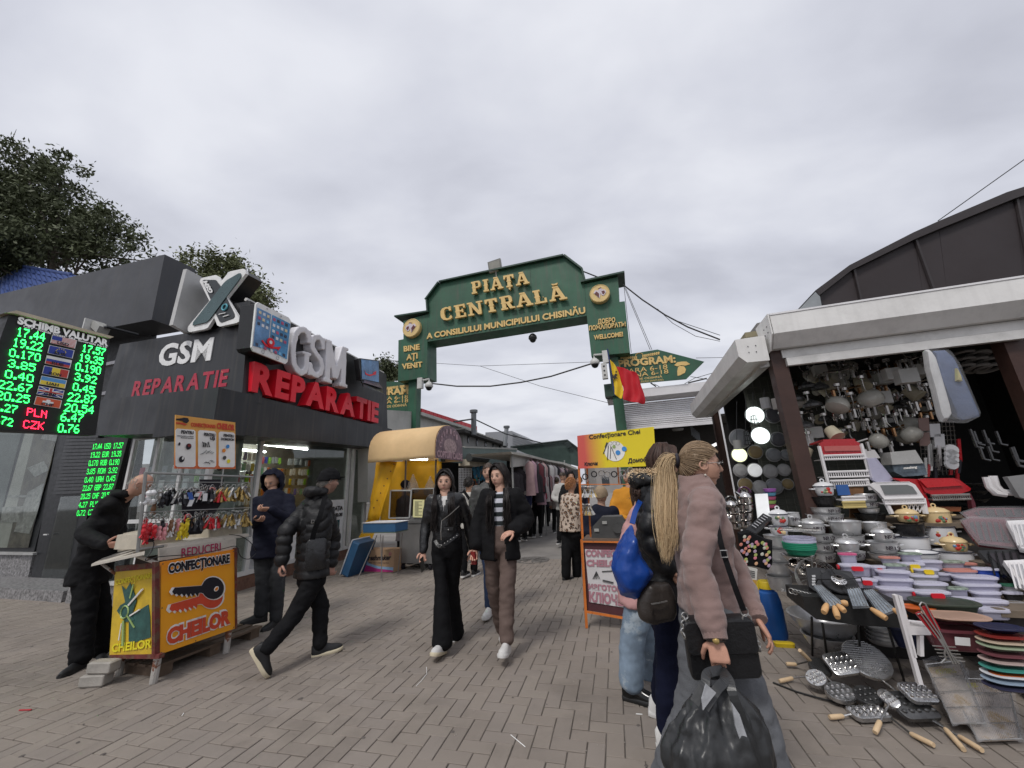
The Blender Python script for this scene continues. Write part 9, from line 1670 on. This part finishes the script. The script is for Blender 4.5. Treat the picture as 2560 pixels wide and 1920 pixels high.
mb=MB(); mb.lathe(c,[(.105,0),(.1,.006),(.07,.002),(0,.002)],28,axis=n_); obj('drip_ring',mb,enb,st,smooth=radians(40)); mb=MB(); mb.lathe(c+n_*.004,[(.045,0),(.045,.02),(.035,.026),(0,.024)],22,axis=n_); obj('burner',mb,inox,st,smooth=radians(40))
for k in range(12): a=k*pi/6; mb=MB(); x_=n_.orthogonal().normalized(); y_=n_.cross(x_); d=x_*cos(a)+y_*sin(a); mb.cbox(c+n_*.03+d*.032,d*.012,n_.cross(d)*.004,n_*.004); obj('burner_slot',mb,enb,st)
for k in range(4): a=k*pi/2+.5; d=x_*cos(a)+y_*sin(a); mb=MB(); mb.tube([c+d*.05+n_*.03,c+d*.14+n_*.035,c+d*.15],.005,5); obj('pan_support',mb,enb,st)
for k in range(4): sp_([(535,815+k*22),(562,813+k*22),(566,828+k*22),(540,830+k*22)],.002,M('label_white',(.4,.4,.4),.5),.008,'label_mark')
wb=thing('wire_basket',PV(3.95)(*zg(600,800)),'round silver wire basket standing on edge behind the camp stove','basket'); c=PV(3.9)(*zg(590,850))
for k in range(4): mb=MB(); mb.torus(c+GV*.02*k,(-GV+UP*.4),.155-.012*k,.003,36,4); obj('hoop',mb,kp[0],wb)
for k in range(22): a=2*pi*k/22; nn_=(-GV+UP*.4).normalized(); x_=nn_.orthogonal().normalized(); y_=nn_.cross(x_); d=x_*cos(a)+y_*sin(a); mb=MB(); mb.tube([c+d*.155,c+d*.11+GV*.07,c+GV*.09+d*.02],.0018,3); obj('wire',mb,kp[0],wb)
wood=M('handle_wood',(.58,.34,.15),.5,0,.2,12); foil=M('mesh_foil',(.32,.36,.4),.22,.3,.5,14,1.0,26,alpha=.85)
def wrapgrill(pts,V,hdl,label):
 P_=Plane(PV(V)(*zg(*pts[0])),(-GV*.5+UP)); t=thing('grill_basket',P_(*zg(*pts[0])),label,'grill basket'); poly('wrapped_mesh',P_,pts,.02,foil,t,zg); c=[sum(p[i] for p in pts)/len(pts) for i in (0,1)]
 for k in range(5):
  f=(k+.5)/5; a=(pts[0][0]*(1-f)+pts[1][0]*f,pts[0][1]*(1-f)+pts[1][1]*f); b=(pts[3][0]*(1-f)+pts[2][0]*f,pts[3][1]*(1-f)+pts[2][1]*f); mb=MB(); mb.tube([P_(*zg(*a))+UP*.006,P_(*zg(*b))+UP*.006],.002,3); obj('wire',mb,kp[0],t)
 for (a,b) in hdl: A,B=P_(*zg(*a)),P_(*zg(*b)); d=(B-A); mb=MB(); mb.tube([A-d*.6,A],.004,4); obj('rod',mb,kp[0],t); mb=MB(); mb.tube([A,A+d*.15,A+d*.5,A+d*.85,B],[.012,.015,.019,.018,.015],10); obj('wooden_handle',mb,wood,t,smooth=True)
wrapgrill([(550,895),(610,892),(790,1035),(670,1062)],3.5,[((655,1045),(630,1110)),((715,1065),(740,1150)),((740,1050),(795,1100)),((765,1030),(820,1040))],'plastic wrapped mesh grill basket with four turned wooden handles under the stove')
wrapgrill([(815,925),(915,915),(985,1055),(860,1060)],3.5,[((1005,1080),(1125,1158))],'middle plastic wrapped grill basket with one wooden handle')
wrapgrill([(945,935),(1020,925),(1200,1085),(1080,1130)],3.48,[((1180,1085),(1280,1145))],'right plastic wrapped grill basket with a darker wooden handle')
for k in range(6):
 mb=MB(); a=PV(3.6)(*zg(375+k*30,940+k*8)); mb.torus(a,GU*.5+GV*.7,.018,.003,10,4); mb.tube([a,a+GU*.12-UP*.02],.003,4); obj('skewer_ring',mb,kp[0],label='steel skewer with a ring end at the left end of the barbecue',cat='skewer',group='skewers at the barbecue end')
# buckets/bowls under the barbecue, lower shelf
pot(770,400,600,150,3.95,'alu','large grey zinc tub standing under the black barbecue',taper=.75,zz=zh,nm='zinc_tub'); pot(760,500,420,110,3.9,'alu','grey zinc tub beneath the larger one under the barbecue',taper=.8,zz=zh,nm='zinc_tub')
ter=M('tub_terracotta',(.16,.045,.05),.5,0,.1,4);
for k in range(4): pot(1170,350+k*32,260,45,4.0,'alu','flat plastic bowl in the pile under the barbecue, %s from the top'%['first','second','third','fourth'][k],zz=zh,nm='plastic_bowl');
# coloured oval tubs on the right
def tub(x,y,w,h,V,c,label,zz=zh,lip=True,ov=.6):
 B=PV(V)(*zz(x,y)); ww=(PV(V)(*zz(x+w/2,y))-PV(V)(*zz(x-w/2,y))).length; H=(PV(V)(*zz(x,y-h))-B).length*.95; B+=GV*ww*ov/2; t=thing('plastic_tub',B,label,'tub'); m=M('tub_%02d%02d%02d'%tuple(int(k*99) for k in c),c,.4,0,.08,4); mb=MB(); mb.rbox(B,[(.05,0),(.03,.01),(.0,H*.9),(-.015,H*.92),(-.015,H),(.01,H),(.02,H*.9),(.05,.02)],GU,GV,ww,ww*ov,.16,5); obj('body',mb,m,t,smooth=radians(35)); mb=MB(); mb.rbox(B+UP*H*.9,[(.012,0),(.02,.004)],GU,GV,ww,ww*ov,.15,5); obj('inside',mb,M('tub_in_%02d'%int(c[0]*99),tuple(k*.8 for k in c),.5),t)
 return B,ww,H
B,ww,H=tub(1780,500,500,190,3.3,(.13,.035,.045),'large terracotta red rectangular planter tub with a white price label'); poly('price_label',PV(3.28),[(1665,355),(1785,365),(1790,428),(1672,418)],.003,M('label_paper',(.7,.7,.7),.5),None,zh,label='white price label stuck on the terracotta tub',cat='label')
tub(1770,260,480,40,3.3,(.42,.27,.2),'beige oval tray lying in the terracotta tub'); tub(1700,225,520,120,3.5,(.035,.05,.035),'dark green oval tub behind the terracotta planter'); tub(1420,190,240,60,3.5,(.6,.12,.02),'orange rimmed tub left of the dark green tub')
for k,(y,c,l) in enumerate(((330,(.01,.015,.05),'navy blue'),(395,(.22,.025,.02),'red'),(440,(.5,.4,.3),'beige'),(480,(.3,.36,.25),'pale green'),(545,(.15,.05,.06),'maroon'),(600,(.45,.35,.32),'pinkish beige'),(660,(.05,.24,.2),'turquoise'),(710,(.6,.6,.62),'white'),(760,(.25,.32,.4),'pale blue'),(810,(.03,.03,.06),'dark blue'))): tub(2110+k*8,y+25,340,55,3.15-.02*k,c,'%s oval basin in the stacked pile at the right edge'%l)
tub(1350,470,260,180,3.7,(.01,.015,.05),'dark blue tub behind the white leg under the tubs')
# white A-frame leg, red handled barbecue grid tongs
wf=thing('white_stand',gr(*zh(1400,735)),'white slatted plastic stand leg in front of the terracotta tub','stand')
VF=3.05
for pts in ([(1190,28),(1215,25),(1420,735),(1385,735)],[(1222,25),(1250,35),(1370,520),(1345,520)]): poly('slat',PV(VF),pts,.03,wpl,wf,zh)
poly('slat',PV(VF+.03),[(1290,230),(1470,280),(1480,340),(1310,340)],.03,wpl,wf,zh); poly('slat',PV(VF+.03),[(1310,230),(1470,250),(1470,280),(1310,265)],.03,wpl,wf,zh); poly('slat',PV(VF+.03),[(1390,345),(1420,345),(1425,510),(1395,510)],.03,wpl,wf,zh)
def wrapped(pts,base,m,label,img,film,handle=None,nm='barbecue_grid'):
 """flat packed grill grid leaning/lying on the pavers"""
 A,B,C_,D_=base; t=thing(nm,(A+B+C_+D_)/4,label,'grill grid'); n=(B-A).cross(D_-A).normalized(); n=n if n.z>0 else -n
 for k in range(27): f=k/26; mb=MB(); mb.tube([A.lerp(B,f)+n*.02,D_.lerp(C_,f)+n*.02],.0013,3); obj('grid_wire',mb,kp[0],t)
 for a,b in ((A,B),(B,C_),(C_,D_),(D_,A)): mb=MB(); mb.tube([a+n*.02,b+n*.02],.004,5); obj('frame_wire',mb,kp[0],t)
 for k in range(1,4): f=k/4; mb=MB(); mb.tube([A.lerp(D_,f)+n*.016,B.lerp(C_,f)+n*.016],.003,4); obj('frame_wire',mb,kp[0],t)
 mb=MB(); mb.prism([A.lerp(C_,.03),B.lerp(D_,.03),C_.lerp(A,.03),D_.lerp(B,.03)],n*.004); obj('printed_insert',mb,img,t)
 c=(A+B+C_+D_)/4
 mb=MB(); nx,ny=16,20
 for i in range(ny+1):
  for j in range(nx+1):
   fx,fy=j/nx*1.16-.08,i/ny*1.12-.06; p=A.lerp(B,fx).lerp(D_.lerp(C_,fx),fy); e=min(j,nx-j)/nx*2; mb.v.append(p+n*(.03+.03*min(1,e*1.5)+.028*noise.noise(Vector((fx*6,fy*7,c.x*3)))))
 for i in range(ny):
  for j in range(nx): a=i*(nx+1)+j; mb.f.append((a,a+1,a+nx+2,a+nx+1)); mb.m.append(0)
 obj('plastic_film',mb,film,t,smooth=True,fixn=False); return t,n
film=M('film_clear',(.8,.8,.82),.12,alpha=.12,bump=1.0,bs=22,var=.05)
img=M('insert_food',(.6,.52,.46),.5,0,.6,5,wear=((.5,.34,.14),.54,5)); gg=lambda x,y,z=0.0:gr(*zh(x,y),z)
t,n=wrapped(None,(gg(1600,700,.12),gg(2080,720,.10),gg(2190,1190,.01),gg(1850,1200,.01)),None,'front plastic wrapped barbecue grid with a food picture lying on the pavers',img,film)
yb=M('text_yellow',(.6,.55,.08),.5)
def gtext(s,a,b,c): mb=MB(); text(mb,s,gg(*a),gg(*b),gg(*c),bold=.03,depth=.002,off=.004); obj('lettering',mb,yb,t)
gtext('POWERFUL',(1700,765,.115),(1850,755,.115),(1690,735,.118))
t,n=wrapped(None,(gg(1430,590,.20),gg(1700,560,.20),gg(1900,1060,.04),gg(1640,1060,.04)),None,'rear plastic wrapped barbecue grid leaning behind the front one',img,film)
gtext('POWERFUL',(1525,655,.18),(1680,640,.18),(1515,620,.185))
rh=thing('grill_tongs',PV(3.0)(*zh(1660,560)),'long red handled wire barbecue basket leaning across the terracotta tub','grill tongs'); VT=PV(2.98)
for (a,b,w) in (((1425,110),(1530,300),14),((1370,160),(1535,360),13)): A,B=VT(*zh(*a)),VT(*zh(*b)); mb=MB(); mb.rbox((A+B)/2,[(0,-.004),(0,.004)],(B-A),(B-A).cross(-GV),(B-A).length,.026,.006,2,ax=-GV); obj('red_grip',mb,rpl,rh)
for pts in (((1375,100),(1390,75),(1420,85),(1450,150),(1550,340),(1620,480),(1690,560)),((1375,100),(1400,150),(1530,330),(1600,450),(1660,560)),((1360,170),(1380,160),(1520,350),(1590,460),(1640,560)),((1540,365),(1580,440),(1570,480),(1580,520),(1545,555))): mb=MB(); mb.tube([VT(*zh(*p))-GV*.012 for p in pts],.004,5); obj('wire',mb,kp[0],rh)
for k in range(5): mb=MB(); a=VT(*zh(1580+k*18,430+k*28)); mb.tube([a-GU*.05,a+GU*.05],.003,4); obj('wire',mb,kp[0],rh)
# waffle irons and moulds on the pavers
dal=M('cast_aluminium',(.5,.5,.5),.3,.9,.15,9,.25,60); dals=M('cast_aluminium_dark',(.14,.14,.14),.35,.85,.2,9,.3,60); wdp=M('handle_pale',(.60,.44,.27),.55,0,.15,12)
def iron(kind,c,r,label,handle,dark=False,hz=.01,tilt=(0,0),asp=1.0,cz=.03,grid=False):
 """c centre px, r half size px along x; handle: list of (start,end) px of wooden grips"""
 C_=gg(*c,cz); R=(gg(c[0]+r,c[1],cz)-gg(c[0]-r,c[1],cz)).length/2; t=thing('waffle_iron' if kind=='disc' else 'cookie_mould',C_,label,'waffle iron' if kind=='disc' else 'mould'); n=Vector((tilt[0],tilt[1],1)).normalized(); m=dals if dark else dal
 x_=(Vector((1,0,0))-n*n.x).normalized(); y_=n.cross(x_); mb=MB()
 if kind=='disc': mb.lathe(C_,[(R,-.01),(R,.012),(R*.95,.018),(0,.018)],36,axis=n,xd=x_,sy=asp)
 else: mb.rbox(C_,[(0,-.01),(0,.012),(.008,.016)],x_,y_,R*2,R*2*asp,.03,4,ax=n)
 obj('plate',mb,m,t,smooth=radians(35))
 if grid:
  k=-R
  while k<R:
   h_=sqrt(max(0,R*R-k*k))*.94;
   for a,b in ((x_*k+y_*asp*h_,x_*k-y_*asp*h_),(y_*k*asp+x_*h_,y_*k*asp-x_*h_)): mb=MB(); mb.tube([C_+n*.019+a,C_+n*.019+b],.0018,3); obj('grid_rib',mb,m,t)
   k+=R/11
 else:
  for i in range(4 if kind=='disc' else 5):
   for j in range(3):
    q=C_+n*.015+x_*((i-(1.5 if kind=='disc' else 2))*R*.40)+y_*((j-1)*R*.5*asp); mb=MB(); mb.ball(q,(R*.15,R*.13,.014),8,x=x_,y=y_,z=n); obj('bump',mb,inox if not dark else m,t,smooth=True)
 for h0,h1,z0,z1 in handle:
  A,B=gg(*h0,z0),gg(*h1,z1); d=(B-A).normalized(); S_=C_+((A-C_)-n*(A-C_).dot(n)).normalized()*R*.9; mb=MB(); mb.tube([S_,A],.0055,6); obj('rod',mb,m,t); mb=MB(); mb.tube([A,A.lerp(B,.1),A.lerp(B,.8),B],[.009,.013,.014,.012],10); obj('wooden_handle',mb,wdp,t,smooth=True)
 return t
iron('disc',(965,535),170,'large round silver waffle iron with a fine grid standing upright in the pile',[((1590,1080),(1735,1245),.03,.015)],tilt=(-.05,-.75),asp=.95,cz=.17,grid=True)
iron('tray',(765,570),105,'silver cookie mould plate with shaped hollows left of the round waffle iron',[],tilt=(-.2,-.7),asp=.85,cz=.16)
iron('disc',(760,800),110,'oval silver mould with a leaf pattern and a handle pointing up left',[((548,570),(440,460),.10,.22)],tilt=(-.1,-.35),asp=.85,cz=.06)
iron('disc',(575,690),75,'dark studded mould at the left of the pile with one pale handle',[((385,680),(280,705),.03,.02)],dark=False,tilt=(-.5,-.4),cz=.08)
iron('disc',(600,600),80,'dark round grid mould at the upper left of the pile',[((415,572),(335,568),.03,.03)],dark=True,tilt=(-.1,-.5),cz=.10,grid=True)
iron('tray',(985,960),150,'silver ball cookie mould lying open at the bottom of the pile',[((785,980),(675,990),.02,.02)],tilt=(0,-.15),asp=.5,cz=.03)
iron('disc',(980,830),105,'dark oval mould in the middle under the round waffle iron',[((1315,1118),(1500,1210),.02,.02)],dark=True,tilt=(-.1,-.35),asp=.9,cz=.06)
iron('tray',(1320,900),150,'dark studded square mould on the right of the pile',[((1700,1140),(1880,1250),.02,.02)],dark=True,tilt=(.0,-.45),asp=.8,cz=.08)
iron('tray',(1370,800),120,'silver mould with shaped figures at the right of the pile',[],tilt=(.1,-.55),asp=.7,cz=.14)
iron('tray',(1150,850),45,'narrow silver mould standing on edge with a short thick handle',[((1075,1020),(1035,1110),.05,.02)],tilt=(-.6,-.3),asp=1.9,cz=.10)
cable([gg(230,715,.005),gg(420,790,.006),gg(600,840,.01),gg(760,880,.01),gg(900,960,.01)],.006,'thin black rod lying on the pavers by the waffle irons')
# shelf boards under the goods
for (xa,xb,y,V,z_) in ():pass
def stepz(z,u0,u1,v0,v1): step(u0,u1,v0,v1,z)
stepz(zof(300,950,4.24)-.005,1.5,2.2,4.2,4.75); stepz(zof(680,722,4.44)-.005,1.95,2.75,4.35,5.0); stepz(zof(700,410,4.68)-.005,1.75,2.7,4.66,5.4); stepz(zof(1250,1022,3.72)-.005,2.15,3.1,3.6,4.2); stepz(zof(1480,714,4.2)-.005,2.5,3.6,4.18,4.9); stepz(zof(1990,1182,3.6)-.005,2.9,3.8,3.5,4.15); stepz(zof(1065,402,4.7)-.006,2.4,4.6,4.64,5.5)
